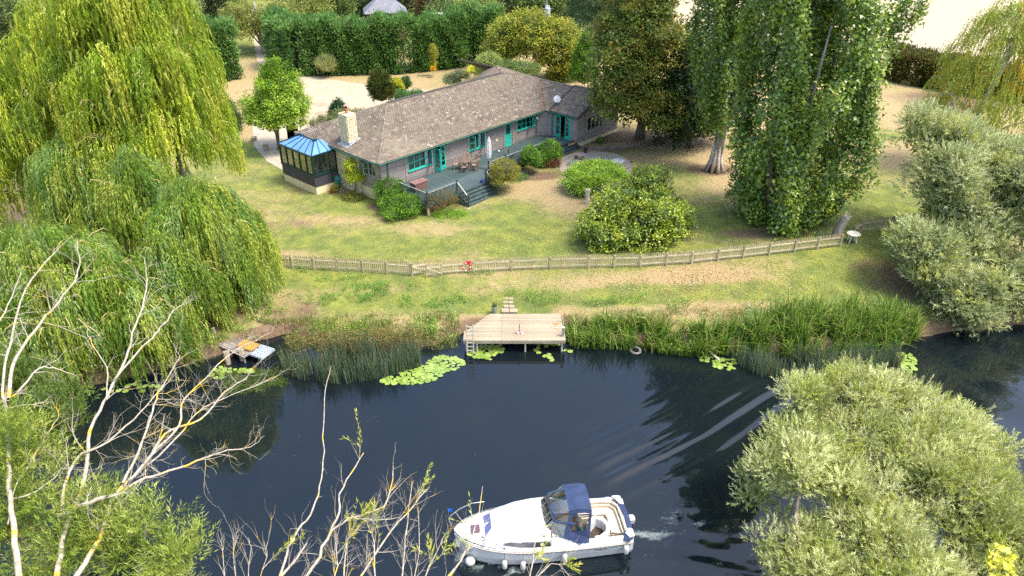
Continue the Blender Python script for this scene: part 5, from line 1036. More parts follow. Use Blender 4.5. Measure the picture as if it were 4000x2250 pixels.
q = MB(); q.box(2.55, .2, .36, 3.15, .93, 1.05); q.add([(2.55, .2, 1.05), (3.15, .2, 1.35), (3.15, .93, 1.35), (2.55, .93, 1.05), (3.15, .2, 1.05), (3.15, .93, 1.05)], [(0, 1, 2, 3), (0, 4, 1), (3, 2, 5), (1, 4, 5, 2)]); q.build('helm_console', GEL, bo)
q = MB(); q.M = Matrix.Translation(Vector((2.45, .55, 1.1))) @ Matrix.Rotation(math.radians(65), 4, 'Y'); a = np.linspace(0, 2 * math.pi, 17); q.tube([(.17 * math.cos(w_), .17 * math.sin(w_), 0) for w_ in a], .014, 5, cap=False); q.beam((-.17, 0, 0), (.17, 0, 0), .02); q.build('steering_wheel', DARK, bo)
def cushion(name, path, w, z0, z1, m_):
    q = MB(); L_ = []
    for i, (x, y) in enumerate(path):
        a = Vector(path[max(i - 1, 0)]); b_ = Vector(path[min(i + 1, len(path) - 1)]); d = (b_ - a).normalized(); n = Vector((-d.y, d.x)); L_.append((Vector((x, y)) + n * w / 2, Vector((x, y)) - n * w / 2))
    vs = []
    for a, b_ in L_: c = (a + b_) / 2; vs += [(a.x, a.y, z0), (a.x, a.y, z1 - .03), (*(a * .85 + b_ * .15), z1), (*(b_ * .85 + a * .15), z1), (b_.x, b_.y, z1 - .03), (b_.x, b_.y, z0)]
    n = len(L_); q.add(vs, [(i * 6 + j, (i + 1) * 6 + j, (i + 1) * 6 + j + 1, i * 6 + j + 1) for i in range(n - 1) for j in range(5)] + [tuple(range(6)), tuple((n - 1) * 6 + j for j in reversed(range(6)))]); return q.build(name, m_, bo)
cushion('seat_base', [(1.85, -.66), (1.0, -.66), (.6, -.6), (.48, -.3), (.45, .4), (.5, .62)], .56, .36, .66, VINYL)
cushion('seat_cushion', [(1.85, -.68), (1.0, -.68), (.62, -.62), (.47, -.3), (.44, .4), (.5, .6)], .5, .67, .78, VINYL)
cushion('seat_back', [(1.9, -.9), (.9, -.9), (.42, -.82), (.2, -.55), (.18, 0), (.18, .75)], .12, .7, 1.02, VINYL)
cushion('seat_bolster', [(1.9, -.8), (.95, -.8), (.5, -.74), (.32, -.5), (.3, 0), (.3, .7)], .08, .76, .9, VINYL)
cushion('moulded_rim', [(1.55, .05), (1.2, -.25), (.9, -.1), (.78, .2), (.85, .5), (1.1, .68), (1.3, .8)], .17, .36, .84, GEL)
q = MB(); q.lathe([(.0, .36), (.1, .36), (.11, .5), (.0, .52)], 12, (1.25, .5, 0)); q.build('bucket', WHITE, bo); q = MB(); q.box(.62, .2, .79, .84, .42, .81); q.build('seat_patch', WHITE, bo)
q = MB(); q.tube([(.75 + .09 * math.cos(w_), .86 + .07 * math.sin(w_), 1.02 + .02 * math.sin(2 * w_)) for w_ in np.linspace(0, 11, 26)], .012, 4); q.build('mooring_line', DARK, bo)
# rubbing strake, stripe, writing
for s in (-1, 1):
    q = MB(); q.tube([(x, s * (hb(x) + .012), sheer(x) - .1) for x in xs[:-1]], .022, 5); q.build('rubbing_strake', mat('beige_rubber', (.42, .36, .29), (.5, .44, .36), 5, .7), bo)
STR = mat('black_vinyl', (.03, .035, .05), (.04, .05, .06), 5, .5); FAINT = mat('faint_lettering', (.42, .42, .42), (.5, .5, .5), 5, .5)
def on_hull(x, z):
    b_ = hb(x); s = sheer(x); f = (z - .42) / (s - .16 - .42); return b_ * (.93 + .035 * f) + .006
q = MB(); q.tube([(x, on_hull(x, sheer(x) - .24), sheer(x) - .24) for x in np.linspace(1.65, 4.6, 12)], .006, 4); q.tube([(1.0, on_hull(1.0, .56), .56), (.85, on_hull(.85, .57), .57), (.6, on_hull(.6, .64), .64), (.4, on_hull(.4, .68), .68), (.15, on_hull(.2, .67), .67)], [.004, .008, .012, .012, .003], 4); q.build('stripe', STR, bo)
def lettering(txt, size, loc, rot, m_, name, parent, shear=.35, ex=.002):
    cu = bpy.data.curves.new(name, 'FONT'); cu.body = txt; cu.size = size; cu.shear = shear; cu.extrude = ex; cu.space_character = 1.1; cu.resolution_u = 2; cu.align_x = 'CENTER'
    tmp = bpy.data.objects.new('tmp', cu); C.objects.link(tmp); dg = bpy.context.evaluated_depsgraph_get(); me = bpy.data.meshes.new_from_object(tmp.evaluated_get(dg)); bpy.data.objects.remove(tmp); me.name = name; me.materials.clear(); me.materials.append(m_)
    o = mobj(name, me, parent); o.location = loc; o.rotation_euler = rot; return o
lettering('Viking 24', .125, (1.32, on_hull(1.32, .6) + .012, .545), (math.radians(90 + 4), 0, math.pi - .02), STR, 'lettering', bo)
lettering('Seawern II', .12, (2.75, 1.105, 1.13), (math.radians(90 - 16), 0, math.pi + .01), FAINT, 'lettering', bo)
lettering('W', .09, (3.28, 1.13, 1.2), (math.radians(90 - 16), 0, math.pi), STR, 'emblem', bo, 0)
# side window, front window, hatch
def on_cabin(x, z):
    for (xa, pa), (xb, pb) in zip(sec[:-1], sec[1:]):
        if xa <= x <= xb:
            f = (x - xa) / (xb - xa); p = [(a[0] + (b_[0] - a[0]) * f, a[1] + (b_[1] - a[1]) * f) for a, b_ in zip(pa, pb)]
            (y1, z1), (y2, z2) = p[1], p[2]; return y1 + (y2 - y1) * (z - z1) / (z2 - z1)
    return 1
for s in (-1, 1):
    def panel(outline, off, m_, name):
        q = MB(); n = len(outline); vs = [(x, s * (on_cabin(x, z) + off), z) for x, z in outline] + [(x, s * (on_cabin(x, z) - .02), z) for x, z in outline]; q.add(vs, [tuple(range(n))] + [(i, (i + 1) % n, n + (i + 1) % n, n + i) for i in range(n)]); return q.build(name, m_, bo)
    fr = [(5.0, 1.09), (4.95, 1.15), (4.7, 1.2), (4.3, 1.235), (3.45, 1.25), (3.3, 1.22), (3.22, 1.1), (3.26, 1.07), (4.0, 1.055)]
    panel([(x, z) for x, z in [(5.06, 1.085), (4.98, 1.175), (4.7, 1.225), (4.3, 1.26), (3.42, 1.275), (3.27, 1.24), (3.22, 1.09), (3.24, 1.045), (4.0, 1.03)]], .012, METAL, 'window_trim')
    panel([(4.98, 1.10), (4.92, 1.155), (4.7, 1.20), (4.3, 1.235), (3.86, 1.245), (3.86, 1.06), (4.4, 1.07)], .022, mat('grey_window_%d' % s, (.10, .10, .11), (.14, .14, .15), 3, .15), 'window'); panel([(3.82, 1.246), (3.45, 1.25), (3.33, 1.215), (3.25, 1.1), (3.28, 1.065), (3.82, 1.06)], .022, GREYW, 'window')
q = MB(); q.M = Matrix.Translation(Vector((3.58, on_cabin(3.58, 1.16) + .024, 1.16))) @ Matrix.Rotation(math.radians(-72), 4, 'X'); q.lathe([(.0, 0), (.07, 0), (.07, .01), (.0, .01)], 14); q.build('round_sticker', mat('sage_yellow', (.5, .46, .2), (.55, .5, .24), 4, .6), bo)
def fw(f, y): return (5.40 + .29 * f, y, 1.52 - .33 * f - .03 * (abs(y) / .5) ** 2 + .035)
q = MB(); vs = [fw(.06, y * .36) for y in np.linspace(-1, 1, 7)] + [fw(.94, y * .5) for y in np.linspace(1, -1, 7)]; n = len(vs); q.add(vs + [(x, y, z - .05) for x, y, z in vs], [tuple(range(n))] + [(i, (i + 1) % n, n + (i + 1) % n, n + i) for i in range(n)]); q.build('front_window', mat('blue_window_cover', (.14, .17, .36), (.2, .23, .45), 5, .5), bo)
q = MB(); q.box(5.85, -.12, 1.15, 6.2, .26, 1.21); q.build('hatch', mat('purple_hatch', (.10, .055, .08), (.15, .09, .12), 5, .15), bo)
for s in (-1, 1): q = MB(); q.tube([(4.9, .5 * s, 1.62), (4.85, .52 * s, 1.67), (3.7, .66 * s, 1.7), (3.62, .66 * s, 1.63)], .012, 5); q.build('grab_rail', METAL, bo)
q = MB()
for x, y, z in [(4.3, -.35, 1.67), (3.6, .25, 1.68), (3.55, -.5, 1.66)]: q.lathe([(.05, 0), (.05, .03), (.02, .04)], 10, (x, y, z))
q.build('deck_vent', GEL, bo)
# windscreen: curved band of panes with frame
def wsp(a, top): # a -1..1 round the screen
    y = .93 * math.sin(a * 1.25) / math.sin(1.25); x = 3.28 + .14 * (1 - a * a) - (0 if abs(a) < .72 else (abs(a) - .72) * 2.6); zb = 1.62 - .16 * a * a
    return (x - (.26 if top else 0), y * (.93 if top else 1), zb + (.34 if top else 0))
A_ = np.linspace(-1, 1, 17)
for i0, i1 in [(0, 3), (3, 6), (6, 10), (10, 13), (13, 16)]:
    q = MB(); b_ = [wsp(A_[i], 0) for i in range(i0, i1 + 1)]; t_ = [wsp(A_[i], 1) for i in range(i0, i1 + 1)]; n = len(b_); q.add(b_ + t_, [(i, i + 1, n + i + 1, n + i) for i in range(n - 1)]); q.build('windscreen_pane', WSG, bo, smooth_=True)
    MB().beam(wsp(A_[i1], 0), wsp(A_[i1], 1), .03).build('windscreen_mullion', METAL, bo)
q = MB(); q.tube([wsp(a, 0) for a in A_], .015, 5); q.build('windscreen_frame', METAL, bo)
q = MB(); q.tube([Vector(wsp(a, 1)) + Vector((-.03, 0, .02)) for a in A_], .05, 6); q.build('canopy_hem', NAVY, bo)
# canopy: canvas top, clear front, side screens
cy_ = [-.72, -.66, -.35, 0, .35, .66, .72]; cz = [2.2, 2.36, 2.42, 2.44, 2.42, 2.36, 2.2]
q = MB(); vs = []
for x, dz in [(2.5, -.02), (2.2, .02), (1.9, .0), (1.62, -.06)]:
    for y, z in zip(cy_, cz): vs.append((x, y, z + dz + (.015 * math.sin(9 * x + 3 * y))))
q.add(vs, [(i * 7 + j, (i + 1) * 7 + j, (i + 1) * 7 + j + 1, i * 7 + j + 1) for i in range(3) for j in range(6)]); o = q.build('canopy', NAVY, bo)
so_ = o.modifiers.new('thickness', 'SOLIDIFY'); so_.thickness = .012
q = MB(); fr_ = [(2.5, y, z - .02) for y, z in zip(cy_, cz)]; wt = [Vector(wsp(a, 1)) + Vector((-.02, 0, .05)) for a in np.linspace(-.62, .62, 7)]; q.add(fr_ + [tuple(p) for p in wt], [(i, i + 1, 8 + i, 7 + i) for i in range(6)]); q.build('clear_screen', CLEAR, bo)
for s in (-1, 1):
    q = MB(); a0, a1, a2, a3, a4 = Vector((2.5, .72 * s, 2.18)), Vector((1.62, .72 * s, 2.14)), Vector((1.72, .99 * s, 1.12)), Vector((1.75, 1.12 * s, .98)), Vector((2.75, 1.04 * s, 1.4))
    def strip(a, b_, c, d): q.add([a, b_, c, d], [(0, 1, 2, 3)])
    i0, i1, i2, i3 = a0 + Vector((-.12, .02 * s, -.06)), a1 + Vector((.12, .02 * s, -.06)), Vector((1.83, .93 * s, 1.5)), Vector((2.45, .93 * s, 1.5))
    strip(a0, a1, i1, i0); strip(a1, a2, i2, i1); strip(a2, a4, i3, i2); strip(a4, a0, i0, i3); q.add([a2, a3, Vector((2.2, 1.12 * s, 1.0)), a4], [(0, 1, 2, 3)]); q.build('side_screen', NAVY, bo)
    q = MB(); q.add([i0, i1, i2, i3], [(0, 1, 2, 3)]); q.build('side_window', CLEAR, bo)
    q = MB(); q.add([a0, Vector(wsp(.62 * s, 1)), Vector(wsp(.95 * s, 1)), a4], [(0, 1, 2, 3)]); q.build('clear_screen', CLEAR, bo)
    q = MB(); q.tube([(1.75, .95 * s, 1.05), (1.66, .7 * s, 2.12)], .012, 5); q.tube([(2.45, .98 * s, 1.2), (2.48, .7 * s, 2.14)], .012, 5); q.build('canopy_frame', METAL, bo)
# bow rail, pennant, motor, stern covers, ropes
q = MB(); rp_ = [(5.7, -.86, 1.06), (5.6, -.86, 1.62), (6.1, -.78, 1.68), (6.6, -.5, 1.72), (6.95, -.18, 1.75), (7.02, 0, 1.75), (6.95, .18, 1.7), (6.85, .16, 1.35), (6.75, .12, 1.18)]; q.tube(rp_, .018, 6); q.tube([(6.5, -.42, 1.12), (6.75, -.38, 1.72)], .014, 5); q.tube([(6.1, -.62, 1.1), (6.15, -.76, 1.68)], .014, 5); q.build('bow_rail', METAL, bo)
q = MB(); q.tube([(7.02, 0, 1.35), (7.03, 0, 2.35)], .01, 5); q.build('flag_staff', METAL, bo); q = MB(); q.add([(7.03, 0, 2.33), (6.93, -.02, 2.34), (6.85, .01, 2.3), (6.85, .01, 2.16), (6.94, -.02, 2.18), (7.03, 0, 2.17)], [(0, 1, 4, 5), (1, 2, 3, 4)]); q.build('flag', mat('blue_flag', (.01, .13, .7), (.02, .18, .8), 5, .7), bo)
mo = MB(); mo.box(-.36, -.16, .62, .0, .16, .95); motor = mo.build('outboard_motor', mat('silver_cowl', (.38, .40, .42), (.48, .5, .52), 4, .3), bo, bevel=.07); MB().box(-.3, -.1, -.5, -.12, .1, .62).build('motor_leg', DARK, motor); MB().box(-.37, -.15, .68, -.362, .15, .74).build('motor_stripe', STR, motor)
q = MB(); q.add([(.2, -.62, 1.03), (-.06, -.6, 1.05), (-.1, 0, 1.04), (-.08, .6, 1.03), (.12, .62, 1.06), (.08, 0, 1.1)], [(0, 1, 2, 5), (5, 2, 3, 4)]); q.add([(.3, .75, 1.04), (.1, .72, 1.06), (.0, 1.1, 1.03), (.2, 1.2, .92), (.42, 1.14, 1.0)], [(0, 1, 2, 3, 4)]); o = q.build('stern_cover', NAVY, bo); s_ = o.modifiers.new('thickness', 'SOLIDIFY'); s_.thickness = .03
q = MB(); q.add([(.1, .68, 1.1), (-.03, .72, 1.1), (-.05, 1.05, 1.08), (.16, 1.1, 1.07), (.28, .9, 1.11)], [(0, 1, 2, 3, 4)]); q.add([(.35, -1.05, 1.06), (.1, -1.06, 1.06), (-.05, -.8, 1.08), (-.03, -.55, 1.09), (.12, -.6, 1.1), (.25, -.85, 1.11)], [(0, 1, 2, 3, 4, 5)]); o = q.build('folded_cover', CURT, bo); s_ = o.modifiers.new('thickness', 'SOLIDIFY'); s_.thickness = .04
q = MB()
for j in range(4):
    c = (5.72 + .06 * (j % 2), .42 + .13 * j, 1.16 - .02 * j); q.tube([(c[0] + (.07 + .01 * (k_ % 3)) * math.cos(w_), c[1] + .06 * math.sin(w_), c[2] + .01 * math.sin(3 * w_)) for k_, w_ in enumerate(np.linspace(0, 9, 22))], .009, 4)
q.build('rope_coil', DARK, bo)
q = MB(); q.tube([(6.75, .1, 1.17), (6.1, .35, 1.17), (5.7, .55, 1.16), (5.3, .82, 1.1), (4.95, 1.05, 1.0)], .008, 4); q.build('bow_line', DARK, bo)
for x, y in [(2.15, 1.14), (.28, 1.1), (5.0, 1.03), (.5, -1.1)]: q = MB(); z = sheer(x) + .05; q.box(x - .09, y - .012, z + .02, x + .09, y + .012, z + .04); q.box(x - .02, y - .012, z - .03, x + .02, y + .012, z + .03); q.build('cleat', METAL, bo)
FEND = mat('fender_vinyl', (.6, .58, .52), (.74, .72, .66), 5, .5)
BM = Matrix.Translation(Vector((4.55, 19.95, 0))) @ Matrix.Rotation(BA, 4, 'Z')
def fender(x, y, z0, L_, r, top, label, tilt=0):
    t = thing('fender', label, 'fender', BM @ Vector((x, y, z0)), BA, 'fenders hung over the side of the boat'); t.rotation_euler = (tilt, 0, BA); q = MB(); q.lathe([(.0, 0), (r * .6, .02), (r, .08), (r, L_ - .08), (r * .6, L_ - .02), (.02, L_)], 12, cap=False); q.build('body', FEND, t, smooth_=True); q = MB(); q.tube([(0, 0, L_), (0, -.02, top - z0)], .01, 4); q.build('rope', DARK, t)
fender(5.02, 1.19, .12, .46, .1, .98, 'white fender nearest the bow on the near side of the boat'); fender(4.32, 1.27, .06, .46, .1, .95, 'white fender below the cabin window of the boat'); fender(2.72, 1.31, .28, .46, .1, .95, 'off-white fender amidships, below the boat name'); fender(.3, 1.24, .32, .46, .11, .95, 'off-white fender at the stern corner of the boat'); fender(6.72, .32, .55, .42, .1, 1.15, 'white fender slung across the bow tip', .5)
t = thing('fender', 'round white ball fender hanging below the bow', 'fender', BM @ Vector((6.3, .72, .18)), 0, 'fenders hung over the side of the boat'); q = MB(); q.lathe([(.2 * math.sin(a), -.2 * math.cos(a)) for a in np.linspace(.01, 3.13, 10)], 14, cap=False); q.build('body', FEND, t, smooth_=True); MB().tube([(0, 0, .2), (-.02, .2, .9)], .01, 4).build('rope', DARK, t)
# ---- the helmsman, seated under the canopy
SKIN = mat('skin', (.55, .28, .19), (.62, .34, .24), 5, .6); TEAL = mat('teal_shirt', (.02, .17, .19), (.03, .22, .24), 4, .8, .3); BEIGE = mat('beige_shorts', (.36, .31, .25), (.45, .39, .32), 5, .85)
pr = thing('person', 'person in a teal shirt and beige shorts seated at the helm of the boat', 'person', BM @ Vector((1.98, .55, .36)), BA)
def skinned(name, verts, edges, radii, m_, parent):
    me = bpy.data.meshes.new(name); me.from_pydata(verts, edges, []); me.materials.append(m_); o = mobj(name, me, parent); sk = o.modifiers.new('skin', 'SKIN'); me.skin_vertices.new() if not me.skin_vertices else None
    for i, r in enumerate(radii): me.skin_vertices[0].data[i].radius = (r, r) if not isinstance(r, tuple) else r
    me.skin_vertices[0].data[0].use_root = True; s = o.modifiers.new('sub', 'SUBSURF'); s.levels = 1; s.render_levels = 2; return o
vv = [(0, 0, .52), (.02, 0, .75), (.05, 0, .95), (.06, 0, 1.06), (.08, 0, 1.14), (.1, 0, 1.25), (.11, 0, 1.34),
      (.06, .19, .99), (.16, .24, .74), (.38, .16, .78), (.46, .12, .82), (.06, -.19, .99), (.16, -.24, .74), (.38, -.16, .8), (.46, -.12, .84),
      (.05, .1, .5), (.45, .13, .52), (.44, .13, .1), (.56, .14, .04), (.05, -.1, .5), (.45, -.13, .52), (.44, -.13, .1), (.56, -.14, .04)]
ee = [(0, 1), (1, 2), (2, 3), (3, 4), (4, 5), (5, 6), (2, 7), (7, 8), (8, 9), (9, 10), (2, 11), (11, 12), (12, 13), (13, 14), (0, 15), (15, 16), (16, 17), (17, 18), (0, 19), (19, 20), (20, 21), (21, 22)]
rr_ = [.13, (.15, .12), (.16, .12), .07, .055, .1, .075, .06, .045, .032, .03, .06, .045, .032, .03, .085, .06, .045, .035, .085, .06, .045, .035]
skinned('body', vv, ee, rr_, SKIN, pr)
skinned('shirt', [(0, 0, .5), (.02, 0, .74), (.05, 0, .94), (.06, 0, 1.04), (.06, .19, 1.0), (.12, .235, .84), (.06, -.19, 1.0), (.12, -.235, .84)], [(0, 1), (1, 2), (2, 3), (2, 4), (4, 5), (2, 6), (6, 7)], [.16, (.175, .15), (.18, .145), .08, .08, .065, .08, .065], TEAL, pr)
skinned('shorts', [(0, 0, .5), (.06, .1, .5), (.34, .13, .52), (.06, -.1, .5), (.34, -.13, .52)], [(0, 1), (1, 2), (0, 3), (3, 4)], [.15, .1, .085, .1, .085], BEIGE, pr)
q = MB(); q.lathe([(.115, -.03), (.118, .04), (.09, .1), (.0, .13)], 12, (.09, 0, 1.3)); q.build('hair', mat('grey_hair', (.25, .22, .2), (.35, .32, .3), 9, .8), pr, smooth_=True)
q = MB(); q.lathe([(.012, 0), (.02, .03), (.008, .06)], 6, (.205, 0, 1.23)); q.build('nose', SKIN, pr)
for s in (-1, 1):
    q = MB(); q.lathe([(.0, -.012), (.012, 0), (.0, .012)], 6, (.198, .035 * s, 1.29)); q.build('eye', DARK, pr)
    for k_ in range(4): skinned('finger', [(.46, (.13 - .02 * k_) * s, .82), (.51, (.13 - .02 * k_) * s, .85), (.53, (.13 - .02 * k_) * s, .82)], [(0, 1), (1, 2)], [.011, .009, .008], SKIN, pr)
    skinned('thumb', [(.45, .1 * s, .82), (.47, .06 * s, .84), (.5, .05 * s, .83)], [(0, 1), (1, 2)], [.012, .01, .009], SKIN, pr)
q = MB(); q.lathe([(.2, .0), (.2, .42)], 12, (0, 0, .0)); hs = q.build('helm_seat', VINYL, bo); hs.location = (1.96, .55, .36)
# ================================================================ TREES AND SHRUBS
def base_of(px, py): return onG(px, py)
# ---- weeping willows on the left bank
WG = [G('#94aa2c'), G('#a8b436'), G('#86a02e'), G('#b6bc46'), G('#78942c')]; WD = [G('#769432'), G('#90a23a'), G('#64862f'), G('#a2ae48'), G('#88a45a')]
def willow_tree(name, label, domes, n, st, cols, base, tr, lean=(0, 0), **kw):
    V, F, c, tips = weeping(domes, n, st, cols, **kw); t = thing(name, label, 'tree', base); b_ = np.array(base); mobj('crown', np_mesh('crown', V - b_, F, LEAF, c), t)
    mb = weeping_limbs([(a - b_, q - b_) for a, q in tips], kw.get('nl', 14), (0, 0, 0), .045); o = mb.build('branches', PALEBARK2, t, smooth_=True, kind='stuff')
    q = MB(); q.tube([(0, 0, -.4), (lean[0] * .3, lean[1] * .3, 1.5), (lean[0] * .7, lean[1] * .7, 3.5), (lean[0], lean[1], 3.5 if tr < .6 else 5), (lean[0] * 1.3, lean[1] * 1.3, 4.2 if tr < .6 else 6.2)], [tr * 1.5, tr * 1.1, tr * .9, tr * .5, tr * .15], 10); q.build('trunk', BARKG, t, smooth_=True); return t
PALEBARK2 = mat('willow_twig', (.34, .28, .10), (.5, .42, .2), 7, .9, .4, 20)
# domes: cx, cy, ztop, zmid, rx, ry, zlow
willow_tree('weeping_willow', 'huge yellow green weeping willow filling the top left corner', [(-23.6, 46, 22, 12, 4.7, 5, 6.0), (-20.6, 45.5, 15.5, 9.5, 2.0, 3.4, 5.6), (-27.5, 46, 18, 10, 4.5, 5, 6.0), (-31.5, 44, 13, 8.5, 4, 4, 3.0), (-24, 43, 15.5, 10, 4.2, 3, 7.2), (-21.4, 43.8, 16.0, 11, 2.2, 3.0, 7.5)], 520, 24, WG, (-22.5, 46, 1.0), .75, leaf=.24, lw=.07, step=.11, ncore=15000)
willow_tree('weeping_willow', 'darker green weeping willow trailing its curtains into the river, rounded top', [(-18.0, 37.0, 8.6, 5.0, 3.3, 3.6, .6), (-16.7, 37.6, 7.2, 4.5, 2.2, 3.0, .9), (-18.6, 34.0, 6.6, 4.0, 2.5, 2.4, .0)], 300, 24, WD, (-17.6, 35.6, .7), .45, (-.5, .5), Lr=(1.2, 3.6), leaf=.21, lw=.055, step=.1)
willow_tree('weeping_willow', 'green weeping willow at the left edge of the river behind the bare branches', [(-24.6, 32.8, 7.8, 4.5, 3.9, 4.0, .0), (-23.0, 30.6, 5.6, 3.5, 2.9, 2.5, -.1), (-19.4, 31.4, 5.2, 3.2, 2.2, 2.1, -.1), (-27, 30.6, 6.2, 4, 3, 2.6, 0), (-26, 41, 10.2, 6.5, 3.8, 3.4, 3.0), (-22.4, 39.5, 9.4, 6.0, 3.0, 2.8, 2.2), (-21.0, 32.2, 6.4, 4, 2.8, 2.6, .0)], 520, 24, WD, (-24, 36, .8), .45, Lr=(1.2, 3.4), leaf=.21, lw=.055, step=.1, ncore=12000)
# ---- poplars
PC = [G('#6c8636'), G('#7f9638'), G('#5c7830'), G('#98aa3c'), G('#6c8844')]
def poplar(name, label, base, H_, prof, n, per, lean=(0, 0), trunks=(), core=0, trunk_r=.5, bark=BARKG, cut=None, roots=False):
    """prof: list of (height fraction, radius x, offset x)"""
    hs = np.array([p[0] for p in prof]); rs = np.array([p[1] for p in prof]); ox = np.array([p[2] for p in prof])
    f = rng.uniform(hs[0], hs[-1], n * 2); r = np.interp(f, hs, rs); k = rng.random(len(f)) < (r / rs.max()) ** .7 + .1; f = f[k][:n]; r = r[k][:n]; m = len(f)
    rb_ = rng.integers(0, 12, m); a = 6.283 * rb_ / 12 + .35 * np.sin(f * 9 + rb_ * 2.4) + rng.normal(0, .13, m); lob = 1 + .13 * np.sin(rb_ * 5.1 + f * 14) + .16 * np.sin(3 * a + 5 * f * 3) + .1 * np.sin(7 * a + f * 20); rad = r * lob * np.where(rng.random(m) < .22, rng.uniform(.2, .75, m), rng.uniform(.82, 1.05, m))
    c = np.stack([base[0] + np.interp(f, hs, ox) + rad * np.cos(a), base[1] + lean[1] * f + rad * .92 * np.sin(a), base[2] + f * H_ - .25 * rad], 1)
    if cut is not None: kk = cut(c); c = c[kk]; a = a[kk]; m = len(c)
    cc = pal(m, PC) * rng.uniform(.85, 1.2, (m, 1)); i = np.repeat(np.arange(m), per); q = len(i); o = rng.normal(size=(q, 3)) * np.array([.27, .27, .52]) * rng.uniform(.6, 1.35, m)[i][:, None]
    out = np.stack([np.cos(a), np.sin(a), 0 * a], 1)[i]; P = c[i] + o; D = unit(out * .4 + rdir(q) + np.array([0, 0, .2])); Nn = unit(out * .7 + unit(o) * .6 + np.array([0, 0, .5]) + rdir(q) * .5); ls = .20 * rng.uniform(.65, 1.35, q)
    V, F, k_ = leaf_geo(P, D, Nn, ls, ls * .95, 'tri'); col = cc[i] * rng.uniform(.78, 1.25, (q, 1)); t = thing(name, label, 'tree', base)
    hz = np.linspace(.04, .92, 12); lob = [(base[0] + np.interp(h_, hs, ox), base[1] + lean[1] * h_, base[2] + h_ * H_, np.interp(h_, hs, rs) * .8, np.interp(h_, hs, rs) * .74, H_ * .06) for h_ in hz]
    if core: V2, F2, c2 = core_leaves(lob, core, .45, PC, 'tri', .7); F = np.concatenate([F, F2 + len(V)]); V = np.concatenate([V, V2]); xc = c2
    else: xc = np.zeros((0, 3))
    b_ = np.array(base); mobj('crown', np_mesh('crown', V - b_, F, GLOSSLEAF, np.concatenate([np.repeat(col, k_, 0), xc])), t)
    for lp, r0, r1 in trunks: mb = MB(); n_ = len(lp); mb.tube(lp, [r0 + (r1 - r0) * j / (n_ - 1) for j in range(n_)], 8); mb.build('trunk', bark, t, smooth_=True)
    if roots:
        mb = MB()
        for j in range(9): w_ = j * .7; mb.tube([(.3 * math.cos(w_), .3 * math.sin(w_), 2.0 + .3 * (j % 2)), (.42 * math.cos(w_), .42 * math.sin(w_), .9), (.78 * math.cos(w_), .78 * math.sin(w_), .05)], [.13, .16, .1], 6)
        mb.build('root_flare', PALEBARK3, t, smooth_=True)
    return t
PALEBARK3 = mat('pale_root', (.33, .27, .23), (.58, .5, .44), 4, .9, .7, 14, (1, 1, .3))
b1 = base_of(2790, 668)
poplar('poplar_tree', 'poplar with a pale flared base and leaning bare trunks behind the biggest poplar', b1, 27, [(.15, .9, .0), (.25, 1.8, -.2), (.45, 2.5, -.3), (.65, 2.9, .0), (.85, 2.4, .2), (1, .8, .2)], 900, 52, core=2200, trunks=[([(0, 0, 0), (.1, 0, 3), (.0, 0, 7), (.8, -.3, 12), (1.4, -.3, 18), (1.2, 0, 25)], .5, .12), ([(.1, 0, 3), (-.5, -.4, 8), (-.6, -.4, 13), (-.9, 0, 20)], .25, .08), ([(.1, 0, 5), (1.6, -.8, 9), (2.2, -.9, 14), (2.4, -.5, 20)], .42, .14)], roots=True, cut=lambda c: ~((np.abs(c[:, 0] - b1[0] - .9) < .9) & (c[:, 1] < b1[1]) & (rng.random(len(c)) < .6)))
b2 = (18.2, 46.3, 1.5)
poplar('poplar_tree', 'biggest poplar, a tall broad column of leaves right of centre', b2, 29, [(.012, 1.3, .5), (.05, 2.4, .7), (.12, 3.2, .9), (.22, 3.7, 1.1), (.35, 4.0, 1.2), (.5, 4.0, 1.1), (.7, 3.7, 1.0), (.88, 2.9, 1.0), (1, .9, .8)], 2100, 62, core=2500, trunks=[([(0, 0, -.2), (0, 0, 2), (.2, 0, 8), (.5, 0, 16), (.6, 0, 26)], .6, .15), ([(0, 0, 1), (-.9, -.8, 5), (-1.5, -1.5, 10), (-1.6, -1.6, 17)], .3, .08), ([(0, 0, 1.5), (1.6, -.8, 6), (2.0, -.6, 12), (2.0, -.4, 18)], .28, .08), ([(0, 0, 1.5), (.3, -1.5, 5), (.4, -2.2, 9), (.6, -2.4, 14)], .22, .06)])
# ---- sycamore with browning leaves beside the bungalow
SC = [G('#66782c'), G('#7c8834'), G('#8a8436'), G('#566c2c'), G('#988a3c')]
bs = base_of(2500, 540); Ls = [ell(2330, 2640, 20, 230, 64, 3.5), ell(2310, 2560, 160, 360, 62, 3), ell(2320, 2520, 270, 480, 60.5, 2.6), ell(2430, 2680, 320, 530, 62, 3), ell(2420, 2700, 60, 400, 65, 3.5), ell(2350, 2660, -260, 120, 66, 4), ell(2560, 2760, 260, 520, 64, 3)]
tree('sycamore_tree', 'broad sycamore with browning leaves overhanging the right end of the bungalow', 'tree', bs, 9, .38, clump_crown(rough(Ls, 4, .3), 640, 82, .85, .21, SC, [3, 3, 2, 3, .8], aspect=.85, up=.9, shell=(.78, 1.04), flat=.7, inner=.05, ncore=4000, csize=2), limbs=crown_pts_limbs(Ls, bs, 8))
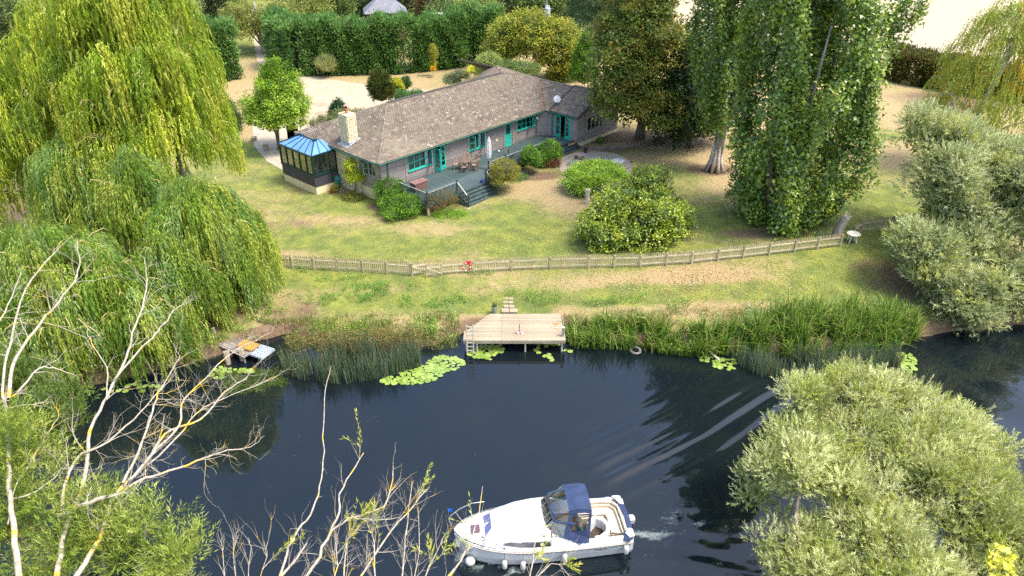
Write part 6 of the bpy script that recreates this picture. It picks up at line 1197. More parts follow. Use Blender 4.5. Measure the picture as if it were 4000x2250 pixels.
# ---- clear light green tree left of the conservatory
bl = base_of(1092, 585); Ll = [ell(960, 1205, 330, 500, bl[1], 2.6), ell(1000, 1175, 270, 400, bl[1] + .2, 2.0), ell(1020, 1120, 232, 330, bl[1] + .3, 1.2), ell(985, 1200, 400, 525, bl[1], 2.4)]
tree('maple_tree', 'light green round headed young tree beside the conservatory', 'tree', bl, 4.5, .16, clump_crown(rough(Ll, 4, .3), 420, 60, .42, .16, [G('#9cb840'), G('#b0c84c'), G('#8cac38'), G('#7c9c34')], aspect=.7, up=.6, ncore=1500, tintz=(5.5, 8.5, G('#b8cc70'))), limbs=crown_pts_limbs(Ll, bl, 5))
# ---- hedges
HC = [G('#5c8440'), G('#6a9246'), G('#4e7438'), G('#80a256')]
def hedge(name, label, path, w, h, n, cols, z0=None, leaf=.3, aspect=.38, top=None, cat='hedge', jag=.5, per=20, lm=None):
    P_ = np.array(path, float); seg = np.hypot(*(P_[1:] - P_[:-1]).T); cum = np.concatenate([[0], np.cumsum(seg)]); s = rng.uniform(0, cum[-1], n); j = np.clip(np.searchsorted(cum, s) - 1, 0, len(seg) - 1); f = (s - cum[j]) / seg[j]; c = P_[j] + (P_[j + 1] - P_[j]) * f[:, None]; d = (P_[j + 1] - P_[j]) / seg[j][:, None]; nn = np.stack([d[:, 1], -d[:, 0]], 1)
    u_ = rng.random(n); face = rng.choice(3, n, p=[.5, .38, .12]); ht = h * (1 + .06 * np.sin(s * 1.9) + .05 * np.sin(s * .7 + 1)); hv = u_ ** .9 * ht; taper = 1 - .18 * (hv / h) ** 2; lat = np.where(face == 0, w / 2 * taper, np.where(face == 2, -w / 2 * taper, rng.uniform(-1, 1, n) * w / 2 * .85)); lat = lat * (1 + .1 * np.sin(s * 2.3 + hv)); hv = np.where(face == 1, ht * rng.uniform(.93, 1.04, n), hv)
    endf = np.minimum(s, cum[-1] - s); lat = lat * np.clip(.35 + endf / (w * .55), 0, 1)
    z0_ = ground(c[:, 0], c[:, 1]) if z0 is None else z0; C0 = np.stack([c[:, 0] + nn[:, 0] * lat, c[:, 1] + nn[:, 1] * lat, z0_ + hv], 1); out = np.stack([nn[:, 0] * np.sign(lat), nn[:, 1] * np.sign(lat), 0 * s], 1); out[face == 1] = (0, 0, 1)
    cc = pal(n, cols) * rng.uniform(.85, 1.15, (n, 1)); i = np.repeat(np.arange(n), per); q = len(i); o = rng.normal(size=(q, 3)) * .26 * jag / .5; P = C0[i] + o; D = unit(out[i] * .8 + np.array([0, 0, .45]) + rdir(q) * .6); Nn = unit(out[i] * .5 + np.array([0, 0, .6]) + rdir(q) * .6); V, F, k = leaf_geo(P, D, Nn, leaf * rng.uniform(.6, 1.3, q), leaf * aspect, 'tri'); col = cc[i] * rng.uniform(.75, 1.25, (q, 1))
    t = thing(name, label, cat, (float(P_[0, 0]), float(P_[0, 1]), gz(*P_[0]))); b_ = np.array(t.location); mobj('foliage', np_mesh('foliage', V - b_, F, lm or LEAF, np.repeat(col, k, 0)), t)
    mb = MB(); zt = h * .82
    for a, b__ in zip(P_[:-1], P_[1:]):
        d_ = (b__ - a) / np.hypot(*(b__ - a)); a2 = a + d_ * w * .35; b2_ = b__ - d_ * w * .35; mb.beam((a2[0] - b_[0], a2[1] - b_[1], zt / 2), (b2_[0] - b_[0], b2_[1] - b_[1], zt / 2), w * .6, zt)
    mb.build('inner_branches', DARKCORE, t); return t  # solid dark block stands in for the shaded inside of the hedge
DARKCORE = mat('inner_shade', (.03, .036, .016), (.05, .055, .025), 3, .95)  # shade between the leaves is put into this dark colour
p_ = lambda a, b_, z=1.7: at(a, b_, z)[:2]
hy = p_(1250, 272)[1]
hedge('conifer_hedge', 'long tall clipped dark green conifer hedge behind the drive', [(-31.5, hy + 7), (-29.5, hy + 3.2), (-27, hy + 1.6), (-14, hy + 2.6), (-6, hy + 5.5)], 3.6, 6.1, 4600, HC, leaf=.42, per=16)
hedge('conifer_hedge', 'shorter dark conifer hedge block right of the long hedge, behind the shrubs', [(-6.5, hy + 6.5), (-1.5, hy + 7)], 3.4, 6.4, 900, HC, leaf=.42, per=16)
hedge('conifer_hedge', 'dark green conifer block between the weeping willow and the drive', [(-39.5, hy - 1.5), (-34.5, hy - .8)], 3.8, 6.3, 1300, HC, leaf=.42, per=16)
hedge('field_hedge', 'rounded brown and green hedge along the stubble field', [p_(3470, 300), p_(3560, 322), p_(3700, 345), p_(3850, 372), p_(4100, 410)], 3.4, 3.2, 2000, [G('#6c6a2c'), G('#54602c'), G('#7d6f33'), G('#45582a')], leaf=.28, aspect=.6)
# ---- generic shrub / crown
def shrub(name, label, cat, lobes, n, per, crad, ls, cols, base=None, trunk=0, th=1, **kw):
    L_ = lobes if isinstance(lobes, list) else [lobes]; base = base or (L_[0][0], L_[0][1], gz(L_[0][0], L_[0][1])); lm = kw.pop('lm', None); cn = kw.pop('cn', 'foliage' if not trunk else 'crown'); w = kw.pop('w', None); lb = kw.pop('limbs', 0); core = kw.pop('core', False); bk = kw.pop('bark', None); g = kw.pop('group', None)
    t = tree(name, label, cat, base, th, trunk, clump_crown(L_, n, per, crad, ls, cols, w, zmin=base[2] - .05, **kw), leafmat=lm, crown_name=cn, limbs=crown_pts_limbs(L_, base, lb) if lb else (), bark=bk, group=g)
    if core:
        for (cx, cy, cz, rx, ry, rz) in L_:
            q = MB(); q.lathe([(max(.02, .7 * math.sin(a)) , -.7 * math.cos(a) * rz) for a in np.linspace(.05, 3.09, 7)], 9, (0, 0, 0)); q.v = [(x * rx, y * ry, z) for x, y, z in q.v]; o = q.build('inner_branches', DARKCORE, t); o.location = (cx - base[0], cy - base[1], cz - base[2])  # solid dark ellipsoid per lobe stands in for the shrub's inner shade
    return t
# dome shaped round leaved bush by the fence
bb_ = base_of(2480, 960); BL = [ell(2300, 2640, 700, 960, 44.6, 2.6), ell(2250, 2450, 800, 1000, 43.2, 1.7), ell(2420, 2620, 850, 1030, 42.6, 1.4), ell(2540, 2710, 760, 960, 44.2, 1.8), ell(2450, 2620, 650, 800, 46.5, 1.8), ell(2320, 2480, 860, 1010, 42.8, 1.3)]
shrub('apple_tree', 'wide low round leaved bush by the picket fence, yellow green leaves', 'bush', rough(BL, 4, .32), 1150, 30, .34, .135, [G('#8a9c2c'), G('#a2b236'), G('#6c8434'), G('#587236'), G('#b4bc48')], base=bb_, trunk=.18, th=2, w=[3, 2.4, 2, 1.5, 1.2], aspect=.9, lm=GLOSSLEAF, limbs=8, droop=.1, ncore=5000)
# spreading lime juniper
jb = base_of(2320, 740); JL = [ell(2225, 2440, 630, 735, 53, 1.6), ell(2208, 2340, 655, 745, 52.4, 1.2), ell(2310, 2460, 660, 750, 52, 1.3), ell(2250, 2330, 700, 765, 51.6, .8)]
V, F, c = clump_crown(JL, 380, 36, .5, .3, [G('#a2c040'), G('#8cae3a'), G('#709638'), G('#b0cc50')], shape='tri', aspect=.22, up=.7, flat=.35, zmin=jb[2])
tree('juniper_bush', 'spreading lime green juniper on the lawn beside the patio', 'bush', jb, .5, .08, (V, F, c))
# shrubs round the deck
def hshrub(label, cat, name, hx, hy_, z0, r, h, n, cols, crad=.22, ls=.08, **kw):
    x, y, _ = HW(hx, hy_); rx = r[0]; ry = r[1]; L_ = [(x, y, z0 + h * .5, rx, ry, h * .55)] + [(x + rng.normal(0, rx * .3), y + rng.normal(0, ry * .3), z0 + h * rng.uniform(.35, .6), rx * .65, ry * .65, h * .42) for _ in range(3)]
    return shrub(name, label, cat, L_, n, 30, crad, ls, cols, base=(x, y, z0 - .1), core=True, **kw)
LG = [G('#4f7a1e'), G('#6b9a28'), G('#3f661c'), G('#84ad34')]
x, y, _ = HW(.6, -3.2); x2, y2, _ = HW(-.6, -2.0)
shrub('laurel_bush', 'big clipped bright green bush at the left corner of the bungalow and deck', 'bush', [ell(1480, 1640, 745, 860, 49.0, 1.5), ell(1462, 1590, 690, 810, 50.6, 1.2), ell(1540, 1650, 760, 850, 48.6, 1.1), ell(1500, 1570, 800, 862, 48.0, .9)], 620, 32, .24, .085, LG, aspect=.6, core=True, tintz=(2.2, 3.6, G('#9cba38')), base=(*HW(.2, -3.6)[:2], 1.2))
shrub('fuchsia_bush', 'straggly dry looking bush with reddish stems in front of the deck railing', 'bush', [ell(1660, 1800, 740, 840, 48.9, .8), ell(1655, 1720, 760, 860, 48.7, .6)], 280, 26, .24, .065, [G('#8a8448'), G('#6f6a3c'), G('#95704a'), G('#5b7030')], aspect=.4, base=(*at(1730, 835, 1.2)[:2], 1.15))
shrub('weed_patch', 'bright green low weeds at the foot of the straggly bush left of the deck steps', 'plant', [ell(1690, 1830, 818, 862, 48.3, .6)], 120, 24, .16, .07, [G('#6fa02a'), G('#86b034')], base=(*at(1760, 850, 1.2)[:2], 1.15))
shrub('euonymus_bush', 'round yellow and green clipped bush right of the front steps', 'bush', [ell(1912, 2032, 616, 725, 52.9, 1.25), ell(1915, 1985, 650, 735, 52.4, .9)], 480, 30, .2, .065, [G('#93923c'), G('#aba03c'), G('#7d8236'), G('#6b7a34')], core=True, base=(*HW(9.3, -4.6)[:2], 1.35))
shrub('laurel_bush', 'rounded glossy green shrub next to the yellow clipped bush', 'bush', [ell(2034, 2105, 570, 652, 57.2, .95), ell(2060, 2115, 590, 660, 56.6, .8)], 300, 30, .2, .08, LG, core=True, base=(*HW(13, -4.2)[:2], 1.5))
shrub('laurel_bush', 'bigger glossy green shrub beside the small right hand deck steps', 'bush', [ell(2100, 2198, 545, 640, 59.2, 1.1), ell(2090, 2150, 590, 655, 58.3, .8)], 380, 30, .2, .08, LG, core=True, base=(*HW(15.8, -4.2)[:2], 1.6))
shrub('dead_fern', 'brown withered plant at the foot of the shrubs by the right hand steps', 'plant', [ell(2115, 2190, 620, 655, 58, .5)], 60, 26, .18, .09, [G('#6a3f28'), G('#8a5a38')], base=(*at(2150, 650, 1.6)[:2], 1.55), shape='tri')
# climber on the stone wall
cl_ = HW(.1, 3.55); V, F, c = clump_crown([(*HW(.15, 3.5)[:2], 3.1, .75, .75, .95), (*HW(-.05, 3.0)[:2], 2.7, .7, .7, .5)], 190, 30, .2, .10, [G('#a2b42c'), G('#8aa628'), G('#bcc440')], zmin=1.9)
t = tree('wisteria', 'yellow green climber on the cream stone wall left of the side window', 'climber', (cl_[0], cl_[1], 1.0), 0, 0, (V, F, c), crown_name='foliage'); MB().tube([(-.1, -.1, 0), (.1, 0, .8), (-.1, .1, 1.7), (.2, .1, 2.3)], [.05, .04, .035, .03], 5).build('stem', BARK, t, smooth_=True)
for lb, hx, hy_, r, h, n, cols in [('low dull green shrubs along the cream base under the climber', -.6, 2.8, (.9, .7), .5, 110, [G('#6c7a2c'), G('#7f7434')]), ('small dry yellow weeds against the conservatory base', -.7, 5.1, (.4, .3), .7, 60, [G('#9a8f40'), G('#8a7a3a')]), ('low green leafy plants at the foot of the yellow clipped bush', 10.6, -4.6, (.8, .6), .45, 90, [G('#5f8434'), G('#6f8f4c')]), ('small green shrub against the gable wall', 22.2, -4.5, (.5, .4), .5, 60, [G('#5a7a30'), G('#78943c')])]:
    x, y, _ = HW(hx, hy_); shrub('low_shrub', lb, 'shrub', [(x, y, gz(x, y) + h * .4, *r, h * .6)], n, 24, .16, .07, cols)
# ---- behind the bungalow
def bshrub(name, label, cat, box, Y, n, cols, per=26, crad=.3, ls=.12, dy=None, core=True, **kw):
    L_ = [ell(*b_, Y + (b_[4] if len(b_) > 4 else 0), dy) if False else ell(b_[0], b_[1], b_[2], b_[3], Y, dy) for b_ in (box if isinstance(box, list) else [box])]
    return shrub(name, label, cat, L_, n, per, crad, ls, cols, base=(L_[0][0], L_[0][1], 1.65), core=core, **kw)
bshrub('yew_bush', 'dark upright yew behind the roof beside the drive', 'bush', [(1440, 1535, 285, 415), (1450, 1500, 275, 330)], 74, 330, [G('#33451c'), G('#42521f'), G('#5b6326')], shape='tri', aspect=.3, updir=.9, ls=.26)
bshrub('golden_conifer', 'small bright yellow conifer right of the dark yew', 'bush', (1530, 1578, 305, 375), 76, 130, [G('#c4c02c'), G('#a8b42c')], crad=.22)
bshrub('round_shrub', 'small dark green ball shrub behind the yellow conifer', 'bush', (1562, 1606, 300, 358), 78, 100, [G('#3a5a28'), G('#4c6c34')], crad=.22)
bshrub('low_shrub', 'spreading green shrub against the back of the roof below the yellow conifer', 'bush', [(1530, 1600, 350, 400), (1590, 1655, 352, 385)], 74.5, 160, [G('#4c7a38'), G('#6a8c4c')], crad=.25)
bshrub('conifer', 'small dark pointed conifer behind the chimney', 'bush', [(1290, 1350, 400, 470), (1308, 1332, 385, 420)], 66, 150, [G('#2f5030'), G('#3c6038')], shape='tri', aspect=.3, ls=.22)
bshrub('low_shrub', 'straggly grey green shrubs between the drive and the left part of the roof', 'bush', [(1215, 1300, 455, 510), (1280, 1400, 430, 480), (1380, 1440, 425, 455)], 63.5, 230, [G('#6f7f4c'), G('#55683c'), G('#8d8a58')], crad=.3, core=False)
bshrub('dark_shrub', 'dark green rounded bush between the willow and the gravel', 'bush', [(870, 960, 440, 570), (850, 930, 390, 520)], 70, 420, [G('#3a5230'), G('#4a6238'), G('#2f4428')], crad=.4)
bshrub('pampas_grass', 'tuft of pale pampas grass at the foot of the long hedge', 'grass', (1250, 1305, 238, 285), 92, 70, [G('#a6ab70'), G('#8f9858')], shape='tri', aspect=.08, ls=.9, crad=.4, updir=1.5, core=False)
bshrub('columnar_tree', 'thin yellow green columnar tree with yellow flowers at its foot before the hedge', 'bush', [(1676, 1708, 175, 240), (1682, 1702, 225, 275)], 92, 120, [G('#8f9a34'), G('#a2a03a')], crad=.25, core=False)
bshrub('yellow_flowers', 'yellow flowers at the foot of the thin columnar tree', 'flower', (1684, 1702, 262, 277), 91, 26, [G('#e0b818'), G('#c8a020')], crad=.15, core=False)
bshrub('grey_shrub', 'grey green shrub left of the yellow flowering one behind the roof', 'bush', [(1770, 1830, 275, 312), (1730, 1800, 290, 335)], 84, 200, [G('#6a7a5a'), G('#82905c')], crad=.35)
bshrub('flowering_shrub', 'small bright yellow flowering shrub behind the roof ridge', 'bush', (1828, 1856, 258, 292), 83.5, 50, [G('#dfe046'), G('#c8d040')], crad=.2)
bshrub('olive_shrub', 'pale green bush behind the peak of the roof, left side', 'bush', [(1860, 1960, 205, 270), (1850, 1930, 250, 300)], 84, 330, [G('#93a458'), G('#a9b460'), G('#788c48')], crad=.35)
bshrub('rounded_shrub', 'wide green shrub behind the peak of the roof, right side', 'bush', [(1965, 2110, 240, 300), (1940, 2040, 235, 280)], 82, 360, [G('#6c8440'), G('#7f944c'), G('#55703a')], crad=.35)
tq = MB(); lv = []
for k in range(9): a = rng.uniform(-1, 1); twigs(tq, (a * .6, 0, 0), (a * .4, .1, 1), 2.4, .05, 2, .5, .1, kids=2)
t = thing('dead_shrub', 'bleached white dead stems in front of the yellow green thicket', 'dead bush', at(2098, 268, 1.7)); tq.build('stems', mat('bleached_stem', (.5, .45, .38), (.65, .6, .52), 6, .9), t)
YG = [G('#8f9a2c'), G('#a3a636'), G('#7a8a2c'), G('#b0a844'), G('#6a7c30')]
bshrub('thicket', 'big yellow green creeper covered thicket behind the bungalow', 'thicket', [(1900, 2080, 70, 250), (1960, 2180, 45, 220), (2080, 2270, 75, 300), (2160, 2300, 130, 330), (1880, 2000, 150, 270), (2140, 2240, 240, 345)], 88, 1500, YG, crad=.6, ls=.24, per=24)
bshrub('cypress', 'bright green cone shaped conifer right of the thicket', 'conifer', [(2225, 2338, 215, 345), (2240, 2330, 160, 270), (2262, 2318, 128, 200)], 80, 520, [G('#5a8418'), G('#6b961e'), G('#4c7416')], crad=.28, ls=.14)
# small tree by the drive gate
bt = base_of(1030, 210); TL = [ell(890, 1080, 60, 150, bt[1] + 1, 4), ell(1000, 1190, 20, 130, bt[1], 4), ell(880, 1000, 10, 120, bt[1] + 3, 4), ell(1080, 1300, -20, 90, bt[1] + 6, 4)]
shrub('orchard_tree', 'thin leaved tree with a forked trunk standing by the drive', 'tree', TL, 900, 26, .8, .30, [G('#77843a'), G('#8a9444'), G('#66742f'), G('#94904a')], base=bt, trunk=.28, th=7, limbs=9, bark=BARKG, inner=.3)
for k in range(2): MB().tube([(.1, 0, .6), (-.7 + 1.4 * k, .2, 3.2), (-1.0 + 2 * k, .3, 4.8)], [.22, .17, .08], 6).build('limb', BARKG, bpy.data.objects['orchard_tree'], smooth_=True)
# wood behind: each tree its own crown
BK = [('tall mixed green tree in the wood behind the top left willow', 880, 960, -60, 150, 128, 0), ('dark tree at the top left behind the conifer block', 790, 920, -80, 120, 122, 1), ('green tree in the back wood behind the orchard tree', 1180, 1370, -90, 75, 118, 3), ('dark round tree above the left half of the long hedge', 1340, 1500, -70, 60, 134, 1), ('dark tree directly behind the slate roof', 1480, 1640, -90, 50, 142, 1), ('brownish tree right of the slate roof', 1620, 1760, -60, 70, 126, 2), ('grey green rounded tree over the right part of the hedge', 1660, 1830, 10, 100, 112, 3), ('pale green tree in the gap right of the slate roof', 1780, 1960, -10, 110, 108, 0), ('dark tree behind the yellow green thicket', 1900, 2120, -80, 60, 124, 1), ('green tree beside the utility pole', 2020, 2200, -70, 70, 112, 3), ('tree at the far left edge behind the weeping willow', -120, 90, -60, 190, 100, 3), ('low tree far left below the wood edge', -100, 60, 120, 330, 88, 1), ('dark tree right of the utility pole', 2150, 2330, -110, 80, 130, 1), ('dark tree high behind the sycamore', 2420, 2640, -260, -30, 100, 1), ('dark evergreen between the sycamore and the leaning poplar', 2590, 2860, 120, 590, 62.5, 4)]
BKC = [[G('#7c8a3c'), G('#8c9a4c'), G('#66783a')], [G('#3c4e24'), G('#4c5e2c'), G('#2c3c1c')], [G('#6f6438'), G('#5c5c30'), G('#857246')], [G('#5f7434'), G('#72863e'), G('#4c6230')], [G('#24401e'), G('#2f4c24'), G('#1c3418')]]
for lb, x0, x1, y0, y1, Y_, ci in BK:
    e = ell(x0, x1, y0, y1, Y_); e2 = (e[0] + e[3] * .4, e[1] + 1, e[2] - e[5] * .3, e[3] * .7, e[4] * .8, e[5] * .7); g_ = gz(e[0], e[1]); e3 = (e[0] - e[3] * .35, e[1], g_ + (e[2] - g_) * .45, e[3] * .75, e[4] * .8, (e[2] - g_) * .5)
    shrub('woodland_tree' if ci != 4 else 'evergreen_tree', lb, 'tree', [e, e2, e3], 430, 22, .8, .30, BKC[ci], base=(e[0], e[1], g_), trunk=.3, th=max(2, e[2] - g_), core=True)
for k in range(16):
    x = -75 + 9.5 * k + rng.normal(0, 2); Y_ = 160 + 12 * rng.random() + (12 if x > 30 else 0)
    if x > 46: continue
    e = (x, Y_, 7 + rng.normal(0, 1), 6.5, 5, 6.5); shrub('woodland_tree', 'one of the trees in the distant wood at the top of the picture', 'tree', [e, (x + 3, Y_ - 2, 5, 4, 4, 4.5)], 300, 20, 1.0, .42, BKC[[1, 3, 1, 0, 3][k % 5]], base=(x, Y_, 1.7), trunk=.35, th=6, core=True, group='trees of the distant wood')
# cedar with level plates
cb = at(2330, 205, 1.7); V, F, c = None, None, None; parts = []
for k in range(9):
    z = 2.8 + 1.25 * k; r = 6.2 - .38 * k
    for s in range(5):
        a = rng.uniform(0, 6.28); L_ = [(cb[0] + r * .55 * math.cos(a), cb[1] + r * .55 * math.sin(a), z, r * .55, r * .4, .45)]; parts.append(clump_crown(L_, 26, 26, .8, .42, [G('#48683a'), G('#5a7a46'), G('#3a5630')], shape='tri', aspect=.14, up=.3, flat=.3, droop=.45))
tree('cedar_tree', 'cedar with layered drooping branches left of the sycamore', 'tree', cb, 14, .4, cat_geo(parts))
# ---- birch at the top right
brb = (33.6, 54.5, 1.7); V, F, c, tips = weeping([(38.2, 57, 15.5, 11, 3.9, 3.6, 5), (36.0, 57, 11.0, 7.5, 2.6, 3.0, 3.4), (37.8, 55, 9.0, 6.5, 3.4, 3.0, 2.6), (41.5, 56, 18, 12, 3.6, 3.4, 6)], 430, 15, [G('#9aa844'), G('#a8b04a'), G('#84943c'), G('#c8ac34')], [4, 3, 3, .5], leaf=.16, lw=.09, step=.12, Lr=(.7, 2.0), ncore=1500)
t = thing('birch_tree', 'drooping birch with yellowing leaves and white bark at the top right', 'tree', (38.5, 57, 1.7)); b_ = np.array((38.5, 57, 1.7)); mobj('crown', np_mesh('crown', V - b_, F, LEAF, c), t)
q = MB(); q.tube([(-1.4, 0, 0), (-1, 0, 4), (0, 0, 8), (1.0, .2, 13), (1.6, .2, 18)], [.32, .26, .2, .12, .05], 8); q.build('trunk', BIRCH, t, smooth_=True); weeping_limbs([(a - b_, z - b_) for a, z in tips], 7, (0, 0, 0), .035).build('branches', BIRCH, t, kind='stuff')
# ---- silvery willow on the right bank
SV = [G('#a2ac78'), G('#b2ba86'), G('#8a9660'), G('#c0c492'), G('#b0b460')]
RL = [ell(3520, 3800, 430, 640, 45.5, 2.4), ell(3570, 3800, 600, 860, 42, 2.4), ell(3700, 3960, 540, 800, 43, 2.8), ell(3500, 3700, 890, 1070, 38.0, 1.7), ell(3640, 3900, 780, 1060, 39.5, 2.4), ell(3850, 4150, 560, 1000, 41, 3.2), ell(3560, 3760, 1000, 1180, 37, 1.6), ell(3680, 3900, 1080, 1330, 35.4, 1.6), ell(3860, 4120, 1000, 1290, 37, 2), ell(3620, 3720, 1180, 1300, 36, 1.0)]
V, F, c = willow_sprays(rough(RL), 17500, SV, [3, 3, 2.4, 2, 1.2], leaf=.20, lw=.06, per=8, twl=.42, up=.25, shape='tri', crad=.8, ncl=800, inner=.06, ncore=14000, cs=.55)
rb = (27.5, 40, 1.3); tree('silver_willow', 'silvery green willow on the far bank at the right edge', 'tree', rb, 4.0, .4, (V, F, c), bark=BARK, limbs=crown_pts_limbs(RL, rb, 12))
# ---- nearest big willow at the lower right
NL = [ell(3080, 3480, 1500, 1760, 20.6, 2.0), ell(2960, 3240, 1650, 1950, 18.6, 1.5), ell(3400, 3780, 1560, 1850, 19.6, 2.0), ell(3180, 3600, 1760, 2100, 17.6, 1.9), ell(3560, 3980, 1760, 2150, 17.2, 2.0), ell(2930, 3280, 2030, 2330, 15.8, 1.4), ell(3280, 3700, 2060, 2450, 15.0, 1.7), ell(3700, 4200, 2000, 2500, 15.4, 2.0), ell(3240, 3460, 1455, 1560, 21.6, .9), ell(3480, 3640, 1500, 1620, 21.2, .9), ell(3050, 3200, 1480, 1580, 21.4, .8), ell(2890, 3060, 1850, 1990, 18.6, .8), ell(3680, 3900, 1640, 1800, 19.4, 1.1)]
NV = [G('#acb46c'), G('#c0c488'), G('#8e9a54'), G('#d0d29a'), G('#a0aa4c')]
V, F, c = willow_sprays(rough(NL), 21000, NV, [3, 3, 2.4, 2, 1.4], leaf=.125, lw=.028, per=12, twl=.36, up=.55, shape='tri', crad=.5, ncl=900, inner=.1, jit=.2, ncore=16000, cs=.3)
nb_ = (8.4, 13.5, 1.4); tree('willow_tree', 'large pale green willow crown filling the lower right corner', 'tree', nb_, 3.5, .3, (V, F, c), bark=BARK, limbs=crown_pts_limbs(NL, nb_, 5))
# yellow maple sprig at the bottom right corner
def maple_leaf():
    o = []; 
    for a, r in [(-90, .18), (-60, .45), (-35, .62), (-22, .38), (0, .85), (14, .5), (38, .98), (60, .52), (75, .75), (90, 1.15), (105, .75), (120, .52), (142, .98), (166, .5), (180, .85), (202, .38), (215, .62), (240, .45)]: o.append((r * math.cos(math.radians(a)), r * math.sin(math.radians(a)), .0 + .12 * abs(math.cos(math.radians(a))) * r))
    return o
mp_t = thing('maple_sapling', 'top of a young maple with bright yellow lobed leaves at the bottom right corner', 'sapling', (0, 0, 0)); ML = mat('yellow_maple_leaf', (.50, .50, .02), (.66, .62, .06), 8, .5, objrand=.9); mbm = MB(); mbm.add([(0, 0, 0)] + maple_leaf(), [(0, 1 + i, 1 + (i + 1) % 18) for i in range(18)]); lme = mbm.mesh('leaf', ML)
for k in range(130):
    px = rng.uniform(3858, 3965); py = rng.uniform(2125, 2330); Y_ = 12.6 + rng.normal(0, .18); p = atY(px, py, Y_); o = mobj('leaf', lme, mp_t); o.location = p; o.rotation_euler = (rng.normal(.5, .5), rng.normal(0, .5), rng.uniform(0, 6.28)); s = rng.uniform(.08, .13); o.scale = (s, s, s)
a = atY(3900, 2130, 12.6); MB().tube([(a[0], a[1], a[2]), (a[0] + .05, a[1] + .05, a[2] - .5), (a[0] + .1, 12.4, 5), (a[0], 12.2, 1.2)], [.01, .014, .03, .05], 5).build('stem', BARK, mp_t)
# ---- leafy willows at the lower left, close to the camera
LW_ = [G('#7c9034'), G('#909e40'), G('#688034'), G('#a8b25e'), G('#58702e')]
LL = [ell(-150, 260, 1780, 2150, 15.5, 1.6), ell(120, 480, 1980, 2350, 14.4, 1.3), ell(-150, 300, 2080, 2400, 13.6, 1.3), ell(-100, 120, 1650, 1900, 16.6, 1.0), ell(420, 700, 1990, 2330, 14.6, 1.0), ell(640, 800, 2120, 2330, 14.0, .7)]
V, F, c = willow_sprays(rough(LL), 2300, LW_, [3, 3, 2.4, 1.6, 1.2], leaf=.2, lw=.03, per=16, twl=.8, up=.5, shape='lance', crad=.6, ncl=150, inner=.3, ncore=500, cs=.22)
lb_ = (-11.5, 12.6, 1.4); tree('willow_tree', 'bright narrow leaved willow filling the lower left corner', 'tree', lb_, 4, .25, (V, F, c), bark=BARKG, limbs=crown_pts_limbs(LL, lb_, 6))
V, F, c = willow_sprays([ell(20, 300, 1560, 1780, 21, 1.2), ell(-60, 160, 1400, 1600, 24, 1.3), ell(150, 330, 1480, 1620, 23, .9)], 1500, [G('#4f6628'), G('#66782c'), G('#728a40')], None, leaf=.16, lw=.034, per=11, twl=.45, shape='tri', crad=.6, ncl=110, inner=.3)
tree('osier_bush', 'darker green osier leaning over the water at the left edge', 'bush', (-17, 17, 0), 0, 0, (V, F, c), crown_name='foliage')
# dead lichen covered willow: main limbs follow the photograph, twigs grow from them
dt = thing('dead_tree', 'leafless dead willow with pale lichen spotted limbs spreading over the river at the left', 'dead tree', (-10.5, 13.5, 1.2)); ob_ = Vector((-10.5, 13.5, 1.2))
def limb(pts, r0, r1, tw=10, tl=1.0, dep=2, par=None, out=None, sprd=.6):
    P_ = [Vector(atY(*p)) - ob_ for p in pts]; Q = []
    for i in range(len(P_) - 1):
        p0 = P_[max(i - 1, 0)]; p1 = P_[i]; p2 = P_[i + 1]; p3 = P_[min(i + 2, len(P_) - 1)]
        for k in range(4): t_ = k / 4; Q.append(.5 * ((2 * p1) + (p2 - p0) * t_ + (2 * p0 - 5 * p1 + 4 * p2 - p3) * t_ ** 2 + (3 * p1 - p0 - 3 * p2 + p3) * t_ ** 3) + Vector(rng.normal(0, .018, 3)))
    Q.append(P_[-1]); n = len(Q); r0 *= .58; mb = MB(); rr = [r0 + (r1 - r0) * (i / (n - 1)) ** .8 for i in range(n)]; mb.tube(Q, rr, 7, cap=False); mb.build('limb', PALEBARK, dt, smooth_=True)
    for _ in range(tw):
        i = int(rng.integers(max(1, n // 4), n - 1)); d = (Q[i + 1] - Q[i]).normalized(); nd = (d * .9 + Vector(rng.normal(0, sprd, 3))).normalized(); twigs(out, Q[i], nd, tl * rng.uniform(.6, 1.3), max(.008, rr[i] * .4), dep, .55, .12, kids=3, wob=.2)
    twigs(out, Q[-1], (Q[-1] - Q[-2]), tl * .8, r1, dep, .5, .1, kids=3, wob=.2)
tg = MB()
limb([(200, 2330, 12.4), (235, 2180, 13.3), (250, 2080, 14.2), (330, 1880, 16), (345, 1720, 17.6), (360, 1660, 18.3), (420, 1540, 19.5), (490, 1400, 21), (520, 1300, 22), (560, 1180, 23.3), (575, 1090, 24.2)], .15, .025, 12, 1.3, out=tg)
limb([(240, 2000, 14.8), (255, 1900, 15.6), (300, 1790, 16.6), (400, 1740, 17.4), (520, 1640, 18.6), (610, 1540, 19.8)], .10, .02, 10, 1.2, out=tg)
limb([(200, 2450, 11.4), (300, 2250, 12.8), (400, 2080, 14.3), (450, 1930, 15.6), (560, 1830, 16.8), (640, 1700, 18.2), (780, 1640, 19.2), (880, 1530, 20.6), (960, 1480, 21.4)], .15, .02, 16, 1.3, out=tg)
limb([(440, 1950, 15.4), (540, 1880, 16.2), (660, 1840, 16.8), (800, 1790, 17.4), (890, 1760, 17.9), (960, 1750, 18.2)], .10, .015, 14, 1.0, out=tg)
limb([(500, 1880, 16.0), (610, 1760, 17.4), (700, 1660, 18.6), (720, 1560, 19.8), (800, 1480, 20.8), (900, 1380, 22), (1000, 1330, 23)], .09, .015, 14, 1.2, out=tg)
limb([(480, 1890, 15.9), (560, 1720, 17.6), (600, 1580, 19), (640, 1500, 20), (700, 1400, 21.4)], .08, .015, 12, 1.2, out=tg)
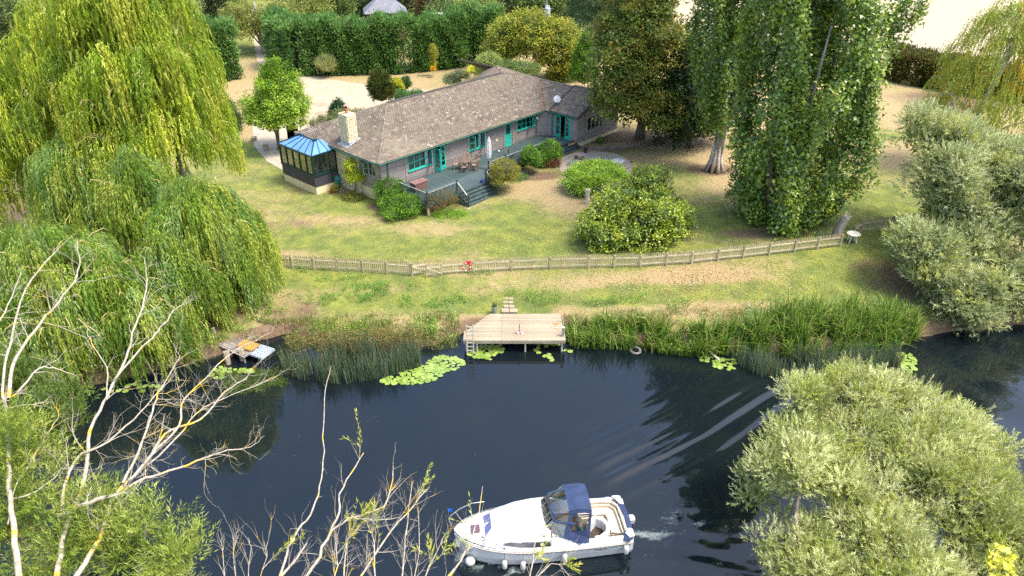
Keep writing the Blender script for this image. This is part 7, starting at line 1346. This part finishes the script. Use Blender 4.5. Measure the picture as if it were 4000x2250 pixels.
limb([(450, 1480, 20), (590, 1320, 21.6), (640, 1270, 22.2), (690, 1200, 23), (720, 1190, 23.2)], .07, .015, 6, .8, out=tg)
limb([(415, 1560, 19.2), (415, 1440, 20.5), (370, 1360, 21.2), (340, 1300, 22)], .05, .012, 6, .8, out=tg)
limb([(230, 2020, 14.6), (330, 1970, 14.9), (420, 1940, 15.2)], .09, .07, 2, .6, out=tg)
limb([(540, 1850, 16.6), (700, 1700, 18.4), (760, 1620, 19.4), (860, 1560, 20.2), (1060, 1480, 21.8)], .06, .012, 14, 1.1, out=tg)
tg.build('twigs', PALEBARK, dt, kind='stuff')
dt2 = dt; dt = thing('dead_tree', 'leafless pale dead willow at the left edge, behind the bright leaves', 'dead tree', (-14, 14.5, 1.2)); ob_ = Vector((-14, 14.5, 1.2)); tg = MB()
limb([(90, 2330, 12.2), (60, 2120, 13.2), (40, 1950, 14.5), (35, 1750, 16.4), (25, 1600, 18), (10, 1500, 19.2), (40, 1340, 21), (100, 1130, 23.6), (190, 1010, 25.2)], .16, .025, 12, 1.4, out=tg)
limb([(30, 1560, 18.4), (60, 1400, 20.4), (160, 1260, 22.2), (230, 1180, 23.4), (300, 1080, 24.8), (310, 1000, 25.8)], .12, .02, 12, 1.4, out=tg)
limb([(-60, 1600, 18), (60, 1540, 18.8), (150, 1440, 20), (220, 1440, 20.2)], .09, .02, 8, 1.0, out=tg)
limb([(30, 2050, 13.8), (60, 1900, 15), (110, 1820, 15.8), (180, 1700, 17), (230, 1620, 18)], .04, .012, 8, .8, out=tg)
limb([(-40, 1300, 21), (20, 1220, 22), (60, 1120, 23.2)], .06, .02, 8, 1.2, out=tg)
tg.build('twigs', PALEBARK, dt, kind='stuff')
# thin sticks and sprouting willow at the bottom centre
dt = thing('dead_branch', 'tall pale bare stick rising in front of the river left of centre', 'branch', (-5.4, 14, 1.2)); ob_ = Vector((-5.4, 14, 1.2)); tg = MB()
limb([(1060, 2400, 12.6), (1110, 2200, 13.8), (1150, 2090, 14.8), (1210, 2010, 15.6), (1250, 1900, 16.8), (1262, 1760, 18.2), (1266, 1560, 20.4), (1290, 1440, 22)], .075, .012, 3, .35, dep=1, out=tg)
tg.build('twigs', PALEBARK, dt, kind='stuff')
LWN = [G('#9aa838'), G('#b2b848'), G('#c8c454'), G('#849434')]
def sprout(label, ox, lims, nl, extra=0):
    global dt, ob_
    dt = thing('willow_shoots', label, 'branches', (ox, 13.4, 1.2)); ob_ = Vector((ox, 13.4, 1.2)); mb = MB(); lv = []
    for pts, r0 in lims:
        P_ = [Vector(atY(*p)) - ob_ for p in pts]; Q = []
        for i in range(len(P_) - 1):
            for k in range(3): Q.append(P_[i].lerp(P_[i + 1], k / 3) + Vector(rng.normal(0, .015, 3)))
        Q.append(P_[-1]); n = len(Q); m2 = MB(); m2.tube(Q, [r0 * (1 - .7 * i / (n - 1)) for i in range(n)], 6, cap=False); m2.build('limb', PALEBARK, dt, smooth_=True)
        for _ in range(nl):
            i = int(rng.integers(1, n - 1)); d = (Q[i + 1] - Q[i]).normalized(); l_ = []; twigs(mb, Q[i], (d + Vector(rng.normal(0, .5, 3)) + Vector((0, 0, .3))), rng.uniform(.5, 1.2), .010, 1, .45, .2, kids=3, wob=.15, leaves=l_, sides=3)
            if rng.random() < .14: lv += l_
    mb.build('twigs', PALEBARK, dt, kind='stuff')
    if lv:
        P_ = np.array([p for p, _ in lv]); D_ = np.array([d for _, d in lv]); P_ = np.repeat(P_, 3, 0); D_ = unit(np.repeat(D_, 3, 0) + rdir(len(P_)) * .7); q = len(P_); V, F, k = leaf_geo(P_, D_, rdir(q) + [0, 0, .8], .2 * rng.uniform(.6, 1.2, q), .035, 'lance'); mobj('leaves', np_mesh('leaves', V, F, LEAF, np.repeat(pal(q, LWN), k, 0)), dt, kind='stuff')
sprout('bare branch and sparse leafy shoots right of the tall pale stick', -3.6, [([(1130, 2350, 12.8), (1250, 2170, 14), (1290, 2080, 14.8), (1325, 2000, 15.6), (1325, 1930, 16.2), (1370, 1850, 17), (1420, 1770, 18)], .05), ([(1290, 2080, 14.8), (1360, 2030, 15.2), (1500, 1980, 15.8), (1530, 1900, 16.6), (1536, 1820, 17.4)], .035), ([(1370, 2018, 15.3), (1460, 2035, 15.2), (1560, 2020, 15.4)], .03), ([(1060, 2300, 13), (1160, 2180, 13.8), (1200, 2120, 14.4)], .05)], 9)
sprout('thicket of thin willow shoots with yellow lichen at the bottom centre', -2.2, [([(1340, 2350, 13), (1350, 2150, 14.4), (1370, 2020, 15.6)], .03), ([(1380, 2300, 13.2), (1520, 2080, 14.8), (1620, 1970, 15.8), (1670, 1910, 16.4)], .035), ([(1470, 2350, 12.9), (1465, 2150, 14.2), (1450, 2060, 15)], .03), ([(1560, 2350, 12.9), (1580, 2150, 14.4), (1595, 2000, 15.6), (1610, 1880, 16.8)], .03), ([(1600, 2350, 13), (1640, 2150, 14.3), (1635, 1980, 15.8)], .02), ([(1280, 2330, 13), (1320, 2210, 13.9), (1310, 2080, 15)], .025)], 13)
sprout('sparse shoots crossing in front of the bow of the boat', -1.0, [([(1620, 2400, 12.7), (1780, 2220, 13.6), (1830, 2140, 14.2), (1870, 2000, 15.4), (1885, 1900, 16.2)], .03), ([(1700, 2350, 12.9), (1800, 2190, 13.8), (1840, 2130, 14.3)], .03), ([(2050, 2350, 13), (2080, 2200, 13.8), (2090, 2120, 14.4)], .03), ([(2060, 2290, 13.3), (2150, 2200, 13.8), (2200, 2210, 13.8)], .02), ([(1640, 2300, 13), (1700, 2170, 14), (1730, 2110, 14.4)], .02)], 6)
sprout('thin leafy shoots rising from the bottom edge left of the tall stick', -6.5, [([(930, 2350, 12.9), (910, 2150, 14), (930, 2090, 14.6)], .015), ([(960, 2350, 13), (980, 2140, 14.1), (970, 2100, 14.5)], .015), ([(880, 2330, 13), (870, 2150, 14), (860, 2070, 14.6)], .012), ([(1000, 2330, 13), (1040, 2170, 14), (1030, 2110, 14.5)], .012)], 5)
# ================================================================ REEDS, WEEDS, LILIES, LITTER
def zone(pxs_, n, z=0):
    P_ = [at(a, b_, z)[:2] for a, b_ in pxs_]; xs_ = [p[0] for p in P_]; ys_ = [p[1] for p in P_]; x = rng.uniform(min(xs_), max(xs_), n * 3); y = rng.uniform(min(ys_), max(ys_), n * 3); k = inpoly(x, y, P_); return x[k][:n], y[k][:n]
def reedbed(name, label, cat, pxs_, n, h, w_, cols, w=None, z=0, **kw):
    x, y = zone(pxs_, n, z); k = (.6 * vnoise(x, y, .7) + .4 * vnoise(x, y, .25)) > .25 + rng.random(len(x)) * .45; x, y = x[k], y[k]; zz = np.maximum(ground(x, y), -.15); hh = h * (.5 + .6 * vnoise(x, y, 1.3) + .35 * vnoise(x, y, .4)); V, F, c = blades(x, y, zz, hh, w_, cols, w, **kw); return mobj(name, np_mesh(name, V, F, BLADE, c), label=label, cat=cat, kind='stuff')
RG = [G('#648c2a'), G('#4c7424'), G('#7ea038'), G('#9caa56'), G('#406024'), G('#8a8c4a')]; RB = [G('#647c60'), G('#506a4c'), G('#7c8c72'), G('#8c8458'), G('#3f5a3a')]; RBR = [G('#8a7a44'), G('#6f7438'), G('#5c6e3c'), G('#a08a58')]
reedbed('reeds', 'bright green broad bladed reeds right of the jetty', 'reeds', [(2215, 1300), (2400, 1310), (2700, 1330), (2950, 1340), (2950, 1385), (2700, 1395), (2450, 1370), (2225, 1360)], 5600, 1.4, .07, RG, lean=.75, bendf=1.1)
reedbed('reeds', 'green reeds along the right of the far bank under the silvery willow', 'reeds', [(2920, 1300), (3200, 1270), (3500, 1280), (3620, 1310), (3500, 1370), (3250, 1400), (2950, 1400)], 7000, 1.5, .07, RG, lean=.7, bendf=1.1)
reedbed('bulrushes', 'grey green bulrush stems standing in the water at the right of the bank', 'reeds', [(2850, 1410), (3100, 1400), (3440, 1400), (3560, 1420), (3400, 1455), (3100, 1475), (2980, 1480)], 4200, 1.25, .028, RB, lean=.3)
reedbed('bulrushes', 'grey green bulrush bed with brown heads left of the jetty', 'reeds', [(1100, 1430), (1250, 1415), (1500, 1395), (1640, 1390), (1650, 1430), (1500, 1480), (1330, 1505), (1200, 1490), (1110, 1465)], 7500, 1.55, .03, RB, lean=.28)
x, y = zone([(1120, 1400), (1500, 1370), (1660, 1365), (1650, 1390), (1500, 1420), (1150, 1440)], 1300); V, F, c = clump_crown([(0, 0, 0, 1, 1, 1)], 4, 4, 1, .1, RBR)
P_ = np.stack([x, y, rng.uniform(1.0, 1.75, len(x))], 1); P_ = np.repeat(P_, 7, 0) + rng.normal(0, .07, (len(x) * 7, 3)); V, F, k = leaf_geo(P_, rdir(len(P_)) + [0, 0, -.4], rdir(len(P_)), .13, .035, 'tri'); mobj('reed_heads', np_mesh('reed_heads', V, F, BLADE, np.repeat(pal(len(P_), RBR), k, 0)), label='brown flower heads of the bulrushes left of the jetty', cat='reeds', kind='stuff')
reedbed('rough_grass', 'rough tufts of green and straw grass along the edge of the far bank', 'grass', [(960, 1250), (1500, 1240), (1800, 1235), (1790, 1330), (1500, 1345), (1250, 1340), (1100, 1280)], 9000, .38, .022, [G('#6f8a34'), G('#8f9850'), G('#58742c'), G('#b0a070')], z=.6, lean=.8)
reedbed('rough_grass', 'straw coloured rough grass between the reeds and the lawn on the right bank', 'grass', [(2200, 1225), (2500, 1215), (2900, 1215), (2950, 1290), (2700, 1310), (2220, 1300)], 6000, .33, .02, [G('#8a9450'), G('#a89c68'), G('#7c8a48'), G('#688034')], z=.7, lean=.9)
def weeds(name, label, spots, n, h, ls, cols, w=None, cat='weeds'):
    parts = []
    for (px, py, rx, ry) in spots:
        p = onG(px, py); m = int(n * rx * ry); a = rng.uniform(0, 6.28, m); r = np.sqrt(rng.random(m)); x = p[0] + rx * r * np.cos(a); y = p[1] + ry * r * np.sin(a); k = fbm(x, y, .8) > .32 + .25 * r; x, y = x[k], y[k]; z = np.maximum(ground(x, y), 0) + h * rng.random(len(x)) * (.5 + vnoise(x, y, .5)); P_ = np.stack([x, y, z], 1); q = len(P_)
        V, F, k = leaf_geo(P_, rdir(q) + [0, 0, .35], rdir(q) * .6 + [0, 0, 1], ls * rng.uniform(.6, 1.3, q), ls * .6, 'leaf'); parts.append((V, F, np.repeat(pal(q, cols, w) * rng.uniform(.8, 1.2, (q, 1)), k, 0)))
    V, F, c = cat_geo(parts); return mobj(name, np_mesh(name, V, F, LEAF, c), label=label, cat=cat, kind='stuff')
NG = [G('#5f8f2c'), G('#77a434'), G('#4c7c2a'), G('#6a9440')]
weeds('nettles', 'bright green nettle patches on the bank below the fence', [(1290, 1165, 1.9, .9), (1450, 1150, 1.5, .8), (1560, 1180, 1.2, .7), (1700, 1185, 1.0, .6), (1790, 1170, .8, .5), (1240, 1060, 1.1, .35), (1180, 1050, .9, .3), (1370, 1170, 1.2, .6), (1130, 1160, .7, .4), (1840, 1070, .6, .25), (1900, 1070, .8, .2), (2350, 1185, 1.0, .4), (2450, 1175, 1.2, .4), (2650, 1195, 1.3, .5), (2540, 1150, .7, .3), (1990, 1150, .5, .3), (1500, 1125, 2.5, .5), (1350, 1090, 2, .35), (2120, 1170, 1.2, .9)], 620, .3, .10, NG)
weeds('bank_plants', 'lush mixed green plants at the water edge left of the jetty', [(1210, 1250, 1.4, .5), (1500, 1265, 2.0, .5), (1210, 1290, 1.6, .8), (1330, 1300, 1.4, .8), (1450, 1310, 1.8, .8), (1600, 1310, 1.6, .7), (1710, 1300, .9, .8), (1100, 1270, 1.2, .5), (950, 1290, 1.2, .7), (1080, 1320, .8, .4), (880, 1310, 1.2, .6), (1000, 1240, 1.5, .6)], 520, .55, .10, [G('#6a9a26'), G('#8db030'), G('#587f2a'), G('#7c8c44')])
weeds('watercress', 'dense light green water plants massed against the left end of the jetty', [(1700, 1375, 1.15, .8), (1740, 1350, .9, .8), (1660, 1390, .8, .5), (1780, 1395, .6, .5)], 1100, .5, .085, [G('#7c9c3c'), G('#94b04c'), G('#5f8230'), G('#b4c480')])
weeds('brambles', 'blue green bramble and creeper mass at the right of the bank top', [(3000, 1215, 1.6, .7), (3120, 1215, 1.8, .8), (3280, 1215, 1.8, .8), (3400, 1220, 1.6, .8), (3060, 1190, 1.2, .5), (3500, 1240, 1.3, .8), (2960, 1245, .9, .5)], 520, .6, .12, [G('#5a7c50'), G('#6f9068'), G('#4a6c44'), G('#7f9a4c')])
weeds('purple_flowers', 'purple flowers among the reeds on the right bank', [(2900, 1285, .5, .35), (2880, 1295, .4, .3), (2330, 1270, .35, .3)], 260, 1.0, .06, [G('#7a68b0'), G('#6a5a94'), G('#8a80a0')], cat='flowers')
weeds('ground_cover', 'trailing green growth under the weeping willows at the left bank', [(780, 1330, 2.2, 1.2), (500, 1440, 4, 1.4), (260, 1480, 3, 1.2), (900, 1240, 1.6, .8), (1000, 1180, 2, .8), (780, 1370, 1.6, .6), (150, 1480, 3, 1.5)], 160, .4, .12, [G('#46682a'), G('#5c7c34'), G('#3a5624')])
weeds('hay', 'grey green sprawling juniper at the foot of the broken trunk', [(3225, 925, .8, .5), (3330, 915, .5, .3)], 800, .35, .10, [G('#54705a'), G('#6f8a74'), G('#40584a')], cat='shrub')
weeds('base_shoots', 'small dark green shoots at the foot of the leaning poplar', [(2780, 665, .7, .5)], 700, .8, .11, [G('#4c6c34'), G('#5c7a40')], cat='shrub')
# grass tufts over the lawn close enough to read, fallen leaves
x = rng.uniform(-16, 30, 60000); y = rng.uniform(34.6, 58, 60000); k = (y > shore(x) + 1.2) & (y < 46 + .25 * x) & (fbm(x, y, 1.3) > .42); x, y = x[k][:26000], y[k][:26000]
g_ = np.clip((.45 + .5 * (fbm(x, y, 7) - .5) + .4 * (fbm(x, y, 1.1) - .5)) * 1.0, 0, 1); V, F, c = blades(x, y, ground(x, y), .11, .03, [G('#7d8c3a'), G('#94984a'), G('#b4a468'), G('#688034')], lean=.9, nseg=1); mobj('lawn_grass', np_mesh('lawn_grass', V, F, BLADE, c), label='short mown grass blades of the lawn and bank', cat='grass', kind='stuff')
n = 9000; x = rng.uniform(-18, 32, n); y = rng.uniform(34.5, 66, n); k = (y > shore(x) + 1) & (fbm(x, y, 6) > rng.random(n) * .85); x, y = x[k], y[k]
pts = [at(2550 + 60 * rng.normal(), 1110, 1.0) for _ in range(1)]
n2 = 3500; xa = rng.normal(11.5, 4.5, n2); ya = rng.normal(38.4, 1.1, n2); k = (ya > shore(xa) + 1.5) & (ya < 40.5); xa, ya = xa[k], ya[k]
n3 = 2200; c3 = [onG(*p) for p in [(2190, 640), (2230, 600), (2420, 545), (2500, 565), (2330, 570)]]; i3 = rng.integers(0, 5, n3); xb = np.array([c3[i][0] for i in i3]) + rng.normal(0, .9, n3); yb = np.array([c3[i][1] for i in i3]) + rng.normal(0, .8, n3)
x = np.concatenate([x, xa, xb]); y = np.concatenate([y, ya, yb]); lx, ly = HL(x, y); k = ~((lx > -2) & (ly > -4.3) & (lx < 27) & (ly < 12)) & (y > 34.5); x, y = x[k], y[k]
P_ = np.stack([x, y, ground(x, y) + .035], 1); q = len(P_); V, F, k = leaf_geo(P_, rdir(q) * [1, 1, .25], rdir(q) * .4 + [0, 0, 1], .075 * rng.uniform(.6, 1.4, q), .05, 'leaf'); mobj('fallen_leaves', np_mesh('fallen_leaves', V, F, LEAF, np.repeat(pal(q, [G('#d8c090'), G('#c8a870'), G('#b88848'), G('#e8dcc0')], [3, 3, 1.5, 1]), k, 0)), label='dry fallen leaves scattered over the grass', cat='leaves', kind='stuff')
# lily pads: each one a leaf of its patch
PADM = mat('lily_pad', (.16, .26, .04), (.28, .36, .08), 3, .35, objrand=1.2, spec=.6); q = MB(); vs = [(0, 0, .012)] + [(math.cos(a) * (1 + .04 * math.sin(5 * a)), math.sin(a) * (1 + .04 * math.cos(4 * a)), .02 + .015 * math.sin(3 * a)) for a in np.linspace(.16, 6.12, 17)]; q.add(vs, [(0, i, i + 1) for i in range(1, 17)]); PAD = q.mesh('leaf', PADM)
def lilies(label, spots, n, smin=.10, smax=.19):
    t = thing('water_lily', label, 'water lily', (*at(spots[0][0], spots[0][1], 0)[:2], 0)); ps = []
    tries = 0
    while len(ps) < n and tries < n * 30:
        tries += 1; s = spots[int(rng.integers(0, len(spots)))]; a = rng.uniform(0, 6.28); r = math.sqrt(rng.random()); p = at(s[0] + s[2] * r * math.cos(a), s[1] + s[3] * r * math.sin(a), 0); sz = rng.uniform(smin, smax)
        if any((p[0] - q_[0]) ** 2 + (p[1] - q_[1]) ** 2 < ((sz + q_[2]) * .72) ** 2 for q_ in ps): continue
        ps.append((p[0], p[1], sz)); o = mobj('leaf', PAD, t); o.location = (p[0] - t.location.x, p[1] - t.location.y, rng.uniform(.008, .03)); o.rotation_euler = (rng.normal(0, .06), rng.normal(0, .06), rng.uniform(0, 6.28)); o.scale = (sz, sz, sz)
    return t
lilies('lily pads below the bulrushes, reaching out left of the jetty', [(1640, 1465, 80, 28), (1540, 1485, 50, 15), (1740, 1420, 70, 28), (1600, 1490, 60, 12), (1700, 1440, 60, 20)], 130)
lilies('crowded lily pads beneath the jetty right of the ladder', [(1900, 1370, 60, 22), (1870, 1385, 40, 16), (1935, 1365, 30, 18), (1905, 1400, 14, 6)], 60)
lilies('few scattered lily pads under the right half of the jetty', [(2110, 1350, 30, 12), (2160, 1350, 30, 8), (2100, 1370, 15, 10), (2135, 1392, 18, 10), (2150, 1405, 10, 5), (2215, 1370, 14, 8)], 15, .12, .17)
lilies('lily pads by the drifting plank in front of the right reeds', [(2770, 1400, 40, 14), (2830, 1415, 45, 14), (2810, 1430, 30, 8), (2855, 1440, 14, 6)], 26, .1, .17)
lilies('patch of lily pads in the rippled water at the right', [(3550, 1420, 28, 34), (3530, 1400, 30, 22)], 46)
lilies('lily pads in the dark water beneath the old landing stage', [(880, 1445, 50, 12), (960, 1450, 30, 10), (850, 1470, 30, 10)], 20)
lilies('mats of lily pads at the left edge behind the bare trees', [(250, 1500, 120, 30), (120, 1520, 60, 20), (520, 1520, 120, 20)], 40, .12, .2)
# floating weed and stray leaves
x, y = zone([(820, 1450), (1080, 1440), (1120, 1500), (900, 1540)], 260); P_ = np.stack([x, y, 0 * x + .012], 1); P_ = np.repeat(P_, 5, 0) + rng.normal(0, .12, (len(x) * 5, 3)) * [1, 1, 0]; q = len(P_); V, F, k = leaf_geo(P_, np.array([[.6, -.5, .05]]) + rdir(q) * [.5, .5, .1], rdir(q) * .1 + [0, 0, 1], .35, .03, 'tri'); mobj('water_weed', np_mesh('water_weed', V, F, BLADE, np.repeat(pal(q, [G('#3c5020'), G('#55682c')]), k, 0)), label='trailing green weed in the dark water at the left', cat='water weed', kind='stuff')
x = rng.uniform(-12, 14, 200); y = rng.uniform(18, 31, 200); k = (vnoise(x, y, 3) > .55); x, y = x[k], y[k]; P_ = np.stack([x, y, 0 * x + .012], 1); q = len(P_); V, F, k = leaf_geo(P_, rdir(q) * [1, 1, 0], np.zeros((q, 3)) + [0, 0, 1], .05, .03, 'leaf'); mobj('floating_leaves', np_mesh('floating_leaves', V, F, LEAF, np.repeat(pal(q, [G('#8c8c68'), G('#788050')]), k, 0)), label='tiny leaves floating on the river', cat='leaves', kind='stuff')
